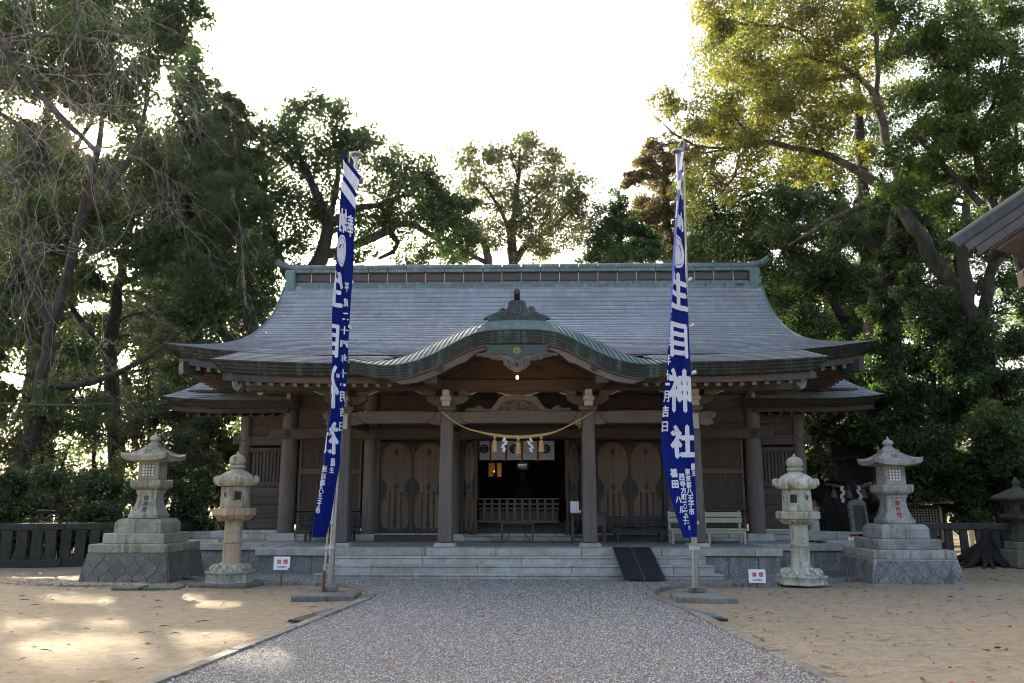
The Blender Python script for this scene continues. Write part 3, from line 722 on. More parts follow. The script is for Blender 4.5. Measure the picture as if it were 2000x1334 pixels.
# --- brackets on the posts
def bracket(x, y):
    b_ = obj('bracket_block', MB().box(x - .20, x + .20, y - .2, y + .2, 3.46, 3.57).box(x - .16, x + .16, y - .16, y + .16, 3.40, 3.46), 'beam_pale', hall, bevel=.02)
    pts = []
    for s in (1, -1):
        q = [(x + s * .17, 3.575), (x + s * .34, 3.62), (x + s * .46, 3.70), (x + s * .47, 3.79)]
        pts += q if s == 1 else q[::-1]
    obj('bracket_arm', MB().prism(pts, y - .09, y + .09), 'beam_pale', b_, bevel=.012)
    for s in (-1, 0, 1):
        obj('small_block', MB().box(x + s * .37 - .12, x + s * .37 + .12, y - .12, y + .12, 3.80, 3.90).box(x + s * .37 - .09, x + s * .37 + .09, y - .09, y + .09, 3.765, 3.80), 'beam_pale', b_, bevel=.012)
    for s in (-1, 1):
        q = [(x + s * .44, 3.80), (x + s * .56, 3.83), (x + s * .64, 3.87), (x + s * .70, 3.885), (x + s * .78, 3.95), (x + s * .80, 3.99), (x + s * .44, 3.99)]
        obj('carved_shoulder', MB().prism(q, y - .06, y + .06), 'carved_wood', b_, bevel=.01)
        obj('pale_edge', MB().tube([(px_, y - .063, pz_ + .008) for px_, pz_ in q[:6]], .013, 5), 'white_paint', b_)
    nz = 3.62                                              # white painted nose to the front
    obj('white_nose', MB().box(x - .075, x + .075, y - .42, y - .2, nz + .14, nz + .27).box(x - .125, x + .125, y - .40, y - .2, nz + .04, nz + .14, .02, 0).box(x - .09, x + .09, y - .38, y - .2, nz - .08, nz + .04), 'white_paint', b_, bevel=.01)
for x in (-3.82, -1.57, 1.53, 3.82): bracket(x, 18.05)
for sx in (-1, 1):                                         # plain white fitting on the outer posts
    obj('lamp_box', MB().box(sx * 3.82 - .09 - sx * 0, sx * 3.82 + .09, 17.82, 17.90, 3.05, 3.36).box(sx * 3.82 - .11, sx * 3.82 + .11, 17.81, 17.9, 3.36, 3.39), 'white_paint', hall, bevel=.012)
    obj('sensor_box', MB().box(sx * 5.76 - .045, sx * 5.76 + .045, WY - .30, WY - .21, 4.0, 4.13), 'white_paint', hall, bevel=.008)
# --- purlins on the brackets
for (a, b) in ((-6.05, -1.75), (1.70, 6.05)):
    obj('purlin', MB().box(a, b, 17.94, 18.16, 3.905, 4.10), 'wood_h', hall, bevel=.012)
obj('gable_beam', MB().box(-1.74, 1.69, 17.93, 18.2, 3.87, 4.16), 'warm_wood', hall, bevel=.02)
for x in (-1.78, 1.74):
    obj('metal_cap', MB().box(x - .13, x + .13, 16.55, 16.62, 3.88, 4.14), 'end_cap', hall, bevel=.01)
    obj('purlin_end', MB().box(x - .11, x + .11, 16.62, 18.0, 3.90, 4.12), 'warm_wood', hall, bevel=.01)
# frog-leg strut on the middle beam
def mir(pts, cx=0): return [(cx + x, z) for x, z in pts] + [(cx - x, z) for x, z in pts[::-1]]
fl = [(.0, 3.83), (.28, 3.83), (.33, 3.80), (.42, 3.77), (.50, 3.64), (.60, 3.52), (.74, 3.49), (.80, 3.56), (.87, 3.59), (.93, 3.57), (.95, 3.52), (1.1, 3.53), (1.18, 3.49), (1.18, 3.462), (0, 3.462)]
fs = obj('frog_leg_strut', MB().prism(mir(fl), 18.0, 18.12), 'carved_wood', hall, bevel=.014)
obj('carved_field', MB().prism(mir([(0, 3.70), (.2, 3.69), (.36, 3.62), (.46, 3.50), (.46, 3.475), (0, 3.475)]), 17.99, 18.01), 'wood_h', fs)
mb = MB()
for s in (-1, 1):
    mb.spiral(s * .12, 3.57, .085, 17.982, 1.5, .018, 0, s).spiral(s * .29, 3.545, .062, 17.982, 1.4, .015, 1, -s).spiral(s * .06, 3.66, .04, 17.982, 1.2, .012, 2, s)
    mb.spiral(s * .87, 3.54, .04, 17.99, 1.2, .013, 0, s).spiral(s * 1.12, 3.50, .03, 17.99, 1.2, .01, 0, s)
obj('scroll', mb, 'carved_wood', fs, kind='stuff')
obj('strut_block', MB().box(-.15, .15, 17.96, 18.16, 3.835, 3.93), 'warm_wood', fs, bevel=.012)
sh = [(.16, 3.84), (.30, 3.845), (.36, 3.88), (.45, 3.90), (.50, 3.95), (.50, 3.99), (.16, 3.99)]
for s in (-1, 1):
    obj('carved_shoulder', MB().prism([(s * x, z - .04) for x, z in sh], 18.0, 18.1), 'carved_wood', fs, bevel=.01)
    obj('pale_edge', MB().tube([(s * x, 17.995, z - .035) for x, z in sh[:6]], .012, 5), 'white_paint', fs)
# tympanum behind the porch gable
tp = obj('tympanum', MB().prism(mir([(0, 4.72), (.6, 4.70), (1.0, 4.6), (1.5, 4.35), (1.74, 4.17), (0, 4.165)]), 18.1, 18.16), 'warm_wood', hall)
mb = MB()
for s in (-1, 1):
    mb.prism([(s * .0, 4.18), (s * .95, 4.18), (s * .78, 4.25), (s * .62, 4.24), (s * .55, 4.36), (s * .40, 4.45), (s * .22, 4.42), (0, 4.48)], 18.04, 18.1)
    mb.spiral(s * .38, 4.34, .10, 18.03, 1.5, .02, 0, s).spiral(s * .16, 4.33, .08, 18.03, 1.4, .018, 1, -s)
obj('scroll', mb, 'warm_wood', tp, kind='stuff')

# ------------------------------------------------------------------ copper roofs
Zc = hermite([16.4, 17.3, 18.2, 19.1, 20.0, 21.2, 22.35, 23.2, 23.6, 24.0, 24.2, 24.4], [4.27, 4.50, 4.755, 5.02, 5.31, 5.75, 6.30, 6.87, 7.25, 7.74, 7.97, 8.1])
def lift_main(x, y): return .30 * np.clip((np.abs(x) - 4.4) / 3.7, 0, 1) ** 1.8 * np.clip((21.5 - y) / 3.3, 0, 1)
def Xm(y):
    y = np.asarray(y, float); return 7.24 + .08 * np.clip((23.5 - y) / 2, 0, 1) + .80 * np.clip((20.6 - y) / 2.5, 0, 1) ** 1.9
def main_surf(u, v):                                       # u -1..1 across, v = y
    y = v; x = u * Xm(y); return np.stack([x, y + 0 * x, Zc(y) + lift_main(x, y)], -1)
def slope_rows(y0, y1, n):
    yy_ = np.linspace(y0, y1, 400); s = np.concatenate([[0], np.cumsum(np.hypot(np.diff(yy_), np.diff(Zc(yy_))))])
    return np.interp(np.linspace(0, s[-1], n + 1), s, yy_)
roof = obj('roof', MB().box(-6.8, 6.8, 23.6, 25.2, 6.2, 6.35), 'wood_h', hall)
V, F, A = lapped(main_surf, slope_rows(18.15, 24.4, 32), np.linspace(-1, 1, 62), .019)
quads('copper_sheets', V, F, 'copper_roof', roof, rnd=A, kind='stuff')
def kohai_surf(u, v):
    x = u * 6.28; e = .10 * np.clip((np.abs(x) - 3.6) / 2.7, 0, 1) ** 1.8
    drop = np.where(np.abs(x) < 4.5, .03, .015) * np.clip((v - 17.9) / .3, 0, 1)
    return np.stack([x, v + 0 * x, Zc(v) + e - drop], -1)
V, F, A = lapped(kohai_surf, slope_rows(16.4, 18.95, 10), np.linspace(-1, 1, 54), .015)
c = V.reshape(-1, 6, 3).mean(1)
keep = ~((np.abs(c[:, 0]) < 2.75) & (c[:, 1] < 17.9)) & ~((np.abs(c[:, 0]) < 4.2) & (c[:, 1] > 18.4))
nb = len(c)
# faces come in row blocks: rebuild from the kept sheets
Vk = V.reshape(-1, 6, 3)[keep]; m_ = len(Vk); base = np.arange(m_)[:, None] * 6
Fk = np.concatenate([base + np.array([[0, 1, 2, 3]]), base + np.array([[4, 5, 1, 0]])]); Ak = RNG.uniform(.03, 1, m_)
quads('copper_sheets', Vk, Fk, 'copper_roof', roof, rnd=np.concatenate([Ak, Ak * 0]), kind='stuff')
# back slope and hip skirts, plain sheets
def back_surf(u, v): p = main_surf(u, v); p[..., 1] = 2 * 24.4 - p[..., 1]; p[..., 0] *= -1; return p
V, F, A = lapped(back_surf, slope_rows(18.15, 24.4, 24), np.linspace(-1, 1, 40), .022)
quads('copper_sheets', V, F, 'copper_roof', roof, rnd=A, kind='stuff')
for s in (-1, 1):
    def hip(u, v, s=s):                                    # u along y, v up the skirt
        y = 24.4 + s * -1 * u * (24.4 - 18.15 - v * 1.9); x0 = 8.1 - .95 * v
        return np.stack([s * (x0 + 0 * u), y, 4.73 + .3 * np.abs(u) ** 3 * (1 - v) + .55 * v ** 1.3 + 0 * u], -1)
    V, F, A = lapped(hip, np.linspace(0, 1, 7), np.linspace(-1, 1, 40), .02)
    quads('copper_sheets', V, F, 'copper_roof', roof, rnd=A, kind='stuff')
    tri = [(20.2, 5.15), (21.4, 5.62), (22.7, 6.24), (23.6, 6.9), (24.4, 7.7), (25.2, 6.9), (26.1, 6.24), (27.4, 5.62), (28.6, 5.15)]
    me = bpy.data.meshes.new('gable_wall'); me.from_pydata([(s * 6.95, y - HB[1], z - FZ) for y, z in tri], [], [tuple(range(9))]); me.update()
    obj('gable_wall', me, 'wood_h', roof)
# --- thick copper eave rims, four lapped courses; top edge and foot set back
def rim(name, curve, hgt, back, cols, parent, rows=4, mat='copper_rim', t=.005, tuck=0.):
    """curve(u) -> (x, y, z) along the eave edge"""
    def P(u, v):
        p = curve(u); q = p.copy(); q[..., 2] = p[..., 2] - hgt * (1 - v); q[..., 1] = p[..., 1] + back * (1 - v)
        q[..., 0] = p[..., 0] * (1 - tuck * (1 - v) * np.clip((np.abs(p[..., 0]) - 4.8) / 1.5, 0, 1)); return q
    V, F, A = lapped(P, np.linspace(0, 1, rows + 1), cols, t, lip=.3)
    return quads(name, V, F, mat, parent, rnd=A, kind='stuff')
def eave_main(u):
    p = main_surf(u, np.full_like(u, 18.15)); p[..., 1] -= .03; p[..., 2] += .01; return p
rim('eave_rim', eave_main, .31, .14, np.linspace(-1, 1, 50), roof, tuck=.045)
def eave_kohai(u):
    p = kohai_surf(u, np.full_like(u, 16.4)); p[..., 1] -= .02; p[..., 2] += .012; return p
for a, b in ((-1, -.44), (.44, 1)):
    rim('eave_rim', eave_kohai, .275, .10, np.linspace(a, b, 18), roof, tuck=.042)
for s in (-1, 1):                                          # end rims of the porch roof and side rims of the main roof
    def endk(u, s=s):
        y = 16.4 + (u if s > 0 else 1 - u) * 2.4; p = kohai_surf(np.full_like(u, s), y); p[..., 0] += s * .01; p[..., 2] += .012; return p
    def Pk(u, v): p = endk(u); p[..., 2] -= .28 * (1 - v); p[..., 0] -= s * .265 * (1 - v); return p
    V, F, A = lapped(Pk, np.linspace(0, 1, 5), np.linspace(0, 1, 9), .008); quads('eave_rim', V, F, 'copper_rim', roof, rnd=A, kind='stuff')
    def Ps(u, v):
        y = 18.15 + (u if s > 0 else 1 - u) * 12.5; z = 4.73 + .3 * np.abs((y - 24.4) / 6.25) ** 3
        return np.stack([s * (8.11 - .37 * (1 - v)) + 0 * u, y, z + .01 - .30 * (1 - v)], -1)
    V, F, A = lapped(Ps, np.linspace(0, 1, 5), np.linspace(0, 1, 36), .008); quads('eave_rim', V, F, 'copper_rim', roof, rnd=A, kind='stuff')
# --- wooden fascia, soffit boards and rafters
def strip(name, top, hgt, thick, n, mat, parent, u0=-1., u1=1.):
    mb = MB(); u = np.linspace(u0, u1, n); p = top(u); vs = []
    for x, y, z in p: vs += [(x, y, z), (x, y, z - hgt), (x, y + thick, z - hgt), (x, y + thick, z)]
    fs_ = []
    for i in range(n - 1): b = i * 4; fs_ += [(b + j, b + (j + 1) % 4, b + 4 + (j + 1) % 4, b + 4 + j) for j in range(4)]
    fs_ += [(0, 1, 2, 3), (4 * n - 1, 4 * n - 2, 4 * n - 3, 4 * n - 4)]
    return obj(name, mb.add(vs, fs_), mat, parent, smo=30)
def below(c, dx, dy, dz):
    def f(u): p = c(u); p[..., 0] *= dx; p[..., 1] += dy; p[..., 2] += dz; return p
    return f
for a, b in ((-.965, -.40), (.40, .965)):
    strip('fascia_board', below(eave_kohai, 1, .16, -.275), .13, .10, 20, 'warm_wood', roof, a, b)
strip('fascia_board', below(eave_main, .96, .20, -.30), .15, .10, 40, 'warm_wood', roof)
for s in (-1, 1):                                          # metal wrapped ends of the fascia
    a, b = sorted((s * .965, s * .80)); strip('fascia_cap', below(eave_kohai, 1, .15, -.272), .14, .12, 6, 'copper_rim', roof, a, b)
    a, b = sorted((s * .97, s * .86)); strip('fascia_cap', below(eave_main, .96, .19, -.297), .16, .12, 6, 'copper_rim', roof, a, b)
    a, b = sorted((s * .40, s * .455)); strip('fascia_cap', below(eave_kohai, 1, .15, -.272), .14, .12, 4, 'copper_rim', roof, a, b)
def soffit(u0, u1, yy_, f, dz, parent):
    nu_, nv_ = 30, len(yy_); u = np.linspace(u0, u1, nu_); P = np.stack([f(u, np.full_like(u, y)) for y in yy_]); P[..., 2] += dz
    idx = np.arange(nu_ * nv_).reshape(nv_, nu_); F_ = np.stack([idx[:-1, :-1], idx[1:, :-1], idx[1:, 1:], idx[:-1, 1:]], -1).reshape(-1, 4)
    quads('soffit_boards', P, F_, 'wood_y', parent, kind='stuff')
soffit(-.955, .955, np.linspace(18.35, 20.75, 6), main_surf, -.44, roof)
for a, b in ((-.955, -.42), (.42, .955)): soffit(a, b, np.linspace(16.55, 18.9, 5), kohai_surf, -.40, roof)
def rafter(a, b, w=.075, h=.10):
    o = obj('rafter', MB().beam(a, b, w, h), 'wood_y', roof)
    d = (Vector(a) - Vector(b)).normalized(); a = Vector(a)
    obj_cap.append((a, d, w, h))
obj_cap = []
def rafter_row(xs_, y0, y1, z_at, drop):
    for x in xs_:
        a = (x, y0, z_at(x, y0) - drop); b = (x, y1, z_at(x, y1) - drop); rafter(a, b)
zk = lambda x, y: float(kohai_surf(np.array([x / 6.28]), np.array([y]))[0, 2])
zm = lambda x, y: float(Zc(y) + lift_main(x, y))
sp = .245
rafter_row([s * x for s in (-1, 1) for x in np.arange(2.62, 5.95, sp)], 16.62, 18.6, zk, .46)
rafter_row([s * x for s in (-1, 1) for x in np.arange(6.12, 7.6, sp)], 18.40, 20.6, zm, .50)
rafter_row([x for x in np.arange(-5.9, 5.95, .36)], 18.55, 20.4, zm, .51)
mb = MB()
for a, d, w, h in obj_cap:
    if abs(a.x) > 2.6 and a.y < 18.5: mb.beam(a + d * .012, a - d * .05, w + .008, h + .008)
obj('rafter_caps', mb, 'end_cap', roof, kind='stuff')
for s in (-1, 1):                                          # side eave rafters running outwards, and hip beam with its dark metal end
    for y in np.arange(18.75, 24.2, .26):
        z = 4.73 + .3 * abs((y - 24.4) / 6.25) ** 3 - .50
        obj('rafter', MB().beam((s * 7.72, y, z), (s * 6.4, y, z + .18), .075, .10), 'wood_y', roof)
    obj('hip_beam', MB().beam((s * 7.62, 18.42, 4.50), (s * 5.9, 20.3, 4.62), .2, .26), 'warm_wood', roof, bevel=.01)
    obj('hip_cap', MB().beam((s * 7.70, 18.29, 4.492), (s * 7.36, 18.70, 4.517), .22, .28), 'dark_metal', roof, bevel=.01)
    obj('corner_cap', MB().prism([(s * 5.72, 4.12), (s * 5.90, 4.12), (s * 5.93, 3.98), (s * 5.90, 3.80), (s * 5.80, 3.74), (s * 5.70, 3.86)], 16.72, 17.0), 'end_cap', roof, bevel=.015)
    q = MB(); 
    for y0_, y1_ in ((18.35, 24.4), (24.4, 30.4)):
        z0_, z1_ = 4.73 + .3 * abs((y0_ - 24.4) / 6.25) ** 3 - .42, 4.73 + .3 * abs((y1_ - 24.4) / 6.25) ** 3 - .42
        q.add([(s * 7.7, y0_, z0_), (s * 7.7, y1_, z1_), (s * 6.3, y1_, z1_ + .2), (s * 6.3, y0_, z0_ + .2)], [(0, 1, 2, 3)])
    obj('soffit_boards', q, 'wood_y', roof, kind='stuff')
# --- ridge: lapped base, brown panels, green cap roll, end ornaments
RX = 7.02
ridge = obj('ridge', MB().box(-RX + .05, RX - .05, 24.26, 24.58, 7.70, 8.56), 'copper_brown', hall)
xs_ = np.linspace(-RX, RX, 25); pan = box_mesh('ridge_panel', (xs_[1] - xs_[0]) - .03, .02, .20, 'copper_brown', .004)
seg = MB().tube([(-(xs_[1] - xs_[0]) / 2 + .006, 0, 0), ((xs_[1] - xs_[0]) / 2 - .006, 0, 0)], .105, 12).mesh('ridge_roll'); seg.materials.append(M['copper_ridge']); smooth(seg, 50)
low = box_mesh('ridge_course', (xs_[1] - xs_[0]) - .012, .30, .115, 'copper_ridge', .01)
low2 = box_mesh('ridge_course', (xs_[1] - xs_[0]) - .012, .22, .10, 'copper_ridge', .01)
band = box_mesh('ridge_band', (xs_[1] - xs_[0]) - .012, .30, .10, 'copper_ridge', .012)
for a, b in zip(xs_[:-1], xs_[1:]):
    c_ = (a + b) / 2
    piece('ridge_panel', pan, ridge, (c_, 24.245 - HB[1], 8.12 - FZ))
    piece('ridge_roll', seg, ridge, (c_, 24.28 - HB[1], 8.545 - FZ))
    piece('ridge_band', band, ridge, (c_, 24.30 - HB[1], 8.37 - FZ))
    h_ = (b - a) / 2
    piece('ridge_course', low, ridge, (min(c_ + h_, RX - h_) - .0, 24.22 - HB[1], 7.845 - FZ))
    piece('ridge_course', low2, ridge, (c_ - .1 if c_ - .1 > -RX + h_ else c_, 24.28 - HB[1], 7.965 - FZ))
strap = box_mesh('ridge_strap', .02, .02, .46, 'white_paint')
for a in xs_: piece('ridge_strap', strap, ridge, (a, 24.20 - HB[1], 7.90 - FZ))
for s in (-1, 1):
    e = obj('ridge_end', MB().prism([(s * 6.92, 8.42), (s * 7.20, 8.42), (s * 7.21, 8.22), (s * 7.17, 8.10), (s * 7.24, 7.98), (s * 7.15, 7.86), (s * 7.12, 7.70), (s * 7.22, 7.60), (s * 7.16, 7.48), (s * 6.96, 7.48), (s * 6.90, 7.72), (s * 6.90, 8.0)], 24.0, 24.6), 'copper_ridge', ridge, bevel=.025)
    obj('ridge_horn', MB().tube([(s * 6.95, 24.28, 8.57), (s * 7.2, 24.28, 8.59), (s * 7.42, 24.28, 8.66), (s * 7.56, 24.28, 8.74)], [.11, .105, .11, .125], 12), 'copper_green', e, smo=45)
    obj('descending_edge', MB().tube([(s * 7.24, y, float(Zc(y)) + .02) for y in np.linspace(24.3, 20.6, 16)], .035, 6), 'copper_ridge', ridge, smo=50)

# ------------------------------------------------------------------ curved porch gable (karahafu)
KX = [0, .35, .72, 1.0, 1.35, 1.75, 2.15, 2.55, 2.95, 3.36]
kt = hermite(KX, [4.905, 4.90, 4.86, 4.765, 4.58, 4.37, 4.235, 4.18, 4.205, 4.285])       # upper edge of the rim face
kb = hermite(KX, [4.635, 4.63, 4.585, 4.49, 4.315, 4.105, 3.97, 3.915, 3.945, 4.03])     # lower edge
kr = hermite(KX, [5.13, 5.12, 5.075, 4.995, 4.86, 4.67, 4.48, 4.35, 4.295, 4.31])         # back edge of the fluted band
KY = 16.12
gable = obj('porch_gable', MB().box(-.7, .7, 17.2, 17.3, 4.75, 4.9), 'wood_h', hall)
def kface(u, v):
    x = u * 3.36; a = np.abs(x); z = kb(a) + (kt(a) - kb(a)) * v; return np.stack([x * (1 - .012 * (1 - v) * (a > 3)), KY + .07 * (1 - v) + 0 * x, z], -1)
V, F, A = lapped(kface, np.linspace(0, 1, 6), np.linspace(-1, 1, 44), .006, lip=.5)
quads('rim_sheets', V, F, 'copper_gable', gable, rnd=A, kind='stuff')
# fluted band: slanting sheets, each one an object
def kband(x, t):
    a = abs(x); z = kt(a) + (kr(a) - kt(a)) * t + .05 * math.sin(math.pi * t); return (x, KY - .02 + .36 * t, float(z))
nf = 22
for s in (-1, 1):
    for i in range(nf):
        x0, x1 = .74 + (3.34 - .74) * i / nf, .74 + (3.34 - .74) * (i + 1) / nf - .008
        mb = MB(); vs = []; sk = .22
        for t in np.linspace(0, 1, 5):
            for x in (x0, (x0 + x1) / 2, x1):
                q = max(.70, min(3.36, x - sk * t + sk * .3)); p = kband(q, t); rise = .010 if x == x0 else (.003 if x != x1 else -.004)
                vs.append((s * p[0], p[1], p[2] + rise))
        fs_ = [(r * 3 + c_, r * 3 + c_ + 1, r * 3 + c_ + 4, r * 3 + c_ + 3) for r in range(4) for c_ in range(2)]
        if s > 0: fs_ = [q[::-1] for q in fs_]
        obj('copper_flute', mb.add(vs, fs_), 'copper_ridge', gable, smo=40, fix=False)
# flat cap over the middle in three lapped courses
for j in range(3):
    w = .80 - .07 * j; y = KY - .03 + .12 * j
    pts_t = [(x, float(kt(abs(x))) + (float(kr(abs(x))) - float(kt(abs(x)))) * (j + 1) / 3 + .012) for x in np.linspace(-w, w, 13)]
    pts_b = [(x, float(kt(abs(x))) + (float(kr(abs(x))) - float(kt(abs(x)))) * j / 3 - .01) for x in np.linspace(-w, w, 13)]
    obj('cap_course', MB().prism(pts_t + pts_b[::-1], y, y + .3), 'copper_ridge', gable, bevel=.008)
# vault top back to the main roof, and vault ceiling
uu = np.linspace(-3.3, 3.3, 61); top_z = kr(np.abs(uu)); yend = np.interp(top_z, Zc(np.linspace(16.4, 21, 60)), np.linspace(16.4, 21, 60)) + .15
Vv = np.concatenate([np.stack([uu, np.full_like(uu, KY + .33), top_z - .005], -1), np.stack([uu, np.maximum(yend, KY + .4), top_z + .01], -1)])
i_ = np.arange(60); quads('vault_sheets', Vv, np.stack([i_, i_ + 1, i_ + 62, i_ + 61], -1), 'copper_roof', gable, rnd=RNG.uniform(0, 1, 60), kind='stuff')
uu = np.linspace(-2.9, 2.9, 49); cz = kb(np.abs(uu)) + .03
Vv = np.concatenate([np.stack([uu, np.full_like(uu, KY + .12), cz], -1), np.stack([uu, np.full_like(uu, 18.3), cz + .02], -1)])
i_ = np.arange(48); quads('vault_ceiling', Vv, np.stack([i_, i_ + 49, i_ + 50, i_ + 1], -1), 'wood_y', gable)
# bargeboards: wood below the rim, with the cusp
cus = hermite([.62, .80, .98, 1.06, 1.12, 1.30, 1.55, 1.75, 2.0, 2.35], [4.30 + .20, 4.45, 4.31, 4.24, 4.235, 4.15, 4.02, 3.93, 3.85, 3.80])
for s in (-1, 1):
    xs2 = np.linspace(.55, 2.55, 34)
    up = [(s * x, float(kb(x)) + .02) for x in xs2]; dn = [(s * x, min(float(cus(x)), float(kb(x)) - .03)) for x in xs2 if x <= 2.36] + [(s * 2.55, 3.885)]
    bb = obj('bargeboard', MB().prism(up + dn[::-1], KY + .10, KY + .19), 'beam_pale', gable, bevel=.01)
    mo_ = [(s * x, KY + .085, float(kb(x)) - .012) for x in xs2]; obj('moulding', MB().tube(mo_, .028, 6), 'warm_wood', bb)
    obj('iron_lozenge', MB().prism([(s * 1.55 + a, 4.135 + b) for a, b in ((-.085, 0), (-.03, .075), (.05, .075), (.09, 0), (.04, -.075), (-.05, -.07))], KY + .07, KY + .10), 'dark_metal', bb, bevel=.01)
crest = obj('crest_board', MB().prism(mir([(0, 4.60), (.55, 4.60), (.66, 4.56), (.60, 4.53), (.60, 4.46), (.70, 4.43), (.72, 4.41), (.45, 4.42), (.22, 4.39), (.08, 4.33), (0, 4.30)]), KY + .05, KY + .12), 'verdigris', gable, bevel=.01)
def swirl(cx, cz, r, y, parent, mat='emblem_gold', arms=3):
    """three comma swirl in relief"""
    for k_ in range(arms):
        a0 = 2 * math.pi * k_ / arms + .6; pts = []; rr = []
        for i in range(12):
            t = i / 11; a = a0 + t * 2.5; q = r * (.34 + .50 * t); pts.append((cx + q * math.cos(a), y, cz + q * math.sin(a))); rr.append(r * (.24 * (1 - t) ** .8 + .03))
        obj('comma', MB().tube(pts, rr, 6), mat, parent)
    obj('ring', MB().tube([(cx + r * math.cos(a), y, cz + r * math.sin(a)) for a in np.linspace(0, 2 * math.pi, 25)], r * .07, 5), mat, parent)
em = obj('emblem', MB().tube([(0, KY + .05, 4.475), (0, KY + .04, 4.475)], .078, 20), 'verdigris', gable)
swirl(0, 4.475, .072, KY + .036, em)
pen = [(0, 4.06), (.07, 4.065), (.13, 4.10), (.19, 4.12), (.22, 4.17), (.27, 4.19), (.265, 4.26), (.30, 4.29), (.37, 4.27), (.42, 4.31), (.50, 4.30), (.56, 4.34), (.66, 4.345), (.73, 4.38), (.78, 4.36), (.83, 4.40), (.80, 4.43), (.5, 4.42), (.2, 4.40), (0, 4.34)]
pd = obj('gable_pendant', MB().prism(mir(pen), KY + .06, KY + .13), 'carved_wood', gable, bevel=.014)
mb = MB()
for s in (-1, 1):
    mb.spiral(s * .16, 4.235, .085, KY + .05, 1.5, .022, 0, s).spiral(s * .33, 4.335, .055, KY + .05, 1.4, .017, 1, -s).spiral(s * .46, 4.345, .042, KY + .05, 1.3, .014, 1, -s).spiral(s * .58, 4.375, .03, KY + .05, 1.2, .011, 1, -s)
    mb.tube([(s * .25, KY + .05, 4.27), (s * .36, KY + .05, 4.40), (s * .5, KY + .05, 4.41), (s * .7, KY + .05, 4.40)], .014, 5)
obj('scroll', mb, 'carved_wood', pd, kind='stuff')
obj('pierced_heart', MB().prism([(0, 4.24), (.035, 4.20), (.02, 4.17), (0, 4.145), (-.02, 4.17), (-.035, 4.20)], KY + .05, KY + .062), 'interior', pd)
lamp = obj('hanging_bulb', MB().lathe([(.010, 4.055), (.02, 4.045), (.027, 4.02), (.022, 3.995), (.008, 3.985)], 14, (0, 16.75)), 'bulb', hall, smo=50)
obj('lamp_cord', MB().tube([(0, 16.75, 4.62), (0, 16.75, 4.08)], .006, 5), 'cable', lamp)
pl_d = bpy.data.lights.new('bulb_light', 'POINT'); pl_d.energy = .9; pl_d.color = (1., .6, .25); pl_d.shadow_soft_size = .05
pl = bpy.data.objects.new('bulb_light', pl_d); COL.objects.link(pl); pl.location = (0, 16.75, 3.93)
# ornament on the gable
orn = obj('gable_ornament', MB().prism([(x, z) for x, z in mir([(0, 5.30), (.55, 5.27), (.60, 5.23), (.60, 5.15), (.3, 5.18), (0, 5.19)])], 16.35, 16.75), 'copper_rim', gable, bevel=.015)
obj('plaque', MB().prism(mir([(0, 5.64), (.10, 5.645), (.17, 5.62), (.185, 5.55), (.20, 5.45), (.21, 5.27), (0, 5.27)]), 16.38, 16.62), 'copper_rim', orn, bevel=.02)
oc = [(.075 * a, 5.445 + .095 * b) for a, b in ((-1, .55), (-.55, 1), (.55, 1), (1, .55), (1, -.55), (.55, -1), (-.55, -1), (-1, -.55))]
obj('octagon_frame', MB().tube([(x, 16.37, z) for x, z in oc + oc[:1]], .014, 6), 'copper_green', orn)
obj('top_knob', MB().tube([(0, 16.30, 5.80), (0, 16.40, 5.755), (0, 16.62, 5.69), (0, 16.8, 5.64)], [.065, .068, .07, .07], 14), 'copper_rim', orn, smo=50)
for s in (-1, 1):
    lf = obj('scroll_leaf', MB().prism([(s * .19, 5.29), (s * .68, 5.235), (s * .70, 5.265), (s * .58, 5.31), (s * .50, 5.36), (s * .42, 5.37), (s * .40, 5.44), (s * .32, 5.50), (s * .24, 5.48), (s * .19, 5.42)], 16.42, 16.54), 'copper_green', orn, bevel=.015)
    mb = MB().spiral(s * .29, 5.42, .085, 16.40, 1.5, .024, .5, s)
    for q in range(4): mb.tube([(s * (.2 + .02 * q), 16.40, 5.31 + .03 * q), (s * (.36 + .02 * q), 16.40, 5.30 + .025 * q), (s * (.5 + .05 * (3 - q)), 16.40, 5.255 + .028 * q), (s * (.6 + .03 * (3 - q)), 16.40, 5.25 + .02 * q)], .014, 5)
    obj('scroll', mb, 'copper_green', lf, kind='stuff')

for o_ in [orn] + list(orn.children): 
    if o_ is orn: o_.location.z -= .065
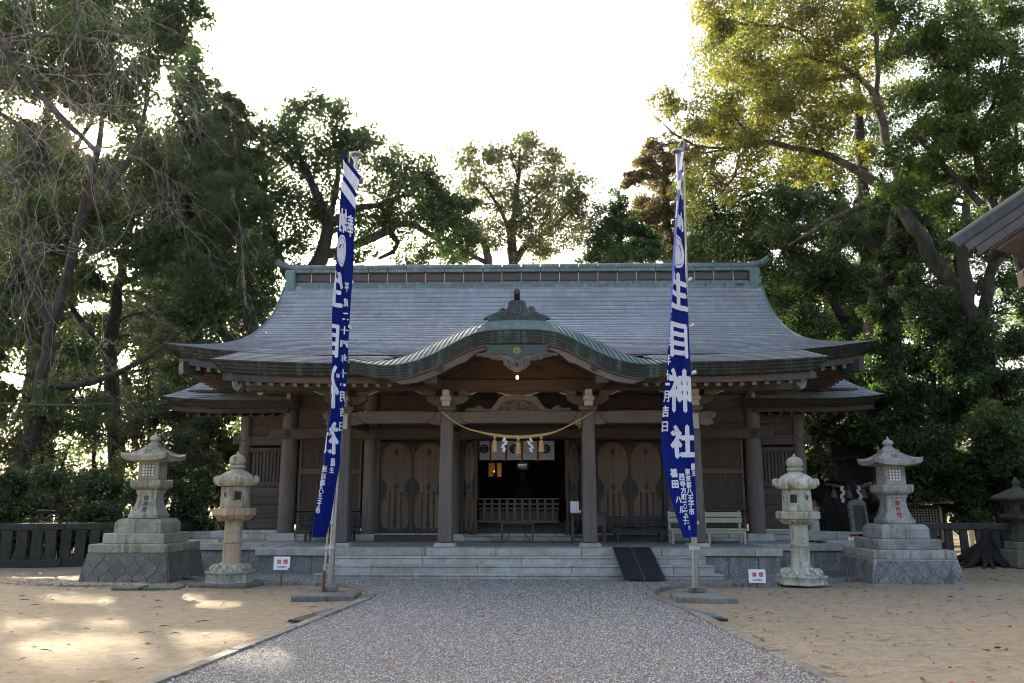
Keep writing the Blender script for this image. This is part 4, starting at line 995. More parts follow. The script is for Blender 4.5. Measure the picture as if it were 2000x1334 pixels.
# ------------------------------------------------------------------ lower wing roofs
for s in (-1, 1):
    wing = obj('wing_roof', MB().box(*sorted((s * 7.1, s * 8.6)), 20.9, 23.0, 4.28, 4.33), 'wood_h', hall)
    def ws(u, v, s=s):                                     # u 0..1 outwards
        uu_ = u if s > 0 else 1 - u
        x = s * (5.6 + uu_ * (3.32 - .10 * (v - 20.1))); z = 3.97 + .10 * np.clip((uu_ - .55) / .45, 0, 1) ** 2 * np.clip((23 - v) / 3, 0, 1) + .28 * (v - 20.1) + .04 * (v - 20.1) ** 2
        return np.stack([x, v + 0 * u, z], -1)
    V, F, A = lapped(ws, np.linspace(20.1, 24.5, 20), np.linspace(0, 1, 12), .015); quads('copper_sheets', V, F, 'copper_wing', wing, rnd=A, kind='stuff')
    def we(u): p = ws(u, np.full_like(u, 20.1)); p[..., 1] -= .02; p[..., 2] += .01; return p
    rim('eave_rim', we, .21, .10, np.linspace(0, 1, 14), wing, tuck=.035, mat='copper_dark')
    a, b = (.05, .93) if s > 0 else (.07, .95)
    strip('fascia_board', below(we, 1, .14, -.21), .11, .10, 10, 'dark_wood', wing, a, b)
    def Pw(u, v):
        y = 20.1 + (u if s > 0 else 1 - u) * 4.4; p = ws(np.full_like(u, 1. if s > 0 else 0.), y); p[..., 2] += .01 - .26 * (1 - v); p[..., 0] -= s * .31 * (1 - v); return p
    V, F, A = lapped(Pw, np.linspace(0, 1, 5), np.linspace(0, 1, 12), .008); quads('eave_rim', V, F, 'copper_rim', wing, rnd=A, kind='stuff')
    for x in np.arange(5.9, 8.6, .27): obj('rafter', MB().beam((s * x, 20.33, 3.62), (s * x, 21.2, 3.80), .07, .09), 'wood_y', wing)
    q = MB().add([(s * 5.6, 20.25, 3.73), (s * 8.8, 20.25, 3.73), (s * 8.4, 24.3, 4.5), (s * 5.6, 24.3, 4.5)], [(0, 1, 2, 3)]); obj('soffit_boards', q, 'wood_y', wing)
# ------------------------------------------------------------------ banners on their poles
FLAG_R = [(0.959, 2.625, 2.925), (1.349, 2.526, 2.929), (1.752, 2.451, 2.93), (2.16, 2.408, 2.931), (2.572, 2.405, 2.936), (2.989, 2.42, 2.928), (3.411, 2.459, 2.929), (3.838, 2.5, 2.93), (4.27, 2.532, 2.931), (4.708, 2.56, 2.931), (5.24, 2.609, 2.91), (5.87, 2.658, 2.914), (6.511, 2.725, 2.913), (6.836, 2.755, 2.904), (7.163, 2.802, 2.899), (7.446, 2.87, 2.901)]
TEXT_R = [('奉', 2.625, 6.171, 0.192, 0.313), ('納', 2.799, 6.17, 0.192, 0.312), ('生', 2.736, 4.945, 0.393, 0.626), ('目', 2.721, 4.122, 0.339, 0.576), ('神', 2.719, 3.3, 0.435, 0.718), ('社', 2.75, 2.472, 0.413, 0.55), ('平', 2.561, 4.84, 0.077, 0.159), ('成', 2.553, 4.62, 0.077, 0.158), ('二', 2.546, 4.427, 0.076, 0.123), ('十', 2.54, 4.253, 0.076, 0.157), ('四', 2.525, 4.071, 0.084, 0.156), ('年', 2.511, 3.787, 0.092, 0.189), ('十', 2.497, 3.53, 0.093, 0.171), ('一', 2.488, 3.386, 0.092, 0.042), ('月', 2.477, 3.191, 0.092, 0.186), ('吉', 2.464, 2.955, 0.109, 0.185), ('日', 2.46, 2.713, 0.091, 0.167), ('願', 2.906, 2.061, 0.09, 0.114), ('主', 2.91, 1.963, 0.082, 0.09), ('東', 2.804, 1.987, 0.091, 0.107), ('京', 2.808, 1.882, 0.09, 0.105), ('都', 2.812, 1.776, 0.09, 0.106), ('八', 2.82, 1.671, 0.106, 0.105), ('王', 2.828, 1.566, 0.106, 0.105), ('子', 2.832, 1.47, 0.106, 0.104), ('市', 2.832, 1.357, 0.097, 0.113), ('西', 2.694, 1.898, 0.107, 0.114), ('寺', 2.702, 1.792, 0.107, 0.106), ('方', 2.706, 1.687, 0.107, 0.105), ('町', 2.71, 1.582, 0.107, 0.097), ('一', 2.711, 1.502, 0.082, 0.024), ('〇', 2.713, 1.437, 0.073, 0.081), ('一', 2.714, 1.369, 0.082, 0.024), ('九', 2.724, 1.301, 0.081, 0.088), ('二', 2.748, 1.198, 0.065, 0.047), ('三', 2.765, 1.11, 0.065, 0.056), ('福', 2.561, 1.963, 0.123, 0.147), ('田', 2.571, 1.784, 0.115, 0.13), ('ハ', 2.607, 1.542, 0.098, 0.105), ('ル', 2.65, 1.389, 0.081, 0.113), ('子', 2.692, 1.221, 0.073, 0.128)]
FLAG_L = [(0.953, -3.194, -3.036), (1.266, -3.186, -2.967), (1.778, -3.126, -2.909), (2.149, -3.094, -2.853), (2.298, -3.079, -2.855), (2.816, -3.03, -2.837), (3.24, -3.003, -2.81), (3.782, -3.004, -2.794), (4.331, -3.027, -2.798), (4.889, -3.041, -2.78), (5.275, -3.022, -2.763), (5.976, -3.011, -2.763), (6.737, -2.989, -2.758), (7.313, -2.96, -2.749), (7.542, -2.952, -2.924)]
TEXT_L = [('奉', -2.824, 6.186, 0.098, 0.39), ('納', -2.933, 6.261, 0.115, 0.429), ('生', -3.026, 5.041, 0.245, 0.633), ('目', -3.04, 4.138, 0.224, 0.564), ('神', -3.026, 3.369, 0.257, 0.726), ('社', -3.016, 2.531, 0.27, 0.539), ('平', -2.844, 5.085, 0.07, 0.162), ('成', -2.851, 4.826, 0.078, 0.151), ('二', -2.851, 4.586, 0.096, 0.124), ('十', -2.854, 4.339, 0.104, 0.15), ('四', -2.854, 4.111, 0.112, 0.123), ('年', -2.853, 3.859, 0.095, 0.148), ('十', -2.847, 3.608, 0.086, 0.147), ('一', -2.848, 3.419, 0.077, 0.043), ('月', -2.845, 3.223, 0.068, 0.171), ('吉', -2.847, 2.968, 0.059, 0.153), ('日', -2.855, 2.724, 0.051, 0.151), ('願', -2.957, 2.14, 0.058, 0.133), ('主', -2.969, 2.016, 0.059, 0.1), ('東', -3.066, 2.033, 0.084, 0.116), ('京', -3.078, 1.918, 0.084, 0.107), ('都', -3.09, 1.811, 0.084, 0.107), ('八', -3.102, 1.705, 0.075, 0.106), ('王', -3.118, 1.599, 0.075, 0.098), ('子', -3.13, 1.485, 0.075, 0.106), ('市', -3.146, 1.38, 0.067, 0.113)]


def drape(tab, pole_right, width, sign, y0):
    zs_, xl_, xr_ = [np.array(q) for q in zip(*tab)]
    fl_, fr_ = hermite(zs_, xl_), hermite(zs_, xr_)
    def surf(u, z):
        u = np.clip(u, 0, 1); l, r = fl_(z), fr_(z); w = r - l
        dep = np.sqrt(np.maximum(width ** 2 - w ** 2, .0001)); far = (1 - u) if pole_right else u
        y = y0 + sign * dep * far + .034 * np.sin(u * 9 + z * .9) * far + .016 * np.sin(u * 15 - z * 1.7) + .01 * np.sin(u * 5 + z * 5.)
        return np.stack([l + w * u, y, z + 0 * u], -1)
    return surf, fl_, fr_, zs_[0], zs_[-1]
def cloth(name, surf, z0, z1, mat, parent, u0=0., u1=1., dy=0., nu_=21, nz=110, top=None, kind=None):
    P = []
    for i in range(nz + 1):
        u = np.linspace(u0, u1, nu_); z = z0 + (z1 - z0) * i / nz
        zz_ = np.full(nu_, z) if top is None else top(u, i / nz)
        p = surf(u, zz_); p[:, 1] += dy; P.append(p)
    idx = np.arange((nz + 1) * nu_).reshape(nz + 1, nu_); F_ = np.stack([idx[:-1, :-1], idx[:-1, 1:], idx[1:, 1:], idx[1:, :-1]], -1).reshape(-1, 4)
    o = quads(name, np.array(P), F_, mat, parent, smo=True)
    return o
def letter_on(surf, fl_, fr_, ch, cx, cz, w, h, parent, mirror=False, mat='flag_white', bold=.035, dy=-.012):
    me, w0, h0 = text_mesh(ch, 1., 0.)
    if w0 < 1e-4 or h0 < 1e-4: return
    bm = bmesh.new(); bm.from_mesh(me); bm.verts.ensure_lookup_table()
    for v in bm.verts: v.co.x *= (w - 2 * bold * w) / w0 * (-1 if mirror else 1); v.co.y *= (h - 2 * bold * h * w / max(h, .01)) / h0
    for k_ in np.arange(-.5, .51, .09):
        if abs(k_) < w / 2: bmesh.ops.bisect_plane(bm, geom=bm.verts[:] + bm.edges[:] + bm.faces[:], plane_co=(k_, 0, 0), plane_no=(1, 0, 0))
    for k_ in np.arange(-.5, .51, .12):
        if abs(k_) < h / 2: bmesh.ops.bisect_plane(bm, geom=bm.verts[:] + bm.edges[:] + bm.faces[:], plane_co=(0, k_, 0), plane_no=(0, 1, 0))
    bm.verts.index_update(); base = [(v.co.x, v.co.y) for v in bm.verts]; faces = [[v.index for v in f.verts] for f in bm.faces]; bm.free()
    mb = MB(); b = bold * w                                # heavy brush weight: the thin letter printed five times, shifted
    for n_, (ox, oz) in enumerate(((0, 0), (b, 0), (-b, 0), (0, b), (0, -b))):
        vs = []
        for x_, z_ in base:
            x, z = cx + x_ + ox, cz + z_ + oz; l, r = float(fl_(z)), float(fr_(z)); u = (x - l) / (r - l)
            p = surf(np.array([min(.992, max(.008, u))]), np.array([z]))[0]; vs.append((p[0], p[1] + dy - .0005 * n_, p[2]))
        mb.add(vs, faces)
    obj('letter', mb, mat, parent, fix=False)
def crest(surf, fl_, fr_, cx, cz, rx, rz, parent):
    def shape(pts, mat, dy):
        P = []
        for x, z in pts:
            l, r = float(fl_(z)), float(fr_(z)); u = min(.992, max(.008, (x - l) / (r - l))); q = surf(np.array([u]), np.array([z]))[0]; P.append((q[0], q[1] + dy, q[2]))
        c_ = surf(np.array([min(.99, max(.01, (cx - float(fl_(cz))) / (float(fr_(cz)) - float(fl_(cz))))) ]), np.array([cz]))[0]
        return P
    def ringmesh(name, r0, r1, mat, dy, n=40):
        mb = MB(); a = np.linspace(0, 2 * math.pi, n + 1)[:-1]
        for s_ in np.linspace(r0, r1, 4):
            mb.v += shape([(cx + rx * s_ * math.sin(t), cz + rz * s_ * math.cos(t) * (1.0 if math.cos(t) < 0 else 1.12)) for t in a], mat, dy)
        for j in range(3):
            for i in range(n): mb.f.append((j * n + i, j * n + (i + 1) % n, (j + 1) * n + (i + 1) % n, (j + 1) * n + i))
        return obj(name, mb, mat, parent, fix=False)
    ringmesh('crest', .02, 1., 'flag_white', -.013)
    ringmesh('crest_ring', .80, .84, 'flag_blue', -.018)
    # the comma eye
    mb = MB(); pts = []
    for i in range(14):
        t = i / 13; a = -1.2 + 3.3 * t; q = .52; w = .17 * (1 - t) ** .7 + .02
        pts.append((cx + rx * q * math.sin(a), cz + rz * (q * math.cos(a) - .05), w))
    L_ = shape([(x - rx * w * .6, z) for x, z, w in pts], 0, -.021); R_ = shape([(x + rx * w * .6, z) for x, z, w in pts], 0, -.021)
    mb.v += L_ + R_; n = len(L_)
    for i in range(n - 1): mb.f.append((i, i + 1, n + i + 1, n + i))
    obj('crest_comma', mb, 'flag_blue', parent, fix=False)
def pole_set(x, side, label_s, top):
    pole = thing('flagpole', 'tall steel flagpole on a round foot %s' % label_s, 'flagpole', (x, 13.75, 0), 'flagpoles beside the path')
    xh = x + (.165 if side < 0 else -.01)                   # the left pole leans a little
    obj('shaft', MB().tube([(x, 13.75, .05), (x + (xh - x) * .4, 13.75, top * .4), (xh, 13.75, top)], [.049, .046, .037], 16), 'steel', pole, smo=50)
    obj('foot_collar', MB().lathe([(.14, .09), (.14, .165), (.09, .18), (.075, .20)], 20, (x, 13.75)), 'concrete', pole, bevel=.005)
    obj('cap', MB().lathe([(.05, top - .04), (.105, top), (.11, top + .03), (.075, top + .045), (.02, top + .05)], 20, (xh, 13.75)), 'steel', pole, smo=40)
    bx, by = x - .07, 13.60
    rod = thing('banner_rod', 'thin white banner rod standing against the steel pole %s' % label_s, 'rod', (bx, by, 0), 'banner rods')
    xt = {-1: -2.815, 1: 2.985}[side]
    obj('rod_shaft', MB().tube([(bx, by, .09), (bx + (xt - bx) * .3, by, 2.2), (xt, by, top - .25)], .017, 8), 'bamboo_white', rod, smo=50)
    obj('rusty_foot', MB().tube([(bx, by, .085), (bx + .005, by, .42 if side < 0 else .16)], .024, 8), 'rust', rod, smo=50)
    for z in (.75, 1.15): obj('strap', MB().box(bx - .01, x + .06, by - .026, 13.81, z, z + .05), 'cloth_white', rod, bevel=.004)
    return pole, rod
slabm = lambda nm, pts, z0, z1, lab: obj(nm, MB().add([(a, b, z0) for a, b in pts] + [(a, b, z1) for a, b in pts], [(3, 2, 1, 0), (4, 5, 6, 7), (0, 1, 5, 4), (1, 2, 6, 5), (2, 3, 7, 6), (3, 0, 4, 7)]), 'concrete', None, bevel=.015, label=lab, cat='slab', group='pole footing slabs', origin=(sum(a for a, b in pts) / 4, sum(b for a, b in pts) / 4, 0))
slabm('footing_slab', [(-3.42, 13.0), (-2.48, 13.12), (-2.52, 13.95), (-3.36, 13.95)], -.05, .085, 'concrete footing slab under the left flagpole')
slabm('footing_slab', [(2.48, 13.1), (3.38, 12.92), (3.34, 13.9), (2.52, 13.95)], -.05, .085, 'concrete footing slab under the right flagpole')
pole_set(-3.0, -1, 'left of the gravel path', 7.62); pole_set(2.92, 1, 'right of the gravel path', 7.62)
# right banner
FLAG_R = [r for r in FLAG_R if r[0] < 7.55]
sR, lR, rR, zb, zt = drape(FLAG_R, True, .53, -1, 13.50)
bR = thing('banner', 'right indigo banner with its large white characters in full view', 'banner', (2.95, 13.65, 4.2), 'indigo banners')
cloth('cloth', sR, zb, zt, 'flag_blue', bR)
for a, b in ((6.62, 6.80), (6.95, 7.14)): cloth('white_band', sR, a, b, 'flag_white', bR, dy=-.012, nz=6, u0=.3 if a < 6.9 else 0.)
for ch, cx, cz, w, h in TEXT_R: letter_on(sR, lR, rR, ch, cx, cz, w, h, bR, bold=.05 if h > .4 else .055)
crest(sR, lR, rR, 2.73, 5.60, .16, .265, bR)
def foldsurf(u, z):                                        # free edge turned back towards the camera, sun glow through the cloth put into its blue
    w = np.interp(z, [3.9, 4.6, 5.4, 6.2, 6.9, 7.45], [.01, .02, .028, .036, .05, .025]); p = sR(np.zeros_like(z), z)
    return np.stack([p[..., 0] - .006 + w * u, p[..., 1] - .02 - .12 * w / .1 * u, z + 0 * u], -1)
cloth('folded_edge', foldsurf, 3.95, 7.45, 'flag_sunlit', bR, nu_=4)
for a, b in ((6.60, 6.77), (6.94, 7.26)): cloth('white_band', foldsurf, a, b, 'flag_white', bR, nu_=4, nz=6, dy=-.006)
cloth('white_band', foldsurf, 6.12, 6.42, 'flag_white', bR, u0=.0, u1=.5, nu_=3, nz=6, dy=-.006)
obj('top_bar', MB().tube([(2.985, 13.62, 7.46), (2.90, 13.75, 7.66), (2.975, 13.45, 7.80)], .012, 6), 'bamboo_white', bR)
for z in (6.0, 5.2, 4.4, 3.6): obj('loop', MB().box(2.975, 3.02, 13.49, 13.66, z, z + .05), 'flag_white', bR)
# left banner, seen from its back, its lower end twisted round
sL, lL, rL, zb, zt = drape(FLAG_L, True, .30, -1, 13.50)
bL = thing('banner', 'left indigo banner turned edgeways with its characters half hidden', 'banner', (-2.97, 13.65, 4.2), 'indigo banners')
def slant(u, t): return zb + (7.44 - .30 * np.clip(u, 0, 1) - zb) * t
cloth('cloth', sL, zb, zt, 'flag_blue', bL, top=slant)
for a, b in ((7.10, 7.33), (6.80, 7.00)):
    cloth('white_band', sL, 0, 1, 'flag_white', bL, dy=-.012, nz=6, top=lambda u, t, a=a, b=b: a + (b - a) * t - .30 * u + .0)
for ch, cx, cz, w, h in TEXT_L: letter_on(sL, lL, rL, ch, cx, cz, w, h, bL, mirror=cz > 2.3, bold=.05 if h > .35 else .055)
crest(sL, lL, rL, -2.94, 5.71, .066, .265, bL)
obj('top_bar', MB().tube([(-2.81, 13.6, 7.38), (-2.93, 13.85, 7.62), (-3.03, 14.05, 7.80)], .012, 6), 'bamboo_white', bL)
obj('bar_tip', MB().tube([(-3.035, 14.02, 7.40), (-3.03, 14.05, 7.82)], .014, 6), 'bamboo_white', bL)
for z in (6.95, 6.0, 5.2, 4.4): obj('loop', MB().box(-2.86, -2.78, 13.5, 13.66, z, z + .05), 'flag_white', bL)

# ------------------------------------------------------------------ stone lanterns
def sq(prof, c): return MB().lathe(prof, 4, c)
def big_lantern(cx, cy, dz, mat, base_mat, mortar, ink, label, mosslabel):
    L = thing('stone_lantern', label, 'stone lantern', (cx, cy, 0), 'tall square lanterns on stepped bases')
    b = obj('base', sq([(.865, -.05), (.835, .1), (.785, .50 + dz), (.775, .535 + dz)], (cx, cy)), base_mat, L)
    # polygonal facing stones with recessed joints, on the front and the two sides
    def face_stones(axis, s):
        zt_ = .52 + dz; n = 6; wb = .86
        for i in range(-3, 4):
            for j in range(3):
                u = (i + (.5 if j % 2 else 0)) * .30; v = .02 + j * .185
                hx = [(u + a + .05 * noise.noise(Vector(((u + a) * 5, (v + c_) * 5, cx))), v + c_ + .06 * noise.noise(Vector(((u + a) * 5, (v + c_) * 5, cx + 9)))) for a, c_ in ((-.15, .0), (0, -.115), (.15, .0), (.15, .075), (0, .19), (-.15, .075))]
                rad_ = lambda z: .865 - .08 * (z + .05) / (.55 + dz)
                lim = lambda z: rad_(z) - .012
                cl = []
                for (a, z) in hx:
                    z = min(max(z, .0), zt_); a = max(-lim(z), min(lim(z), a)); cl.append((a, z))
                q = [cl[0]]
                for p in cl[1:]:
                    if abs(p[0] - q[-1][0]) + abs(p[1] - q[-1][1]) > .01: q.append(p)
                if len(q) < 3: continue
                ar = abs(sum(q[t][0] * q[(t + 1) % len(q)][1] - q[(t + 1) % len(q)][0] * q[t][1] for t in range(len(q)))) / 2
                if ar < .004: continue
                mx, mz = sum(p[0] for p in q) / len(q), sum(p[1] for p in q) / len(q)
                out = RNG.uniform(.010, .022); vs = []
                for sc, d in (((.975, -.03), (.95, out)) if dz == 0 else ((.955, -.03), (.935, out))):
                    for a, z in q:
                        a2, z2 = mx + (a - mx) * sc, mz + (z - mz) * sc; rr = rad_(z2) + d
                        vs.append({'f': (cx + a2, cy - rr, z2), 'x': (cx + s * rr, cy + a2, z2)}[axis])
                m_ = len(q); fs_ = [tuple(range(m_, 2 * m_))] + [(t, (t + 1) % m_, m_ + (t + 1) % m_, m_ + t) for t in range(m_)]
                obj('facing_stone', MB().add(vs, fs_), base_mat, b)
    face_stones('f', 1); face_stones('x', -1); face_stones('x', 1)
    me = b.data; me.materials.clear(); me.materials.append(M[mortar])
    obj('base_slab', sq([(.765, .54 + dz), (.775, .55 + dz), (.775, .69 + dz), (.76, .70 + dz)], (cx, cy)), mat, L, bevel=.01)
    obj('step', sq([(.60, .70 + dz), (.60, .885 + dz), (.585, .895 + dz)], (cx, cy)), mat, L, bevel=.012)
    obj('step', sq([(.465, .895 + dz), (.46, 1.09 + dz), (.40, 1.17 + dz)], (cx, cy)), mat, L, bevel=.012)
    sao = [(.285, 1.17), (.295, 1.19), (.292, 1.235)] + [(.185 + .107 * (1 - t) ** 1.9, 1.24 + .37 * t) for t in np.linspace(0, 1, 9)] + [(.19, 1.655), (.212, 1.70), (.205, 1.735)]
    sh_ = obj('shaft', sq([(r, z + dz) for r, z in sao], (cx, cy)), mat, L, bevel=.012)
    obj('platform', sq([(r, z + dz) for r, z in [(.205, 1.735), (.255, 1.755), (.305, 1.80), (.305, 1.92), (.292, 1.935)]], (cx, cy)), mat, L, bevel=.012)
    fb = obj('fire_box', sq([(.208, 1.935 + dz), (.204, 2.30 + dz)], (cx, cy)), mat, L, bevel=.01)
    for s, ax in ((1, 'f'), (-1, 'x'), (1, 'x')):
        fr = MB(); ho = MB(); w = .118; z0, z1 = 2.0 + dz, 2.235 + dz
        def put(mb, a0, a1, zz0, zz1, d0, d1):
            if ax == 'f': mb.box(cx + a0, cx + a1, cy - d1, cy - d0, zz0, zz1)
            else: mb.box(*sorted((cx + s * d0, cx + s * d1)), cy + a0, cy + a1, zz0, zz1)
        if ax == 'f':
            put(ho, -w + .002, w - .002, z0 + .002, z1 - .002, .195, .2105)
            for i in range(5): put(fr, -w + i * (2 * w) / 4 - .012, -w + i * (2 * w) / 4 + .012, z0, z1, .195, .219)
            for i in range(5): put(fr, -w - .012, w + .012, z0 + (z1 - z0) * i / 4 - .011, z0 + (z1 - z0) * i / 4 + .011, .195, .216)
            obj('window_opening', ho, 'paper' if dz == 0 else 'sign_white', fb); obj('window_grille', fr, mat, fb)
        else:
            pts = [(s * .21 + cx, cy + .06 * math.cos(t), (z0 + z1) / 2 + .08 * math.sin(t)) for t in np.linspace(0, 2 * math.pi, 20)]
            obj('round_relief', MB().tube(pts, .012, 5), mat, fb)
    ez = 2.335 + dz
    def warp(x, y, z, r, a):
        d = min(abs(x - cx), abs(y - cy)) / max(.62, 1e-6); return x, y, z + .075 * (d ** 2.2) * (1 if z < 2.52 + dz else 0)
    rf = MB(); prof = [(.22, 2.29), (.455, 2.315), (.468, 2.405)] + [(.468 - .31 * t, 2.405 + .175 * t ** 1.7) for t in np.linspace(.12, 1, 7)]
    n = 32; 
    for r, z in prof:                                      # square rings with lifted corners
        for k_ in range(n):
            e = k_ * 4 // n; t = (k_ % (n // 4)) / (n // 4) * 2 - 1; px_, py_ = [(t, -1), (1, t), (-t, 1), (-1, -t)][e]
            rf.v.append((cx + r * px_, cy + r * py_, z + dz + .07 * abs(t) ** 3.2 * (min(1., r / .465) ** 3)))
    for i in range(len(prof) - 1):
        for k_ in range(n): rf.f.append((i * n + k_, i * n + (k_ + 1) % n, (i + 1) * n + (k_ + 1) % n, (i + 1) * n + k_))
    rf.f.append(tuple(range(n - 1, -1, -1))); rf.f.append(tuple((len(prof) - 1) * n + k_ for k_ in range(n)))
    r_ = obj('roof', rf, mat, L, smo=28)
    cr = obj('roof_crest', MB().tube([(cx, cy - .24, 2.515 + dz), (cx, cy - .32, 2.505 + dz)], .06, 18), mat, r_, bevel=.01)
    swirl(cx, 2.505 + dz, .042, cy - .325, cr, mat)
    obj('finial', MB().box(cx - .15, cx + .15, cy - .15, cy + .15, 2.565 + dz, 2.63 + dz).lathe([(.14, 2.63 + dz), (.10, 2.675 + dz), (.065, 2.70 + dz), (.075, 2.715 + dz), (.105, 2.745 + dz), (.105, 2.775 + dz), (.075, 2.815 + dz), (.03, 2.84 + dz), (.018, 2.885 + dz), (.004, 2.905 + dz)], 20, (cx, cy)), mat, L, smo=40)
    for i, ch in enumerate('御神燈'):                       # cut into the shaft
        me, w0, h0 = text_mesh(ch, 1., .02); z = 1.575 - .115 * i + dz; t = (z - dz - 1.24) / .37; rr = .185 + .107 * (1 - t) ** 1.9
        sc = .105 / max(w0, h0); co = np.zeros(len(me.vertices) * 3, np.float32); me.vertices.foreach_get('co', co); co = co.reshape(-1, 3) * sc
        zz_ = z + co[:, 1]; tt = np.clip((zz_ - dz - 1.24) / .37, 0, 1); yy_ = cy - (.185 + .107 * (1 - tt) ** 1.9) - .004
        P = np.stack([cx + co[:, 0], yy_ - np.maximum(co[:, 2], 0) * .5, zz_], -1) - np.array(L.location); me.vertices.foreach_set('co', P.astype(np.float32).ravel()); me.materials.clear(); me.materials.append(M[ink]); me.update()
        link(bpy.data.objects.new('letter', me), L)
    return L
big_lantern(-7.43, 16.72, 0., 'lantern_stone', 'base_stone', 'base_stone', 'engrave_dark', 'weathered brown square stone lantern with dark lettering, left of the shrine', '')
big_lantern(7.50, 16.85, -.10, 'lantern_grey', 'base_stone_grey', 'mortar', 'engrave_red', 'grey square stone lantern with red lettering, right of the shrine', '')

def round_lantern(cx, cy, label, m_top, m_box, m_plat, m_up, m_low, dz, pad, turn):
    L = thing('stone_lantern', label, 'stone lantern', (cx, cy, 0), 'round pillared stone lanterns before the steps')
    hexr = math.pi / 6
    if pad: obj('ground_slab', MB().add([(cx + a, cy + b, z) for z in (-.03, .055) for a, b in ((-.62, -.42), (.45, -.5), (.72, .3), (-.4, .5))], [(3, 2, 1, 0), (4, 5, 6, 7), (0, 1, 5, 4), (1, 2, 6, 5), (2, 3, 7, 6), (3, 0, 4, 7)]), 'base_stone', L, bevel=.02)
    b = obj('base', MB().lathe([(.40, .03), (.405, .06), (.385, .075), (.385, .20 + dz), (.405, .215 + dz), (.405, .25 + dz)], 6, (cx, cy)), m_low if m_low != 'lantern_pink' else 'lantern_stone', L, bevel=.012)
    mb = MB().lathe([(.36, .25 + dz), (.345, .285 + dz), (.25, .345 + dz), (.20, .365 + dz), (.19, .385 + dz)], 24, (cx, cy))
    lt = obj('lotus_base', mb, m_box, L, smo=50)
    for k_ in range(12):
        a = k_ * math.pi / 6; c_, s_ = math.cos(a), math.sin(a)
        obj('petal', MB().tube([(cx + r * c_, cy + r * s_, z + dz) for r, z in ((.355, .262), (.345, .295), (.29, .335), (.23, .360))], [.03, .05, .045, .015], 7), m_box, lt, smo=60)
    obj('pillar', MB().lathe([(.178, .38 + dz), (.176, .40 + dz), (.165, .43 + dz), (.163, .72 + dz), (.17, .745 + dz)], 28, (cx, cy)), m_low, L, smo=40)
    obj('pillar_ring', MB().lathe([(.17, .745 + dz), (.187, .76 + dz), (.187, .785 + dz), (.17, .80 + dz)], 28, (cx, cy)), m_low, L, smo=60)
    obj('pillar', MB().lathe([(.16, .80 + dz), (.158, 1.10 + dz), (.17, 1.14 + dz), (.172, 1.16 + dz)], 28, (cx, cy)), m_up, L, smo=40)
    tp_ = obj('platform', MB().lathe([(.19, 1.155 + dz), (.24, 1.18 + dz), (.30, 1.225 + dz), (.31, 1.245 + dz), (.345, 1.25 + dz), (.35, 1.26 + dz), (.35, 1.365 + dz), (.335, 1.385 + dz)], 6, (cx, cy)), m_plat, L, bevel=.01)
    for k_ in range(18):
        a = k_ * math.pi / 9; c_, s_ = math.cos(a), math.sin(a)
        obj('petal', MB().tube([(cx + r * c_, cy + r * s_, z + dz) for r, z in ((.20, 1.165), (.26, 1.19), (.31, 1.235))], [.02, .036, .03], 5), m_plat, tp_, smo=60)
    fb = MB(); r0, r1 = .235, .225; zb_, zt_ = 1.385 + dz, 1.79 + dz
    fbx = obj('fire_box', fb.lathe([(.24, zb_), (.228, zt_)], 6, (cx, cy)), m_box, L, bevel=.012)
    for k_ in range(6):
        a = -math.pi / 2 + turn * math.pi / 6 + k_ * math.pi / 3; n_ = Vector((math.cos(a), math.sin(a), 0)); t_ = Vector((-n_.y, n_.x, 0)); c0 = Vector((cx, cy, 0)) + n_ * .236
        if k_ % 3 == 0:                                    # square window with a raised frame
            w = .062; z0, z1 = 1.54 + dz, 1.69 + dz; q = MB()
            for (a0, a1, b0, b1) in ((-w - .022, w + .022, z1, z1 + .022), (-w - .022, w + .022, z0 - .022, z0), (-w - .022, -w, z0, z1), (w, w + .022, z0, z1)):
                P = [c0 + t_ * a_ + n_ * d + Vector((0, 0, z_)) for d in (-.02, .014) for a_, z_ in ((a0, b0), (a1, b0), (a1, b1), (a0, b1))]
                q.add(P, [(3, 2, 1, 0), (4, 5, 6, 7), (0, 1, 5, 4), (1, 2, 6, 5), (2, 3, 7, 6), (3, 0, 4, 7)])
            obj('window_frame', q, m_box, fbx)
            P = [c0 + t_ * a_ - n_ * 0 + n_ * .001 + Vector((0, 0, z_)) for a_, z_ in ((-w, z0), (w, z0), (w, z1), (-w, z1))]
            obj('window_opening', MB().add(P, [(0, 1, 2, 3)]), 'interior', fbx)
        else:
            P = [c0 + t_ * (.042 * math.cos(t)) + Vector((0, 0, 1.635 + dz + .055 * math.sin(t))) + n_ * .003 for t in np.linspace(0, 2 * math.pi, 17)[:-1]]
            obj('round_opening', MB().add(P, [tuple(range(16))]), 'dark_stone' if k_ % 2 else m_low, fbx)
            obj('round_frame', MB().tube(P + P[:1], .009, 5), m_box, fbx)
    rf = MB(); n = 144; prof = [(.22, 1.79), (.315, 1.795), (.345, 1.825), (.35, 1.865), (.335, 1.92), (.30, 1.97), (.25, 2.02), (.19, 2.06), (.14, 2.08), (.13, 2.09)]
    for r, z in prof:
        for k_ in range(n):
            a = 2 * math.pi * k_ / n + math.pi / 6; lob = abs(math.cos(3 * (a - math.pi / 6))); f_ = 1 + .08 * (lob - .5) * (r > .25) + .022 * math.cos(24 * a) * (.15 < r < .345)
            rf.v.append((cx + r * f_ * math.cos(a), cy + r * f_ * math.sin(a), z + dz + (.02 * lob if r > .33 else 0)))
    for i in range(len(prof) - 1):
        for k_ in range(n): rf.f.append((i * n + k_, i * n + (k_ + 1) % n, (i + 1) * n + (k_ + 1) % n, (i + 1) * n + k_))
    rf.f.append(tuple(range(n - 1, -1, -1))); rf.f.append(tuple((len(prof) - 1) * n + k_ for k_ in range(n)))
    r_ = obj('roof', rf, m_top, L, smo=50)
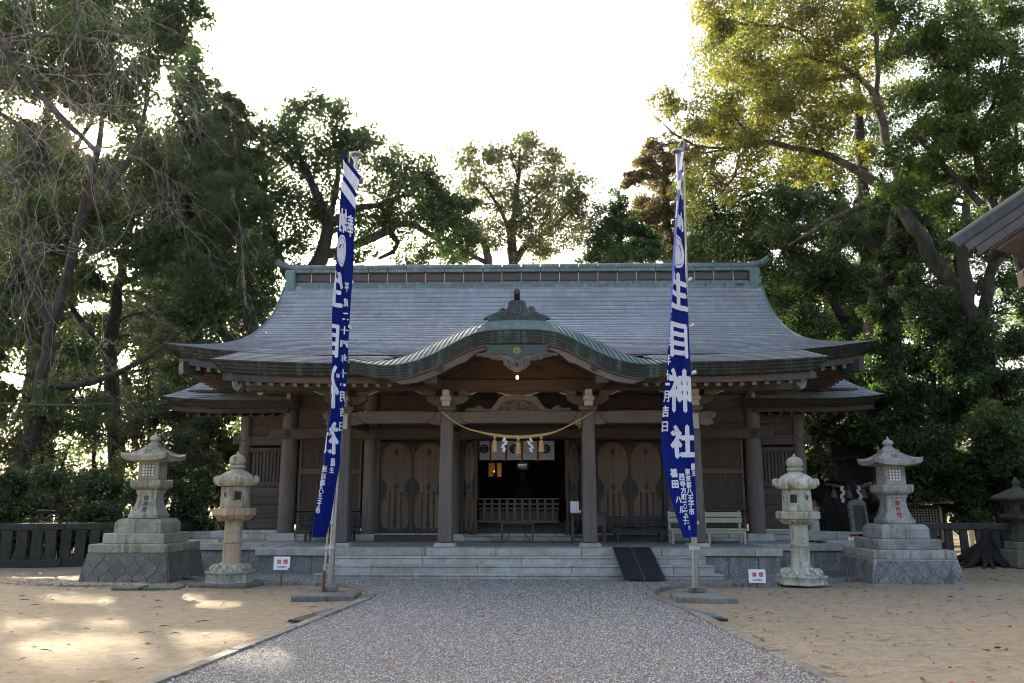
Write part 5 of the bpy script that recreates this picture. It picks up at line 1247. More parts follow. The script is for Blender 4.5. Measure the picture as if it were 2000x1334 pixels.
    for k_ in range(6):                                    # curled scrolls at the corners
        a = k_ * math.pi / 3 ; d = Vector((math.cos(a), math.sin(a), 0)); pts = []; rr = []
        for (rad, z, q) in ((.24, 1.93, .035), (.30, 1.88, .055), (.355, 1.862, .06), (.392, 1.895, .054), (.39, 1.945, .045), (.362, 1.96, .036), (.348, 1.936, .027)):
            pts.append((cx + d.x * rad, cy + d.y * rad, z + dz)); rr.append(q)
        obj('corner_scroll', MB().tube(pts, rr, 9), m_top, r_, smo=60)
    fin = obj('finial', MB().lathe([(.11, 2.06 + dz), (.125, 2.075 + dz), (.12, 2.10 + dz), (.10, 2.11 + dz), (.135, 2.13 + dz), (.145, 2.15 + dz), (.135, 2.175 + dz), (.10, 2.185 + dz), (.125, 2.20 + dz), (.145, 2.24 + dz), (.148, 2.29 + dz), (.125, 2.345 + dz), (.075, 2.375 + dz), (.03, 2.39 + dz), (.024, 2.42 + dz), (.004, 2.45 + dz)], 28, (cx, cy)), m_box if m_box != 'lantern_moss' else 'lantern_moss', L, smo=35)
    return L
round_lantern(-5.30, 15.60, 'round stone lantern with mossy cap and pinkish lower pillar, left of the steps', 'lantern_moss', 'lantern_moss', 'lantern_pink', 'lantern_moss', 'lantern_pink', 0, True, 1)
round_lantern(5.20, 15.60, 'pale round stone lantern with grey streaked cap, right of the steps', 'lantern_pale', 'lantern_pale', 'lantern_pale', 'lantern_pale', 'lantern_pale', -.055, False, -1)
# small dark lantern at the far right
L = thing('stone_lantern', 'small dark mossy stone lantern at the far right by the fence', 'stone lantern', (11.72, 19.9, 0)); c = (11.72, 19.9)
obj('base', sq([(.36, 0), (.36, .40)], c).lathe([(.28, .40), (.28, .58)], 4, c), 'base_stone', L, bevel=.02)
obj('shaft', sq([(.20, .58), (.15, .80), (.14, .98), (.18, 1.04)], c), 'dark_stone', L, bevel=.02)
obj('platform', sq([(.20, 1.04), (.30, 1.12), (.30, 1.20)], c), 'dark_stone', L, bevel=.015)
f_ = obj('fire_box', sq([(.22, 1.20), (.22, 1.50)], c), 'dark_stone', L, bevel=.01)
obj('window_opening', MB().box(11.62, 11.82, 19.672, 19.679, 1.27, 1.43), 'interior', f_); obj('round_opening', MB().tube([(11.499, 19.9, 1.36), (11.49, 19.9, 1.36)], .05, 14), 'interior', f_)
obj('roof', sq([(.30, 1.50), (.42, 1.55), (.40, 1.62), (.22, 1.73), (.10, 1.80)], c), 'dark_stone', L, bevel=.02)
obj('finial', MB().lathe([(.10, 1.80), (.06, 1.86), (.09, 1.92), (.06, 2.0), (.01, 2.06)], 14, c), 'dark_stone', L, smo=50)

# ------------------------------------------------------------------ signs
def no_smoking(x, y, label, z0=.28, w=.30, h=.235, post=True, notch=True):
    s_ = thing('no_smoking_sign', label, 'sign', (x, y, 0), 'no smoking signs')
    o = .05 if notch else .002
    obj('board', MB().prism([(x - w / 2, z0), (x + w / 2 - o, z0), (x + w / 2, z0 + o * 1.1), (x + w / 2, z0 + h), (x - w / 2, z0 + h)], y - .008, y), 'sign_white', s_)
    if post: obj('stake', MB().box(x - .009, x + .009, y + .001, y + .016, -.02, z0 + .1), 'rust', s_)
    def put(t, cx, cz, hh, mat, bold=.02):
        me, w0, h0 = text_mesh(t, 1., bold); sc = hh / h0
        me.transform(Matrix.Translation(Vector((cx, y - .0105, cz)) - s_.location) @ Matrix.Rotation(math.pi / 2, 4, 'X') @ Matrix.Scale(sc, 4)); me.materials.clear(); me.materials.append(M[mat]); link(bpy.data.objects.new('lettering', me), s_)
    put('禁', x - .05, z0 + .145, .085, 'sign_red'); put('煙', x + .068, z0 + .145, .085, 'sign_red')
    if post: put('生目神社', x + .005, z0 + .05, .042, 'ink_black', .015)
no_smoking(-4.30, 15.42, 'white no smoking sign on a stake left of the steps')
no_smoking(4.33, 15.36, 'white no smoking sign on a short stake right of the steps', z0=.075, notch=False)
no_smoking(8.10, 20.6, 'small white no smoking sign far behind the right lantern', z0=.52, w=.27, h=.14, post=True)

# ------------------------------------------------------------------ benches, table, stand, railing, ramp
def bench(name, label, x0, x1, y, mat, seat_z, back, legs, group=None, slats=4, dy=.42, rails=False):
    b = thing(name, label, 'bench', ((x0 + x1) / 2, y, FZ), group)
    n = slats; z0, z1 = back
    for i in range(n):
        z = z0 + (z1 - z0) * i / n; h = (z1 - z0) / n - .018
        obj('back_slat', MB().box(x0, x1, y + dy - .02 + .025 * i, y + dy + .01 + .025 * i, z, z + h), mat, b, bevel=.008)
    for i in range(4): obj('seat_slat', MB().box(x0 - .02, x1 + .02, y + i * dy / 4 + .005, y + (i + 1) * dy / 4 - .012, seat_z - .035, seat_z), mat, b, bevel=.006)
    for x in legs:
        obj('leg', MB().beam((x, y + .04, FZ), (x, y + .06, seat_z - .03), .055, .055), mat, b, bevel=.006)
        obj('leg', MB().beam((x, y + dy + .02, FZ), (x, y + dy + .03 + .03 * n, back[1]), .055, .05), mat, b, bevel=.006)
        obj('leg_rail', MB().beam((x, y + .05, seat_z - .05), (x, y + dy + .03, seat_z - .05), .04, .05), mat, b)
    obj('front_rail', MB().box(x0 + .02, x1 - .02, y + .02, y + .055, seat_z - .085, seat_z - .04), mat, b, bevel=.005)
    if rails: obj('stretcher', MB().box(legs[0], legs[-1], y + .035, y + .075, FZ + .23, FZ + .27), mat, b, bevel=.005)
    return b
bench('bench', 'black slatted bench in front of the right hand doors', 2.12, 3.42, 19.45, 'bench_black', .865, (.92, 1.17), (2.27, 3.28), 'black slatted benches')
bench('bench', 'black slatted bench behind the left banner pole', -5.15, -3.80, 19.5, 'bench_black', .90, (.95, 1.19), (-5.0, -3.95), 'black slatted benches')
bench('cream_bench', 'old cream painted bench with open back on the right', 3.40, 5.08, 18.85, 'bench_cream', .90, (1.02, 1.28), (3.44, 4.25, 5.04), slats=2, rails=True)
tb = thing('side_table', 'plain wooden table behind the right porch post', 'table', (1.62, 19.4, FZ))
obj('table_top', MB().box(1.17, 2.02, 19.15, 19.75, 1.21, 1.245), 'wood_h', tb, bevel=.006)
for x in (1.23, 1.95):
    for y in (19.2, 19.7): obj('leg', MB().box(x - .028, x + .028, y - .028, y + .028, FZ, 1.21), 'wood_v', tb, bevel=.004)
    obj('stretcher', MB().box(x - .018, x + .018, 19.22, 19.68, .68, .73), 'wood_y', tb)
obj('stretcher', MB().box(1.24, 1.94, 19.69, 19.71, .66, .71), 'wood_h', tb); obj('side_panel', MB().box(1.72, 1.93, 19.16, 19.18, .95, 1.20), 'wood_v', tb)
nt = thing('notice_card', 'small white notice card standing on the wooden table', 'notice', (1.28, 19.25, 1.245))
obj('card', MB().add([(1.18, 19.25, 1.245), (1.37, 19.25, 1.245), (1.37, 19.31, 1.50), (1.18, 19.31, 1.50), (1.18, 19.256, 1.245), (1.37, 19.256, 1.245), (1.37, 19.316, 1.50), (1.18, 19.316, 1.50)], [(0, 1, 2, 3), (7, 6, 5, 4), (0, 4, 5, 1), (1, 5, 6, 2), (2, 6, 7, 3), (3, 7, 4, 0)]), 'paper', nt)
for i, (x, n_) in enumerate(((1.315, 6), (1.235, 3))):      # small brushed marks, too small to read
    for j in range(n_):
        z = 1.448 - .036 * j if i == 0 else 1.385 - .05 * j; yy_ = 19.25 + (z - 1.245) * .2353 - .004; mb = MB()
        for _ in range(4): a, b = RNG.uniform(-.012, .012, 2), RNG.uniform(-.012, .012, 2); mb.beam((x + a[0], yy_, z + b[0]), (x + a[1] + .004, yy_, z + b[1]), .003, .004)
        obj('brush_mark', mb, 'ink_black', nt, kind='stuff')
obj('small_box', MB().box(1.375, 1.42, 19.2, 19.27, 1.246, 1.31), 'straw', None, label='tiny pale wooden box beside the notice card', cat='box', bevel=.003, origin=(1.4, 19.23, 1.246))
st = thing('folding_stand', 'low wooden stand with crossed braces before the open doorway', 'stand', (-.05, 19.3, FZ))
for x in (-.40, .31): obj('leg', MB().beam((x, 19.3, FZ), (x, 19.32, .99), .04, .04), 'wood_v', st); obj('leg', MB().beam((x, 19.62, FZ), (x, 19.6, .99), .04, .04), 'wood_v', st)
obj('brace', MB().beam((-.36, 19.32, FZ + .02), (-.05, 19.32, .98), .022, .022), 'wood_v', st); obj('brace', MB().beam((.27, 19.33, FZ + .02), (-.04, 19.33, .98), .022, .022), 'wood_v', st)
obj('top_rail', MB().box(-.43, .34, 19.3, 19.33, .985, 1.015).box(-.43, .34, 19.59, 19.62, .985, 1.015), 'wood_h', st)
rl = thing('low_railing', 'low wooden railing of upright slats across the open doorway', 'railing', (0, 20.2, .985))
for i in range(10):
    x = -.86 + 1.66 * i / 9; obj('slat', MB().box(x - .033, x + .033, 20.18, 20.215, 1.03, 1.54), 'lattice_wood', rl, bevel=.005)
obj('top_rail', MB().box(-1.0, .95, 20.17, 20.25, 1.54, 1.575), 'lattice_wood', rl, bevel=.006)
for z in (1.41, 1.30): obj('rail', MB().box(-1.0, .95, 20.22, 20.25, z, z + .05), 'lattice_wood', rl, bevel=.004)
obj('bottom_board', MB().box(-1.0, .95, 20.16, 20.26, .99, 1.05), 'lattice_wood', rl, bevel=.008)
obj('back_board', MB().box(-.98, .93, 20.30, 20.32, 1.0, 1.27), 'wood_h', rl)
rp = thing('ramp', 'black folding wheelchair ramp laid over the right of the steps', 'ramp', (2.35, 16.3, .1))
def rampbox(x0t, x1t, x0b, x1b, lift=.0):
    a, b = Vector((0, 17.24, .575)), Vector((0, 15.86, .065)); n = Vector((0, -(a.z - b.z), a.y - b.y)).normalized() * .02
    vs = []
    for (xa, xb, p) in ((x0t, x1t, a), (x0b, x1b, b)):
        for off in (0, 1):
            for x in (xa, xb): vs.append((x, p.y + n.y * (off + lift), p.z + n.z * (off + lift)))
    return MB().add(vs, [(0, 1, 3, 2), (6, 7, 5, 4), (0, 2, 6, 4), (1, 5, 7, 3), (2, 3, 7, 6), (0, 4, 5, 1)])
obj('ramp_panel', rampbox(1.93, 2.285, 2.0, 2.365), 'rubber_black', rp); obj('ramp_panel', rampbox(2.315, 2.67, 2.395, 2.76), 'rubber_black', rp)
obj('hinge', rampbox(2.287, 2.313, 2.367, 2.393, .4), 'steel', rp)
for a_, b_ in ((1.915, 1.99), (2.672, 2.765)): obj('edge_strip', rampbox(a_, a_ + .014, b_, b_ + .014, .9), 'steel', rp)
# rubber step plates by the pole slabs
for (pts, lab) in (([(-2.86, 10.95), (-2.59, 10.9), (-2.455, 12.25), (-2.52, 12.35)], 'black rubber wedge beside the left kerb'), ([(2.50, 12.3), (2.48, 12.1), (2.60, 11.2), (2.82, 11.15)], 'black rubber wedge beside the right kerb')):
    w = thing('rubber_wedge', lab, 'wedge', (pts[0][0], pts[0][1], 0), 'rubber wedges by the kerbs')
    s_ = 1 if pts[0][0] < 0 else -1
    mb = MB().add([(a, b, z) for z in (.0, .03) for a, b in pts], [(3, 2, 1, 0), (4, 5, 6, 7), (0, 1, 5, 4), (1, 2, 6, 5), (2, 3, 7, 6), (3, 0, 4, 7)]); obj('wedge', mb, 'rubber_black', w, bevel=.008)
    a, b = Vector((pts[0][0], pts[0][1], .035)), Vector((pts[3][0], pts[3][1], .035)); c_, d = Vector((pts[1][0], pts[1][1], .035)), Vector((pts[2][0], pts[2][1], .035))
    for i in range(7):
        t = .45 + .07 * i; obj('rib', MB().beam(a.lerp(b, t), c_.lerp(d, t), .022, .012), 'plate_grey', w)
# stone drain cover
dr = thing('drain_cover', 'flat stone drain cover in front of the left lantern', 'drain', (-6.5, 15.0, 0))
for a, b in ((-7.1, -6.62), (-6.52, -5.95)): obj('cover_slab', MB().box(a, b, 14.75, 15.2, -.03, .03), 'base_stone', dr, bevel=.012)
obj('slot', MB().box(-6.61, -6.53, 14.8, 15.15, -.03, .006), 'interior', dr)

# ------------------------------------------------------------------ doorway curtain, straw rope
nr = thing('doorway_curtain', 'white curtain with black swirl crests and red ribbons over the doorway', 'curtain', (0, 20.32, 2.96))
xs_ = [-.99, -.72, -.335, .055, .445, .85]
for i, (a, b) in enumerate(zip(xs_[:-1], xs_[1:])):
    P = []; 
    for z in np.linspace(2.49, 2.96, 7):
        for x in np.linspace(a, b, 9): P.append((x, 20.32 + .014 * math.sin((x - a) * 14) * (2.96 - z) / .47, z + .008 * math.sin((x - a) / (b - a) * math.pi)))
    idx = np.arange(63).reshape(7, 9); quads('curtain_panel', P, np.stack([idx[:-1, :-1], idx[:-1, 1:], idx[1:, 1:], idx[1:, :-1]], -1).reshape(-1, 4), 'cloth_white', nr, smo=True)
for x in xs_[1:-1]: obj('red_ribbon', MB().box(x - .022, x + .022, 20.292, 20.298, 2.455, 2.955), 'ribbon_red', nr)
for x in (-.875, -.14, .64):
    d_ = obj('crest_disc', MB().tube([(x, 20.296, 2.765), (x, 20.290, 2.765)], .112, 26), 'crest_black', nr)
    for s in (0, 1):
        pts = [(x + .085 * math.cos(a) * q, 20.287, 2.765 + .085 * math.sin(a) * q) for a, q in zip(np.linspace(.3 + s * math.pi, 2.4 + s * math.pi, 8), np.linspace(.15, 1.05, 8))]
        obj('comma', MB().tube(pts, np.linspace(.010, .004, 8), 5), 'cloth_white', d_)
obj('curtain_rod', MB().tube([(-1.02, 20.33, 2.965), (.9, 20.33, 2.965)], .014, 8), 'wood_h', nr)
sp_ = thing('straw_rope', 'twisted straw rope slung between the two middle porch posts', 'rope', (0, 17.83, 2.85))
ctrl = hermite([-1.68, -1.25, -.8, -.4, 0, .4, .75, 1.2, 1.64], [3.43, 3.12, 2.975, 2.90, 2.872, 2.90, 2.97, 3.17, 3.42]); xs_ = np.linspace(-1.68, 1.64, 110)
rad = np.interp(np.abs(xs_), [0, .5, .9, 1.7], [.036, .030, .016, .010])
for k_ in range(3):
    ph = k_ * 2 * math.pi / 3; pts = []
    for x, r in zip(xs_, rad): a = ph + x * 2 * math.pi / .22; pts.append((x, 17.83 + r * .62 * math.cos(a), float(ctrl(x)) + r * .62 * math.sin(a)))
    obj('rope_strand', MB().tube(pts, list(rad * .62), 7), 'straw', sp_, smo=60)
obj('rope_loop', MB().tube([(1.27, 17.83, 3.2), (1.30, 17.82, 3.1), (1.33, 17.82, 3.06), (1.35, 17.83, 3.12), (1.33, 17.83, 3.2)], .008, 5), 'straw', sp_)
def tassel(x, y, z, h, r, parent, mat='straw'):
    t = obj('tassel', MB().lathe([(.012, z), (.028, z - .02), (.03, z - .06), (.022, z - .075), (.035, z - .11), (r * .8, z - h * .7), (r, z - h), (.004, z - h + .01)], 14, (x, y)), mat, parent, smo=60)
    mb = MB()
    for i in range(26):
        a = RNG.uniform(0, 6.28); q = r * RNG.uniform(.7, 1.15); mb.tube([(x + .03 * math.cos(a), y + .03 * math.sin(a), z - .09), (x + q * math.cos(a), y + q * math.sin(a), z - h * RNG.uniform(.8, 1.05))], .005, 3)
    obj('straw_fibre', mb, mat, t, kind='stuff'); obj('binding', MB().lathe([(.031, z - .055), (.033, z - .065), (.031, z - .08)], 12, (x, y)), 'rust', t)
for x in (-.51, 0., .50): tassel(x, 17.82, float(ctrl(x)) - .02, .34, .062, sp_)
def shide(x, y, z, s, parent, k_=1.):
    mb = MB(); w = .058 * k_; h = .085 * k_
    for i in range(4):
        a = x + s * (.018 * (i % 2) * 2 - .018) - s * .012 * i * (i > 1); zz_ = z - i * h * .86; yy_ = y - .008 * i
        mb.add([(a - w / 2, yy_, zz_), (a + w / 2, yy_ - .012, zz_ - .012), (a + w / 2 - s * .03, yy_ - .02, zz_ - h - .02), (a - w / 2 - s * .03, yy_, zz_ - h)], [(0, 1, 2, 3)])
    return obj('paper_streamer', mb, 'paper', parent)
shide(-.27, 17.80, 2.87, 1, sp_); shide(.24, 17.80, 2.86, -1, sp_)
# things glimmering in the dark room
al = thing('altar_mirror', 'round mirror on a small stand deep in the dark room', 'mirror', (.03, 23.6, 1.9))
obj('disc', MB().lathe([(.005, 0), (.30, .004), (.31, .02), (.29, .03)], 32, (0, 0)), 'mirror', al, local=True, smo=40).matrix_local = Matrix.Translation((0, 0, .62)) @ Matrix.Rotation(math.pi / 2 + .04, 4, 'X')
obj('stand', MB().box(-.06, .10, 23.5, 23.7, 1.9, 2.2).box(-.2, .26, 23.4, 23.8, .745, 1.9), 'interior', al)
obj('gold_fitting', MB().lathe([(.07, 2.12), (.09, 2.16), (.05, 2.24), (.06, 2.3)], 14, (.03, 23.42)), 'gold', al)
gs = thing('gilt_panel', 'gilt panel catching a dim lamp inside the hall', 'panel', (-.75, 24.5, 1.9))
obj('panel', MB().box(-.98, -.80, 24.5, 24.53, 2.2, 2.6).box(-.74, -.60, 24.5, 24.53, 2.2, 2.6), 'gold', gs); obj('frame', MB().box(-1.1, -.45, 24.45, 24.56, 1.98, 2.05).box(-.78, -.72, 24.46, 24.55, 2.05, 2.72), 'dark_wood', gs)
gl_d = bpy.data.lights.new('altar_lamp', 'POINT'); gl_d.energy = .012; gl_d.color = (1, .6, .22); gl_d.shadow_soft_size = .05
gl = bpy.data.objects.new('altar_lamp', gl_d); COL.objects.link(gl); gl.location = (-.8, 24.2, 2.35)
sl = thing('altar_lantern', 'small lit oil lamp before the gilt panel', 'lamp', (-.8, 24.2, 2.1)); obj('flame', MB().lathe([(.004, 2.31), (.02, 2.33), (.012, 2.37), (.002, 2.39)], 10, (-.8, 24.2)), 'flame', sl); obj('lamp_dish', MB().lathe([(.02, 2.1), (.02, 2.27), (.06, 2.31), (.055, 2.315)], 12, (-.8, 24.2)), 'dark_metal', sl)
# spot lamp under the left eave and the cable into the trees
sl = thing('spot_lamp', 'small spot lamp fixed under the left eave', 'spot lamp', (-6.0, 18.9, 4.05)); obj('lamp_head', MB().tube([(-6.0, 18.85, 4.02), (-6.0, 18.75, 3.98)], [.05, .07], 12), 'steel', sl); obj('bracket', MB().tube([(-6.0, 18.85, 4.02), (-5.98, 18.95, 4.2)], .012, 6), 'dark_metal', sl)
cb = obj('cable', MB().tube([(-17 + 11.2 * t, 21 - 2.2 * t, 4.35 - .32 * t - .35 * math.sin(math.pi * t) ) for t in np.linspace(0, 1, 24)], .011, 5), 'cable', None, label='thin dark cable strung from the trees to the left eave', cat='cable', origin=(-6, 19, 4))

# ------------------------------------------------------------------ fences, stele, notice board, sheds
def stone_fence(label, P0, P1, n, h, mat, loc_rails=True, post_w=.15):
    f = thing('stone_fence', label, 'fence', ((P0[0] + P1[0]) / 2, (P0[1] + P1[1]) / 2, 0)); P0, P1 = Vector(P0 + (0,)), Vector(P1 + (0,)); d = (P1 - P0); L_ = d.length; d.normalize(); a = math.atan2(d.y, d.x)
    pm = box_mesh('fence_post', post_w, post_w * .8, h - .30, mat, .012)
    for i in range(n):
        p = P0 + d * (L_ * (i + .5) / n); o = piece('fence_post', pm, f, (p.x - f.location.x, p.y - f.location.y, .14), (RNG.normal(0, .008), RNG.normal(0, .012), a + RNG.normal(0, .03)))
    m_ = max(1, int(L_ / 2.2))
    for i in range(m_):
        a0, b0 = P0 + d * (L_ * i / m_ + .006), P0 + d * (L_ * (i + 1) / m_ - .006)
        obj('top_rail', MB().beam(a0 + Vector((0, 0, h - .08)), b0 + Vector((0, 0, h - .08 + RNG.uniform(-.008, .008))), .20, .16), mat, f, bevel=.018)
        obj('base_rail', MB().beam(a0 + Vector((0, 0, .07)), b0 + Vector((0, 0, .07)), .26, .18), mat, f, bevel=.018)
stone_fence('mossy stone fence of broad posts behind the left lantern', (-15.2, 18.0), (-8.7, 20.75), 23, .99, 'fence_stone', post_w=.225)
stone_fence('low stone fence along the left side of the hall', (-8.6, 20.8), (-8.5, 26.5), 16, .95, 'fence_stone')
stone_fence('old stone fence with lichened rail behind the right lantern', (9.6, 20.9), (14.5, 19.6), 15, .98, 'dark_stone', post_w=.17)
ste = thing('stone_stele', 'upright stone tablet with rounded top by the sacred tree', 'stele', (8.62, 21.5, .45))
pts = [(8.40, .72), (8.36, 1.40), (8.41, 1.50), (8.52, 1.545), (8.70, 1.53), (8.78, 1.46), (8.84, .72)]
obj('tablet', MB().prism(pts, 21.42, 21.6), 'base_stone_grey', ste, bevel=.02); obj('inset_face', MB().prism([(8.47, .78), (8.44, 1.40), (8.72, 1.40), (8.77, .78)], 21.405, 21.42), 'dark_stone', ste)
obj('plinth', MB().box(8.2, 9.05, 21.2, 21.9, .3, .72), 'dark_stone', ste, bevel=.03); obj('plinth_step', MB().box(7.95, 9.3, 21.0, 22.0, -.05, .3), 'dark_stone', ste, bevel=.03)
bs = thing('blue_sign', 'small blue and white sign post beside the right lantern', 'sign', (8.95, 20.9, 0))
obj('panel', MB().box(8.84, 9.06, 20.88, 20.9, .9, 1.22), 'sign_white', bs, bevel=.006); obj('blue_field', MB().box(8.85, 9.05, 20.872, 20.879, 1.07, 1.20), 'ink_blue', bs)
obj('cap', MB().lathe([(.10, 1.22), (.10, 1.23), (.03, 1.24)], 12, (8.95, 20.89)), 'sign_white', bs)
for z in (1.165, 1.13, 1.10): obj('text_line', MB().box(8.87, 9.03, 20.8685, 20.8715, z - .008, z + .006), 'sign_white', bs)
obj('ring_mark', MB().tube([(8.95 + .035 * math.cos(a), 20.874, .985 + .035 * math.sin(a)) for a in np.linspace(0, 6.283, 15)], .012, 5), 'ink_black', bs); obj('post', MB().box(8.92, 8.98, 20.905, 20.94, 0, 1.2), 'steel', bs)
nb = thing('notice_board', 'roofed wooden notice board with dark panel of tiny writing', 'notice board', (10.5, 22.3, 0))
obj('panel', MB().box(9.85, 11.02, 22.3, 22.34, .50, 1.36), 'dark_wood', nb)
for (a, b, z0, z1) in ((11.02, 11.08, .44, 1.40), (9.80, 9.85, .44, 1.40), (9.85, 11.02, .44, .50), (9.85, 11.02, 1.36, 1.40)): obj('frame_bar', MB().box(a, b, 22.27, 22.35, z0, z1), 'straw' if z1 < 1 or a > 11 else 'wood_h', nb)
for x in (9.82, 11.1): obj('post', MB().box(x - .04, x + .04, 22.35, 22.43, -.02, 1.45), 'wood_v', nb)
obj('roof', MB().add([(9.65, 21.95, 1.40), (11.25, 21.95, 1.45), (11.25, 22.6, 1.58), (9.65, 22.6, 1.53), (9.65, 21.95, 1.44), (11.25, 21.95, 1.49), (11.25, 22.6, 1.62), (9.65, 22.6, 1.57)], [(3, 2, 1, 0), (4, 5, 6, 7), (0, 1, 5, 4), (1, 2, 6, 5), (2, 3, 7, 6), (3, 0, 4, 7)]), 'shed_wood', nb)
mb = MB()
for i in range(13):
    x = 10.95 - .078 * i; z = 1.30
    while z > .62 + (.12 if i % 4 == 3 else 0) + .05 * (i % 3):
        mb.box(x - .022, x + .022, 22.294, 22.2985, z - RNG.uniform(.018, .03), z); z -= .042
obj('writing', mb, 'bench_cream', nb, kind='stuff')
# roof corner of the neighbouring building at the right edge
sh = thing('side_building', 'corner of a neighbouring building roof with brown lapped eave at the right edge', 'building', (9.5, 14, 0))
d = Vector((1.37, 0, .90)).normalized()
def slab(o0, th0, th1, l0, l1, y0, y1):
    u = Vector((d.z, 0, -d.x)); vs = []
    for y in (y0, y1):
        for l, t in ((l0, th0), (l1, th0), (l1, th1), (l0, th1)): p = Vector((7.69 + (y - 14) * 1.6, y, 6.02)) + d * l + u * t; vs.append(tuple(p))
    return MB().add(vs, [(0, 1, 2, 3), (7, 6, 5, 4), (0, 4, 5, 1), (1, 5, 6, 2), (2, 6, 7, 3), (3, 7, 4, 0)])
obj('roof_edge_metal', slab(0, -.02, .0, -.01, 6, 13.95, 14.3), 'plate_grey', sh)
for r_, (a, b) in enumerate(((0, .155), (.155, .30), (.30, .44))):
    x = .02 + .11 * r_ + (.0 if r_ else 0); off = (.75, .42, .62)[r_]; l = x
    while l < 6:
        l2 = min(6, l + (off if l == x else .8)); obj('eave_sheet', slab(0, a + .002, b - .002, l + .003, l2 - .003, 14.0 + .015 * r_, 14.06), 'copper_rim' if r_ == 0 else 'copper_brown', sh, bevel=.004); l = l2
obj('roof_body', slab(0, .0, .43, .42, 6, 14.08, 16.5), 'wood_h', sh)
obj('bargeboard', slab(0, .50, .85, 1.05, 6, 14.2, 14.3), 'warm_wood', sh); obj('soffit_boards', slab(0, .46, .50, .5, 6, 14.1, 16.5), 'wood_y', sh)
obj('bracket_arm', MB().prism([(9.42, 5.42), (10.4, 5.42), (10.4, 5.85), (9.6, 5.85), (9.42, 5.7)], 14.9, 15.1), 'dark_wood', sh)
obj('post', MB().box(11.2, 11.5, 14.6, 14.9, -.05, 6.9), 'wood_v', sh); obj('post', MB().box(13.6, 13.9, 16.0, 16.3, -.05, 7.0), 'wood_v', sh)
obj('wall', MB().box(11.6, 16, 14.7, 14.85, -.05, 8.0), 'wood_v', sh)
cs = thing('far_shed', 'pale blue metal roof edge of a shed at the far right', 'shed', (13.5, 24, 0)); obj('roof', MB().add([(13.0, 23.2, 1.95), (16, 23.2, 1.95), (16, 25.5, 2.6), (13.0, 25.5, 2.6), (13.0, 23.2, 1.9), (16, 23.2, 1.9), (16, 25.5, 2.55), (13.0, 25.5, 2.55)], [(0, 1, 2, 3), (7, 6, 5, 4), (0, 4, 5, 1), (1, 5, 6, 2), (2, 6, 7, 3), (3, 7, 4, 0)]), 'cyan_metal', cs); obj('wall', MB().box(13.3, 15.8, 23.6, 25.4, 0, 2.0), 'dark_wood', cs)

# ------------------------------------------------------------------ fallen leaves and twigs
def leaf_litter(name, px, py, z, size, r, kind='stuff', mat='fallen_leaf'):
    n = len(px); prof = np.array([(-1, 0, .12), (-.2, -.42, .0), (-.2, .42, .0), (.45, -.33, .03), (.45, .33, .03), (1, 0, .2), (-.2, 0, .08), (.45, 0, .06)])
    a = RNG.uniform(0, 6.28, n); tl = RNG.normal(0, .35, (n, 2)); V_ = prof[None] * size[:, None, None] * .5 * np.array([1, 1, 1.]) * RNG.uniform(.8, 1.2, (n, 1, 1))
    x, y, zz_ = V_[..., 0], V_[..., 1], V_[..., 2] + np.abs(V_[..., 0] * tl[:, :1]) * .5 + np.abs(V_[..., 1] * tl[:, 1:]) * .9
    ca, sa = np.cos(a)[:, None], np.sin(a)[:, None]; V_ = np.stack([x * ca - y * sa + px[:, None], x * sa + y * ca + py[:, None], zz_ + z[:, None] + .004], -1)
    T = np.array([(0, 1, 6), (0, 6, 2), (1, 3, 7), (1, 7, 6), (6, 7, 4), (6, 4, 2), (3, 5, 7), (7, 5, 4)]); F_ = (np.arange(n)[:, None, None] * 8 + T[None]).reshape(-1, 3)
    return quads(name, V_, F_, mat, rnd=np.repeat(r, 8), kind=kind)
N_ = 4200; px_ = RNG.uniform(-11, 13, N_); py_ = 5.5 + 14.5 * RNG.uniform(0, 1, N_); dens = np.where(px_ > 2.2, np.clip(.45 + .06 * py_, 0, 1), .26); m = RNG.uniform(0, 1, N_) < dens; px_, py_ = px_[m], py_[m]
on = inside(px_, py_, PATH); kp = ~on | (RNG.uniform(0, 1, len(px_)) < .8); px_, py_, on = px_[kp], py_[kp], on[kp]; ok = ~((np.abs(px_) < 5.5) & (py_ > 16.3)) & ~((np.abs(np.abs(px_) - 7.45) < .95) & (py_ > 15.8)); px_, py_, on = px_[ok], py_[ok], on[ok]
rr_ = np.where(px_ > 2, RNG.beta(1.3, 2.0, len(px_)), RNG.uniform(0, 1, len(px_)))
leaf_litter('fallen_leaves', px_, py_, np.where(on, .055, .004) + np.where(on, 0, ground_z(px_, py_)), RNG.uniform(.04, .105, len(px_)), rr_)
N_ = 700; px_ = RNG.uniform(-6, 6, N_); py_ = RNG.uniform(16.9, 21.5, N_); zz_ = np.array([float(Zc(y)) for y in py_]) + .03; m = (np.abs(px_) > 3.2) | (py_ > 19.8); leaf_litter('roof_leaves', px_[m], py_[m], zz_[m], RNG.uniform(.03, .07, m.sum()), RNG.uniform(.1, .8, m.sum()))
N_ = 120; px_ = RNG.uniform(-11, 10, N_); px_[:90] = RNG.uniform(-9, -2.4, 90); py_ = 5.8 + 10 * RNG.uniform(0, 1, N_); m = ~inside(px_, py_, PATH); mb = MB()
for x, y in zip(px_[m], py_[m]):
    a = RNG.normal(0, .8); l = RNG.uniform(.02, .09); z = float(ground_z(x, y)) + .012; mb.tube([(x - l * math.cos(a), y - l * math.sin(a), z), (x, y + RNG.normal(0, .012), z + .008), (x + l * math.cos(a), y + l * math.sin(a), z)], [.003, .005, .002], 4)
obj('fallen_twigs', mb, 'bark_dark', None, kind='stuff')
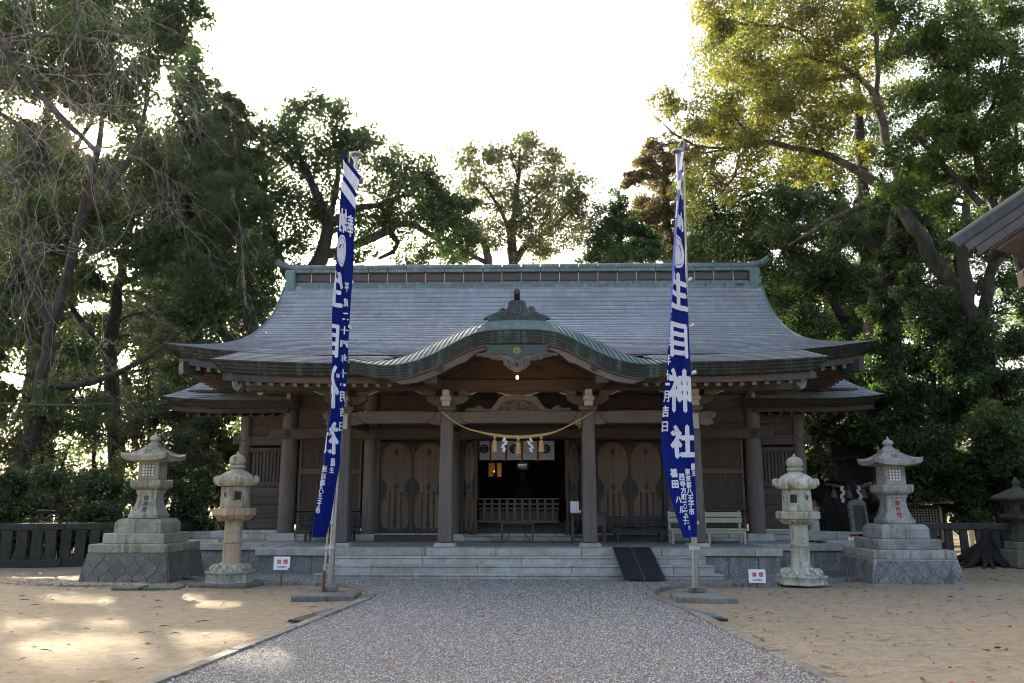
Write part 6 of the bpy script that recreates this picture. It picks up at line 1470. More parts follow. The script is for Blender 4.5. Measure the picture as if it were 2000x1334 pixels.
BIG = [(.10, 10.13, .15, .58, 1, 'large red fallen leaf in the middle of the gravel path'), (.05, 9.34, .13, .46, 1, 'orange fallen leaf just below the red one on the gravel'),
       (-.77, 10.11, .10, .3, 1, 'brown curled leaf left of centre on the gravel'), (.51, 10.89, .09, .5, 1, 'small orange leaf further up the gravel path'), (-1.07, 8.09, .09, .47, 1, 'orange leaf on sunlit gravel at the lower left'),
       (2.30, 7.6, .10, .3, 1, 'dark brown leaf on the right edge of the gravel'), (-4.01, 9.52, .12, .82, 0, 'yellow leaf lying on the sandy ground at left'), (-3.5, 7.55, .12, .86, 0, 'greenish yellow leaf at the bottom left of the sand'),
       (3.03, 8.01, .13, .1, 0, 'dark curled leaf on the sand near the right kerb'), (4.35, 8.35, .13, .78, 0, 'yellow brown leaf on the sand at lower right'), (6.1, 10.6, .15, .35, 0, 'pair of rust brown leaves on the right sand'), (4.0, 12.4, .11, .62, 0, 'bright red leaf on the sand before the right lantern')]
for x, y, s, r, on, lab in BIG:
    o = leaf_litter('fallen_leaf', np.array([0.]), np.array([0.]), np.array([0.]), np.array([s]), np.array([r]), kind=None)
    o.location = (x, y, .055 if on else float(ground_z(x, y)) + .006); tag(o, lab, 'leaf', 'large fallen leaves')
TREES = [
 ('evergreen_tree','tall dark evergreen with leaning trunk at the far left behind the fence','leaf_dark','bark_dark',0.12,1.0,[(-14.74,21.6,15.58,1.17),(-13.72,22.65,16.41,1.23),(-11.56,22.08,15.93,1.13),(-10.62,22.71,16.32,0.72),(-10.12,22.63,16.56,0.38),(-13.27,21.18,14.08,1.01),(-11.48,21.02,14.04,1.01),(-11.27,23.12,15.18,0.66),(-14.81,21.82,13.73,0.97),(-12.6,21.91,13.18,0.77),(-12.09,23.5,14.19,0.75),(-14.59,22.44,12.41,0.72),(-10.97,23.05,15.92,0.59),(-11.69,22.46,12.64,0.57),(-14.04,22.75,11.41,0.65),(-14.41,21.72,10.81,0.76)],[[(-14.18,22.5,0.39,0.27),(-13.8,22.5,2.59,0.22),(-13.45,22.5,4.58,0.18),(-13.35,22.5,6.34,0.15),(-13.06,22.5,7.84,0.13),(-12.8,22.5,9.7,0.11),(-12.53,22.5,11.61,0.09),(-12.49,22.5,13.58,0.06),(-12.49,22.5,15.26,0.03)],[(-13.3,22.5,6.34,0.14),(-14.07,22.5,7.55,0.11),(-14.44,22.5,8.77,0.08),(-14.39,22.5,10.34,0.05)],[(-12.8,22.5,9.7,0.1),(-11.46,22.5,11.6,0.07),(-11.17,22.5,13.56,0.04)],[(-12.53,22.5,11.61,0.08),(-14.09,22.5,13.26,0.06),(-14.93,22.5,15.13,0.04)],[(-13.38,22.5,4.58,0.12),(-11.73,22.5,4.86,0.1),(-10.34,22.5,5.59,0.07),(-9.53,22.5,6.32,0.04)]],'trees round the shrine',0.8),
 ('conical_tree','tall narrow dark tree with rounded top left of the roof','leaf_dark','bark_dark',0.15,1.15,[(-13.43,30.65,19.76,0.47),(-13.29,30.16,18.52,0.73),(-13.16,30.78,18.18,0.75),(-13.56,30.13,17.28,0.86),(-12.55,29.91,16.5,0.86),(-13.4,30.71,16.08,1.02),(-13.24,32.21,15.9,1.07),(-14.36,31.87,15.3,1.06),(-13.3,31.81,14.37,1.12),(-13.67,30.22,12.89,0.96),(-12.8,31.11,12.78,1.09),(-13.31,30.35,11.46,1.01),(-12.1,30.18,10.98,0.87),(-13.51,29.95,9.9,0.92),(-12.43,30.28,9.38,0.87)],[[(-12.01,31,1.08,0.3),(-12.57,31,6.91,0.24),(-13.03,31,12.09,0.17),(-13.36,31,16.48,0.1),(-13.55,31,19.69,0.03)]],'trees round the shrine',0.8),
 ('cedar_tree','bright green cedar with drooping sprays left of the roof ridge','leaf_cedar','bark',0.11,1.3,[(-11.01,28.2,16.05,0.58),(-10.57,28.37,15.71,0.54),(-10.91,28.62,15.07,0.77),(-10.27,28.76,14.96,0.62),(-11.23,28.51,13.84,0.76),(-10.48,28.89,13.79,0.77),(-10.19,26.93,12.01,0.77),(-9.62,27.93,12,0.68),(-11.37,28.94,11.59,0.77),(-10.25,28.32,10.97,0.76),(-10.93,28.81,9.96,0.73),(-9.33,27.22,9.49,0.69),(-10.15,27.94,8.58,0.71),(-10.62,27.57,8.12,0.6),(-9.44,28.07,8.23,0.54)],[[(-8.65,28,1.13,0.28),(-9.29,28,6.02,0.24),(-9.83,28,8.97,0.2),(-10.22,28,11.64,0.14),(-10.52,28,14.01,0.08),(-10.73,28,15.74,0.03)],[(-9.29,28,6.02,0.2),(-10.16,28,6.93,0.18),(-11.13,28,7.85,0.15),(-11.99,28,8.42,0.1)]],'trees round the shrine',0.55),
 ('broadleaf_tree','wide spreading dark broadleaf behind the left half of the roof','leaf_dark','bark_dark',0.135,0.95,[(-9.53,30.54,17,0.66),(-8.31,30.59,17.23,0.66),(-7.49,29.98,17.02,0.46),(-7.16,29.49,15.8,0.75),(-9.67,28.71,15.1,0.88),(-8.78,30.44,15.73,0.97),(-9.22,29.92,14.42,0.95),(-7.82,30.7,14.96,0.98),(-6.58,29.74,14.95,0.72),(-8.59,30.73,13.63,0.98),(-6.48,29.51,13.59,0.75),(-5.75,30.62,15.01,0.74),(-6.07,30.25,15.78,0.39),(-4.97,29.8,14.12,0.8),(-4.12,30.08,14.44,0.77),(-3.54,30.41,13.61,0.81),(-4.26,29.25,12.75,0.84),(-5.55,30.12,12.89,0.81),(-3.13,30.59,12.83,0.7),(-3.69,29.52,11.73,0.72),(-2.72,30.49,11.84,0.58),(-5.01,30.4,11.79,0.78),(-6.48,30.67,12.14,0.7),(-9.3,29.57,12.4,0.9),(-10.07,29.01,13.53,0.83),(-7.68,30.58,12.29,0.7),(-8.79,30.69,11.58,0.82),(-9.82,29.88,11.08,0.8),(-6.13,29.25,10.55,0.63),(-3.08,29.44,10.49,0.64),(-4.35,30.22,10.73,0.58),(-9.25,29.57,9.67,0.72),(-8.43,30.73,10.29,0.59)],[[(-9.29,30,1.1,0.42),(-9.1,30,6.33,0.38),(-8.46,30,8.88,0.34),(-7.7,30,10.69,0.29),(-7.52,30,11.92,0.24),(-7.97,30,13.17,0.18),(-8.64,30,14.45,0.12),(-9.12,30,15.96,0.06)],[(-7.52,30,11.92,0.2),(-6.55,30,12.54,0.15),(-5.17,30,12.84,0.1),(-3.79,30,13.56,0.06)],[(-7.7,30,10.69,0.2),(-5.91,30,11.29,0.17),(-4.35,30,12,0.13),(-3.16,30,11.27,0.09),(-2.57,30,11.27,0.05)],[(-5.13,30,11.66,0.12),(-4.72,30,11.08,0.1),(-5.5,30,10.57,0.08)],[(-7.52,30,11.92,0.14),(-7.21,30,14.01,0.1),(-7.49,30,15.94,0.05)],[(-8.46,30,8.88,0.2),(-9.34,30,10.7,0.15),(-9.95,30,12.77,0.1),(-10.18,30,14.89,0.05)]],'trees round the shrine',0.8),
 ('evergreen_tree','dense dark evergreen below the sun at the left','leaf_dark','bark_dark',0.135,1.1,[(-13.71,26.57,12.84,0.85),(-12.51,26.24,13.25,0.75),(-12.6,27.37,12.59,0.87),(-15.52,25.92,11.3,0.86),(-14.74,27.09,11.35,0.86),(-13.06,26.64,11.18,0.93),(-16.41,25.82,10.37,0.91),(-15.48,27.02,10.03,0.95),(-13.17,25.76,9.27,0.9),(-12.17,26.84,10.13,0.86),(-17.01,25.95,8.82,0.83),(-15.49,26.1,8.33,0.75),(-14.3,26.83,8.15,0.77),(-13.19,27.79,8.56,0.89),(-11.09,26.18,8.85,0.75),(-11.76,26.44,7.16,0.71),(-10.9,27.22,7.68,0.62),(-13.8,27.78,7.27,0.64),(-18.11,27.15,11.78,0.69),(-10.31,26.85,6.36,0.51)],[[(-13.4,27,0.49,0.3),(-13.51,27,3.47,0.26),(-13.94,27,6.23,0.22),(-13.91,27,8.73,0.17),(-13.68,27,11.13,0.11),(-13.4,27,13.21,0.05)],[(-13.94,27,6.23,0.12),(-15.44,27,8.01,0.09),(-16.53,27,9.84,0.05)],[(-13.91,27,8.73,0.1),(-12.39,27,9.81,0.07),(-11.97,27,11.3,0.03)]],'trees round the shrine',0.8),
 ('shrub','glossy dark shrub behind the fence left of the tall lantern','leaf_mid','bark_dark',0.1,1.1,[(-14.71,23.04,4.95,0.59),(-14.85,24.09,5.89,0.46),(-12.55,22.8,4.04,0.64),(-15.19,23.95,4.17,0.79),(-13.26,22.62,4.16,0.72),(-14.22,22.91,2.75,0.8),(-14.07,24.6,3.15,0.82),(-12.14,22.91,2.32,0.7),(-14.22,23.81,1.77,0.79),(-12.76,23.42,1.41,0.72),(-11.9,23.41,3.21,0.69),(-11.69,23.49,1.34,0.63),(-14.35,22.98,1.2,0.59)],[[(-13.75,23.5,0.55,0.06),(-13.68,23.5,1.91,0.05),(-13.91,23.5,3.37,0.03),(-14.16,23.5,4.26,0.02)],[(-13.63,23.5,0.55,0.05),(-13.32,23.5,2.05,0.04),(-13,23.5,3.22,0.02)],[(-13.75,23.5,0.55,0.05),(-14.36,23.5,2.05,0.04),(-14.76,23.5,3.52,0.02)]],'shrubs and low trees on the left',0.8),
 ('shrub','grey green glossy shrub directly behind the tall left lantern','leaf_grey','bark_dark',0.1,1.1,[(-12.52,24.43,4.21,0.69),(-9.6,24.3,3.42,0.56),(-11.85,23.96,6.32,0.52),(-11.26,25.05,6.54,0.54),(-11.43,23.5,4.11,0.69),(-11.01,24.51,4.53,0.72),(-11.89,25.31,3.03,0.74),(-10.06,23.65,3.08,0.69),(-11.61,24.61,1.78,0.72),(-10.58,24.73,1.78,0.69),(-9.35,23.65,2.64,0.63),(-11.15,24.3,5.44,0.59),(-9.65,24.82,1.32,0.57),(-12.3,24.43,5.3,0.53),(-10.36,24.86,4.25,0.57)],[[(-10.83,24.5,0.51,0.06),(-11.04,24.5,2.07,0.05),(-11.27,24.5,3.9,0.03),(-11.38,24.5,5.15,0.02)],[(-10.83,24.5,0.51,0.05),(-10.36,24.5,2.22,0.04),(-10.32,24.5,3.75,0.02)]],'shrubs and low trees on the left',0.8),
 ('shrub','leafy dark shrub between the left lanterns and the hall wall','leaf_mid','bark_dark',0.11,1.05,[(-10.11,26.12,3.89,0.6),(-9.41,25.88,3.38,0.59),(-9.77,26.13,2.43,0.6),(-9.2,25.59,4.33,0.49),(-9.52,26.47,1.79,0.54),(-10.42,26.51,4.94,0.57),(-11.27,26.29,6.09,0.67),(-9.02,25.59,2.73,0.42)],[[(-9.51,26,0.61,0.06),(-9.61,26,2.11,0.05),(-9.63,26,3.55,0.03)],[(-9.51,26,0.61,0.05),(-10.25,26,3.07,0.04),(-10.75,26,5.37,0.02)]],'shrubs and low trees on the left',0.8),
 ('young_tree','slim sunlit tree with yellow green leaves behind the lower left roof','leaf_bright','bark_dark',0.12,0.55,[(-16.24,28.91,7.32,0.7),(-15.52,29.1,6.59,0.59),(-14.19,29.8,7.09,0.68),(-12.64,28.95,6.74,0.55),(-16.73,29.01,6.02,0.63),(-14.5,29.16,5.47,0.67),(-12.59,28.57,5.94,0.47)],[[(-14.87,29,0.41,0.1),(-15.29,29,3.79,0.08),(-15.2,29,5.82,0.05),(-14.56,29,6.95,0.03)],[(-15.29,29,3.79,0.05),(-16.14,29,5.83,0.03),(-16.46,29,7.15,0.02)]],'shrubs and low trees on the left',0.8),
 ('shrub','low dark undergrowth close behind the left fence','leaf_dark','bark_dark',0.1,1.0,[(-13.15,20.11,1.96,0.33),(-12.6,20.35,2.1,0.38),(-12.11,20.55,2.08,0.39),(-11.71,20.72,2.1,0.37),(-11.17,20.93,1.95,0.42),(-10.84,21.06,2.03,0.34),(-10.2,21.3,1.78,0.41),(-9.6,21.53,1.98,0.44),(-9.29,21.65,2.03,0.43),(-8.54,21.92,1.98,0.35),(-13.15,20.09,1.54,0.35),(-12.54,20.35,1.54,0.43),(-12.06,20.55,1.59,0.37),(-11.69,20.7,1.6,0.38),(-11.08,20.95,1.58,0.4),(-10.79,21.06,1.41,0.45),(-10.27,21.26,1.6,0.34),(-9.65,21.5,1.6,0.34),(-9.1,21.69,1.27,0.39),(-8.6,21.88,1.38,0.35),(-13.01,20.12,1.07,0.39),(-12.45,20.36,1.1,0.39),(-12.08,20.52,1.06,0.35),(-11.45,20.76,0.77,0.33),(-11.05,20.93,0.78,0.35),(-10.61,21.11,1.09,0.37),(-10.06,21.32,0.89,0.44),(-9.73,21.45,0.98,0.45),(-9.05,21.7,0.93,0.39),(-8.38,21.95,0.89,0.34),(-12.89,20.15,0.54,0.37),(-12.59,20.27,0.49,0.35),(-12.15,20.46,0.42,0.33),(-11.5,20.74,0.62,0.43),(-11,20.94,0.45,0.42),(-10.65,21.07,0.36,0.38),(-10.14,21.27,0.27,0.38),(-9.6,21.48,0.3,0.38),(-8.98,21.71,0.53,0.45),(-8.59,21.86,0.56,0.48)],[[(-11.54,20.9,0.6,0.05),(-11.6,20.9,1.23,0.04),(-11.61,20.9,1.87,0.02)],[(-9.2,20.9,0.6,0.05),(-9.25,20.9,1.23,0.04),(-9.3,20.9,1.87,0.02)]],'shrubs and low trees on the left',0.8),
 ('evergreen_tree','drooping dark tree with long low boughs at the left edge of the grove','leaf_dark','bark_dark',0.13,0.95,[(-17.14,24.99,7.95,0.73),(-16.51,25.78,8.72,0.54),(-15.77,25.84,8.5,0.67),(-14.45,26.04,8.57,0.56),(-16.9,25.02,7.6,0.53),(-15.95,25.09,7.3,0.53),(-14.89,24.81,7.23,0.68),(-14.11,25.07,7.16,0.55),(-17.32,25.98,6.61,0.73),(-15.83,24.95,6.78,0.52),(-15.24,25.56,6.87,0.67),(-14.18,25.04,6.42,0.56),(-17.09,25.14,5.97,0.62),(-13.8,25.36,5.8,0.73),(-17.64,26.19,4.85,0.74),(-15.08,25.66,4.82,0.54),(-13.53,24.69,4.89,0.57)],[[(-15.09,25.5,0.39,0.2),(-15.39,25.5,3.37,0.16),(-15.52,25.5,5.64,0.1),(-15.37,25.5,7.32,0.05)]],'shrubs and low trees on the left',0.8),
 ('sparse_tree','thin grey green tree with open crown behind the middle of the ridge','leaf_grey','bark',0.13,0.62,[(-0.35,32.21,16,0.7),(0.29,33.34,16.78,0.6),(-1.15,33.33,15.8,0.76),(-1.85,33.78,16.48,0.65),(-2.54,32.67,15.88,0.5),(0.83,32.51,15.66,0.7),(1.51,33.47,15.48,0.73),(-0.04,33.36,15.33,0.81),(-2.2,32.58,14.91,0.75),(-1.26,33.46,14.45,0.9),(0.39,32.72,14.04,0.94),(1.5,33.74,14.42,0.97),(2.3,32.18,14.15,0.74),(-2.61,32.44,13.84,0.7),(-1.95,33.95,13.47,0.87),(-0.47,32.65,13.11,0.87),(0.81,32.36,12.89,0.93),(2.05,33.72,13.59,0.86),(2.68,33.2,13.86,0.55),(-0.04,32.25,11.98,0.74),(1.35,33.11,12.36,0.76),(-1.46,33.29,12.32,0.64),(2.5,32.52,12.49,0.5),(0.81,33.22,11.65,0.51)],[[(-0.48,33,1.05,0.3),(-0.48,33,7.2,0.27),(-0.41,33,11.22,0.22),(-0.54,33,12.22,0.19),(-0.41,33,13.35,0.14),(-0.22,33,14.95,0.09),(-0.13,33,16.35,0.04)],[(-0.41,33,11.22,0.17),(0.17,33,12.1,0.14),(1.14,33,12.77,0.1),(1.9,33,13.44,0.05)],[(-0.54,33,12.22,0.12),(-0.8,33,13.35,0.09),(-1.57,33,14.5,0.06),(-2.23,33,15.44,0.03)],[(-0.22,33,14.95,0.05),(-0.48,33,15.88,0.03)],[(-0.41,33,13.35,0.08),(0.61,33,14.25,0.05),(1.38,33,14.94,0.03)]],'trees round the shrine',0.7),
 ('small_tree','small green tree just left of the open crowned tree','leaf_mid','bark',0.12,0.9,[(-2.86,31.88,12.97,0.69),(-2.28,30.07,11.6,0.65),(-3.11,31.4,11.72,0.6),(-1.82,30.54,11.23,0.47),(-2.52,31.71,11.39,0.53),(-3.13,30.41,13.18,0.43),(-2.2,31.38,13.22,0.36)],[[(-1.19,31,1.08,0.2),(-1.34,31,10.64,0.17),(-1.55,31,11.58,0.13),(-2.16,31,12.44,0.06)],[(-1.34,31,10.64,0.12),(-2.05,31,10.96,0.09),(-2.76,31,11.59,0.04)]],'trees round the shrine',0.8),
 ('cedar_tree','rust tinged cedar right of the ridge behind the right banner','leaf_brown','bark',0.12,1.25,[(6.24,35.78,17.74,0.55),(6.73,35.96,17.35,0.64),(5.68,35.85,16.86,0.64),(4.79,35.94,16.05,0.37),(5.26,35.89,16.2,0.41),(6.4,36.35,16.5,0.79),(7.07,35.5,16.02,0.72),(6,36.28,15.34,0.74),(7.01,34.86,14.55,0.8),(4.95,35.74,14.04,0.46),(6.44,35.62,14.23,0.82),(5.47,35.4,13.67,0.59),(7.54,36.6,13.82,0.89),(6.28,35.58,13.01,0.77),(7.78,36.49,17.57,0.6),(8.04,37.01,12.7,0.8)],[[(6.15,36,1.01,0.34),(6.5,36,10.97,0.28),(6.58,36,14.37,0.2),(6.53,36,16.36,0.12),(6.45,36,18.01,0.04)],[(6.58,36,14.37,0.08),(5.1,36,14.13,0.04)],[(6.58,36,16.23,0.07),(4.91,36,16.07,0.03)]],'trees round the shrine',0.5),
 ('cedar_tree','round topped green cedar rising behind the ridge, right of centre','leaf_cedar','bark_dark',0.11,1.3,[(3.91,32.52,13.77,0.37),(3.8,33,13.32,0.59),(4.34,33.25,13.17,0.59),(3.41,32.13,12.24,0.61),(4.26,33.09,12.33,0.8),(4.86,32.86,12.14,0.63),(3.36,32.8,11.69,0.67),(4.27,31.68,11.12,0.73),(5.1,31.73,11.23,0.57),(2.68,32.38,11.23,0.37),(3.9,33.02,11.19,0.76)],[[(3.74,32.5,1.06,0.26),(3.96,32.5,10.07,0.2),(3.98,32.5,12.47,0.12),(3.93,32.5,13.7,0.03)]],'trees round the shrine',0.6),
 ('old_tree','huge old tree with twisting pale limbs and golden leaves at the upper right','leaf_gold','bark_pale',0.105,0.5,[(6.12,23.24,16.42,0.81),(7.56,24.42,16.88,0.93),(8.52,23.57,16.5,0.9),(9.65,23.22,16.17,0.89),(11.01,23.98,16.73,0.76),(6.57,23.99,15.54,0.84),(7.75,23.94,15.23,0.99),(9.02,23.89,15.28,0.91),(10.07,23.49,15.29,0.75),(6.29,23.47,14.03,0.75),(7.6,24.5,14.3,0.94),(8.49,23.54,13.79,0.9),(10.01,24.39,14.3,0.81),(4.37,24.25,14.26,0.31),(4.94,24.47,14.14,0.47),(4.63,24.42,13.76,0.34),(5.08,23.63,13.14,0.48),(5.79,23.49,13.28,0.67),(7.08,24.56,13.28,0.86),(8.24,24.18,13,0.85),(9.12,23.33,12.66,0.77),(10.57,24.31,13.64,0.62),(6.19,24.68,12.82,0.66),(5.31,24.44,12.45,0.47),(6.89,23.48,11.93,0.63),(5.6,23.7,11.37,0.51),(5.13,23.45,10.7,0.39),(6.19,24.7,11.09,0.54),(8.43,23.57,11.54,0.54),(9.83,24.39,11.88,0.62),(10.51,24.06,12.06,0.52),(7.34,24.11,11.36,0.43),(5.21,24.03,10.1,0.34),(11.6,24.48,15.4,0.53),(11.65,24.13,13.97,0.46),(5.95,23.66,16.06,0.6)],[[(14.44,25,0.01,0.36),(14.01,24.6,4.16,0.31),(13.49,24.3,6.43,0.27),(12.83,24,7.78,0.24),(12.1,24,9.22,0.21),(11.72,24,9.95,0.19),(11.25,24,10.86,0.17),(10.59,24,11.32,0.13),(10.06,24,11.62,0.12),(9.39,24,12.01,0.1),(8.46,24,12.23,0.09),(7.29,24,12.48,0.07),(6.41,24,12.25,0.04),(5.61,24,12.09,0.03)],[(11.97,24,9.46,0.15),(11.66,24,11.19,0.14),(11.34,24,12.28,0.13),(11.21,24,13.51,0.12),(10.97,24,14.16,0.11),(10.58,24,14.65,0.1),(9.66,24,15.15,0.08),(8.95,24,15.37,0.05),(8.33,24,15.17,0.03)],[(11.34,24,12.28,0.11),(11.2,24,13.82,0.1),(11.28,24,15.49,0.08),(11.34,24,17.01,0.07),(11.32,24,18.38,0.04)],[(11.31,24,15.13,0.07),(11.87,24,16.19,0.06),(12.38,24,17.45,0.04)],[(10.58,24,14.65,0.08),(10.05,24,14.62,0.07),(9.24,24,14.46,0.05),(8.69,24,14.64,0.03)],[(9.66,24,15.15,0.06),(8.88,24,16.23,0.05),(7.59,24,16.43,0.05),(6.62,24,16.62,0.04),(5.82,24,17.04,0.03),(5.18,24,17.28,0.01)],[(7.59,24,16.43,0.04),(6.8,24,16.98,0.03),(6.74,24,17.35,0.02)],[(7.29,24,12.48,0.06),(6.71,24,11.91,0.05),(6.55,24,11.24,0.04),(6.18,24,10.82,0.03)],[(7.29,24,12.48,0.05),(6.77,24,13.18,0.04),(6.48,24,13.79,0.03)],[(6.41,24,12.25,0.04),(5.15,24,12.43,0.04),(4.53,24,13.04,0.03),(4.15,24,13.44,0.01)],[(5.15,24,12.43,0.03),(4.59,24,12.44,0.03),(4.03,24,12.19,0.01)],[(9.39,24,12.01,0.06),(9.13,24,12.9,0.05),(8.71,24,13.59,0.03)],[(11.25,24,10.86,0.12),(10.66,24,10.37,0.1),(9.71,24,10.05,0.07),(8.9,24,9.57,0.05),(8.1,24,9.09,0.03)]],'trees round the shrine',0.7),
 ('broadleaf_tree','green broadleaf with low dark branches behind the right end of the ridge','leaf_mid','bark_dark',0.13,0.95,[(7.18,29.43,11.81,0.86),(8.41,29.68,12.3,0.87),(9.47,29.05,12.26,0.85),(10.78,29.03,12.24,0.78),(6.7,28.78,10.61,0.73),(8.19,30.19,11.25,0.89),(9.04,28.49,10.79,0.84),(10.14,28.23,10.79,0.76),(11.46,28.53,11.27,0.69),(7.17,28.55,9.96,0.66),(8.48,28.66,9.89,0.69),(9.74,28.56,9.95,0.66),(10.94,28.3,10.24,0.61),(12.49,28.73,11.72,0.55),(5.94,28.74,10.22,0.48)],[[(12.97,29,1.12,0.4),(13.08,29,6.46,0.36),(13.22,29,9.09,0.3),(13.18,29,10.83,0.25),(12.39,29,11.42,0.16),(10.88,29,11.04,0.12),(9.55,29,10.66,0.09),(8.25,29,10.86,0.05)],[(13.18,29,10.83,0.18),(13.48,29,12.2,0.12),(13.3,29,13.41,0.06)],[(12.39,29,11.42,0.1),(11.33,29,12.22,0.07),(10.21,29,12.23,0.04)]],'trees round the shrine',0.8),
 ('evergreen_tree','dark evergreen mass with a few yellow leaves beside the right roof end','leaf_dark','bark_dark',0.13,1.05,[(8.86,28.9,8.9,0.81),(9.73,28.41,9.24,0.8),(10.86,28.59,9,0.8),(9.51,28.82,8.03,0.73),(10.11,27.49,7.45,0.74),(11.5,28.29,8.17,0.76),(12.34,28.82,9.33,0.73),(8.5,28.53,7.69,0.51),(11.26,28.14,6.95,0.68),(11.74,27.4,6.72,0.63),(10,27.87,6.64,0.53),(9.21,28.6,7.14,0.44),(11.97,27.32,5.83,0.59),(11.02,27.67,9.49,0.64),(13.25,28.77,7.53,0.62),(13.18,27.92,8.81,0.53)],[[(11.35,28,1.13,0.3),(11.51,28,5.24,0.25),(11.15,28,7.38,0.18),(10.72,28,8.66,0.1)],[(11.15,28,7.38,0.1),(9.61,28,7.93,0.06),(8.75,28,8.3,0.03)]],'trees round the shrine',0.8),
 ('leafy_tree','fresh green leafy tree filling the upper right corner','leaf_bright','bark',0.105,0.85,[(9.46,19.1,12.71,0.41),(9.58,19.73,14.03,0.43),(10.14,19.64,14.12,0.38),(10.4,19.47,13.42,0.52),(10.96,19.02,13.42,0.58),(12.46,19.99,14.16,0.61),(13.17,19.93,13.66,0.51),(10.8,19.52,12.58,0.57),(11.65,19.51,12.7,0.62),(12.18,19.07,12.16,0.56),(9.87,18.73,11.39,0.53),(10.88,19.27,11.45,0.61),(11.99,19.65,11.57,0.63),(12.2,18.9,10.97,0.48),(10.18,19.91,11.01,0.51),(10.47,19.03,10.38,0.61),(11.32,19.03,10.24,0.61),(11.89,18.79,9.86,0.53),(9.93,20.09,10.18,0.44),(10.37,19.87,9.8,0.56),(11.38,20.11,9.68,0.59),(11.95,19.68,9.3,0.55),(12.04,18.94,8.87,0.41),(9.59,19.31,8.97,0.39),(10.47,19.5,8.7,0.47)],[[(12.5,19.5,0.12,0.22),(12.71,19.5,3.62,0.19),(12.59,19.5,5.59,0.16),(12.19,19.5,7.37,0.12),(11.72,19.5,8.69,0.1),(11.43,19.5,10.04,0.08),(11.41,19.5,11.71,0.05),(11.59,19.5,13.42,0.03)],[(11.41,19.5,8.69,0.1),(10.69,19.5,9.64,0.07),(10.01,19.5,10.47,0.04)],[(12.19,19.5,7.37,0.08),(12.31,19.5,8.95,0.06),(12.51,19.5,10.72,0.05)],[(11.24,19.5,10.04,0.07),(12.02,19.5,11.42,0.05),(12.43,19.5,12.83,0.03)]],'trees round the shrine',0.8),
 ('old_tree','twin trunked dark tree standing behind the side building roof','leaf_mid','bark',0.12,0.9,[(14.24,23.76,7.71,0.61),(13.83,22.46,6.78,0.52),(12.46,22.33,9.13,0.48),(13.85,23.62,8.93,0.45),(10.41,22.69,10.2,0.35),(14.02,22.43,8.55,0.51),(12.5,23.19,6.66,0.44),(13.9,22.81,9.44,0.44)],[[(12.54,23,0.53,0.3),(12.77,23,3.99,0.27),(12.84,23,6.02,0.25),(12.75,23,7.22,0.19),(12.7,23,8.13,0.15),(12.9,23,9.36,0.13),(13.15,23,11.09,0.09)],[(12.84,23,6.02,0.15),(13.36,23,7.51,0.17),(13.8,23,8.88,0.12),(14.11,23,10.29,0.07)]],'trees round the shrine',0.8),
 ('sacred_tree','massive gnarled old camphor trunk tied with a straw rope, right of the hall','leaf_dark','root_bark',0.13,0.9,[(11.38,24.3,8.19,0.43),(10.92,24.3,7.87,0.37),(11.69,24.4,9.19,0.44),(11.29,24.4,8.86,0.37),(11.86,24.5,10.05,0.44),(10.73,24.3,6.92,0.37),(10,24.1,3.52,0.4),(9.27,24.1,3.67,0.46),(10.12,24.2,4.58,0.46),(10.63,24.2,5.34,0.46),(10.27,24.3,5.98,0.4),(11,24.3,6.45,0.43),(11.27,24.4,7.41,0.47),(11.95,25.76,10.31,0.66),(11.28,25.69,9.6,0.56),(12.45,25.64,9.23,0.59),(12.18,24.33,10.15,0.56),(10.08,25.11,9.59,0.42),(12.84,24.88,9.33,0.54),(12.12,25.05,11.09,0.54)],[[(9.21,25,0.07,1.05),(9.35,25,0.73,0.95),(9.44,25,1.48,0.82),(9.57,25,2.23,0.7),(9.79,25,3.14,0.62),(10.19,25,4.37,0.55),(10.69,25,5.79,0.48),(11.16,25,7.23,0.42),(11.6,25,8.71,0.36),(11.92,25,10.05,0.28),(12.21,25,11.42,0.2)],[(11.6,25,8.71,0.25),(11,25,9.55,0.16),(10.23,25,9.89,0.1)],[(11.92,25,10.05,0.2),(12.67,25,10.38,0.14),(13.07,25,9.54,0.08)]],'trees round the shrine',0.8),
 ('shrub','dense dark green shrub beside the right wing of the hall','leaf_dark','bark_dark',0.105,1.1,[(8.93,24.51,4.17,0.53),(8.87,24.7,3.42,0.54),(9.18,23.7,4.37,0.54),(10.44,25.07,4.22,0.64),(9.72,23.8,3.35,0.46),(9.09,24.41,4.77,0.44),(8.47,23.74,2.55,0.39),(10.82,24.65,3.57,0.63),(9.92,23.62,4.88,0.57),(11.1,24.56,4.63,0.63),(10.58,24.8,2.67,0.38)],[[(10.24,24.2,0.62,0.1),(10.3,24.2,2.2,0.08),(10.04,24.2,3.53,0.05),(9.5,24.2,4.28,0.03)],[(10.24,24.2,0.62,0.08),(10.65,24.2,2.94,0.05),(10.71,24.2,4.43,0.03)]],'shrubs and low trees on the right',0.8),
 ('shrub','tall glossy shrub behind the notice board on the right','leaf_dark','bark_dark',0.105,1.15,[(11.01,22.69,6.26,0.61),(12.41,23.64,6.46,0.63),(11.38,23.55,5.31,0.69),(11.71,22.36,5.05,0.66),(11.31,23.64,4.07,0.72),(12.08,23.17,4.01,0.71),(10.57,21.99,2.81,0.67),(12.34,23.76,2.91,0.7),(10.93,22.6,7.42,0.43),(11.54,22.63,6.98,0.49),(10.46,22.79,2.03,0.52),(11.66,23.02,1.89,0.5)],[[(11.26,22.9,0.54,0.12),(11.42,22.9,2.58,0.1),(11.51,22.9,4.56,0.07),(11.53,22.9,6.31,0.03)],[(11.42,22.9,2.58,0.07),(11.97,22.9,4.27,0.05),(12.22,22.9,6.01,0.02)]],'shrubs and low trees on the right',0.8),
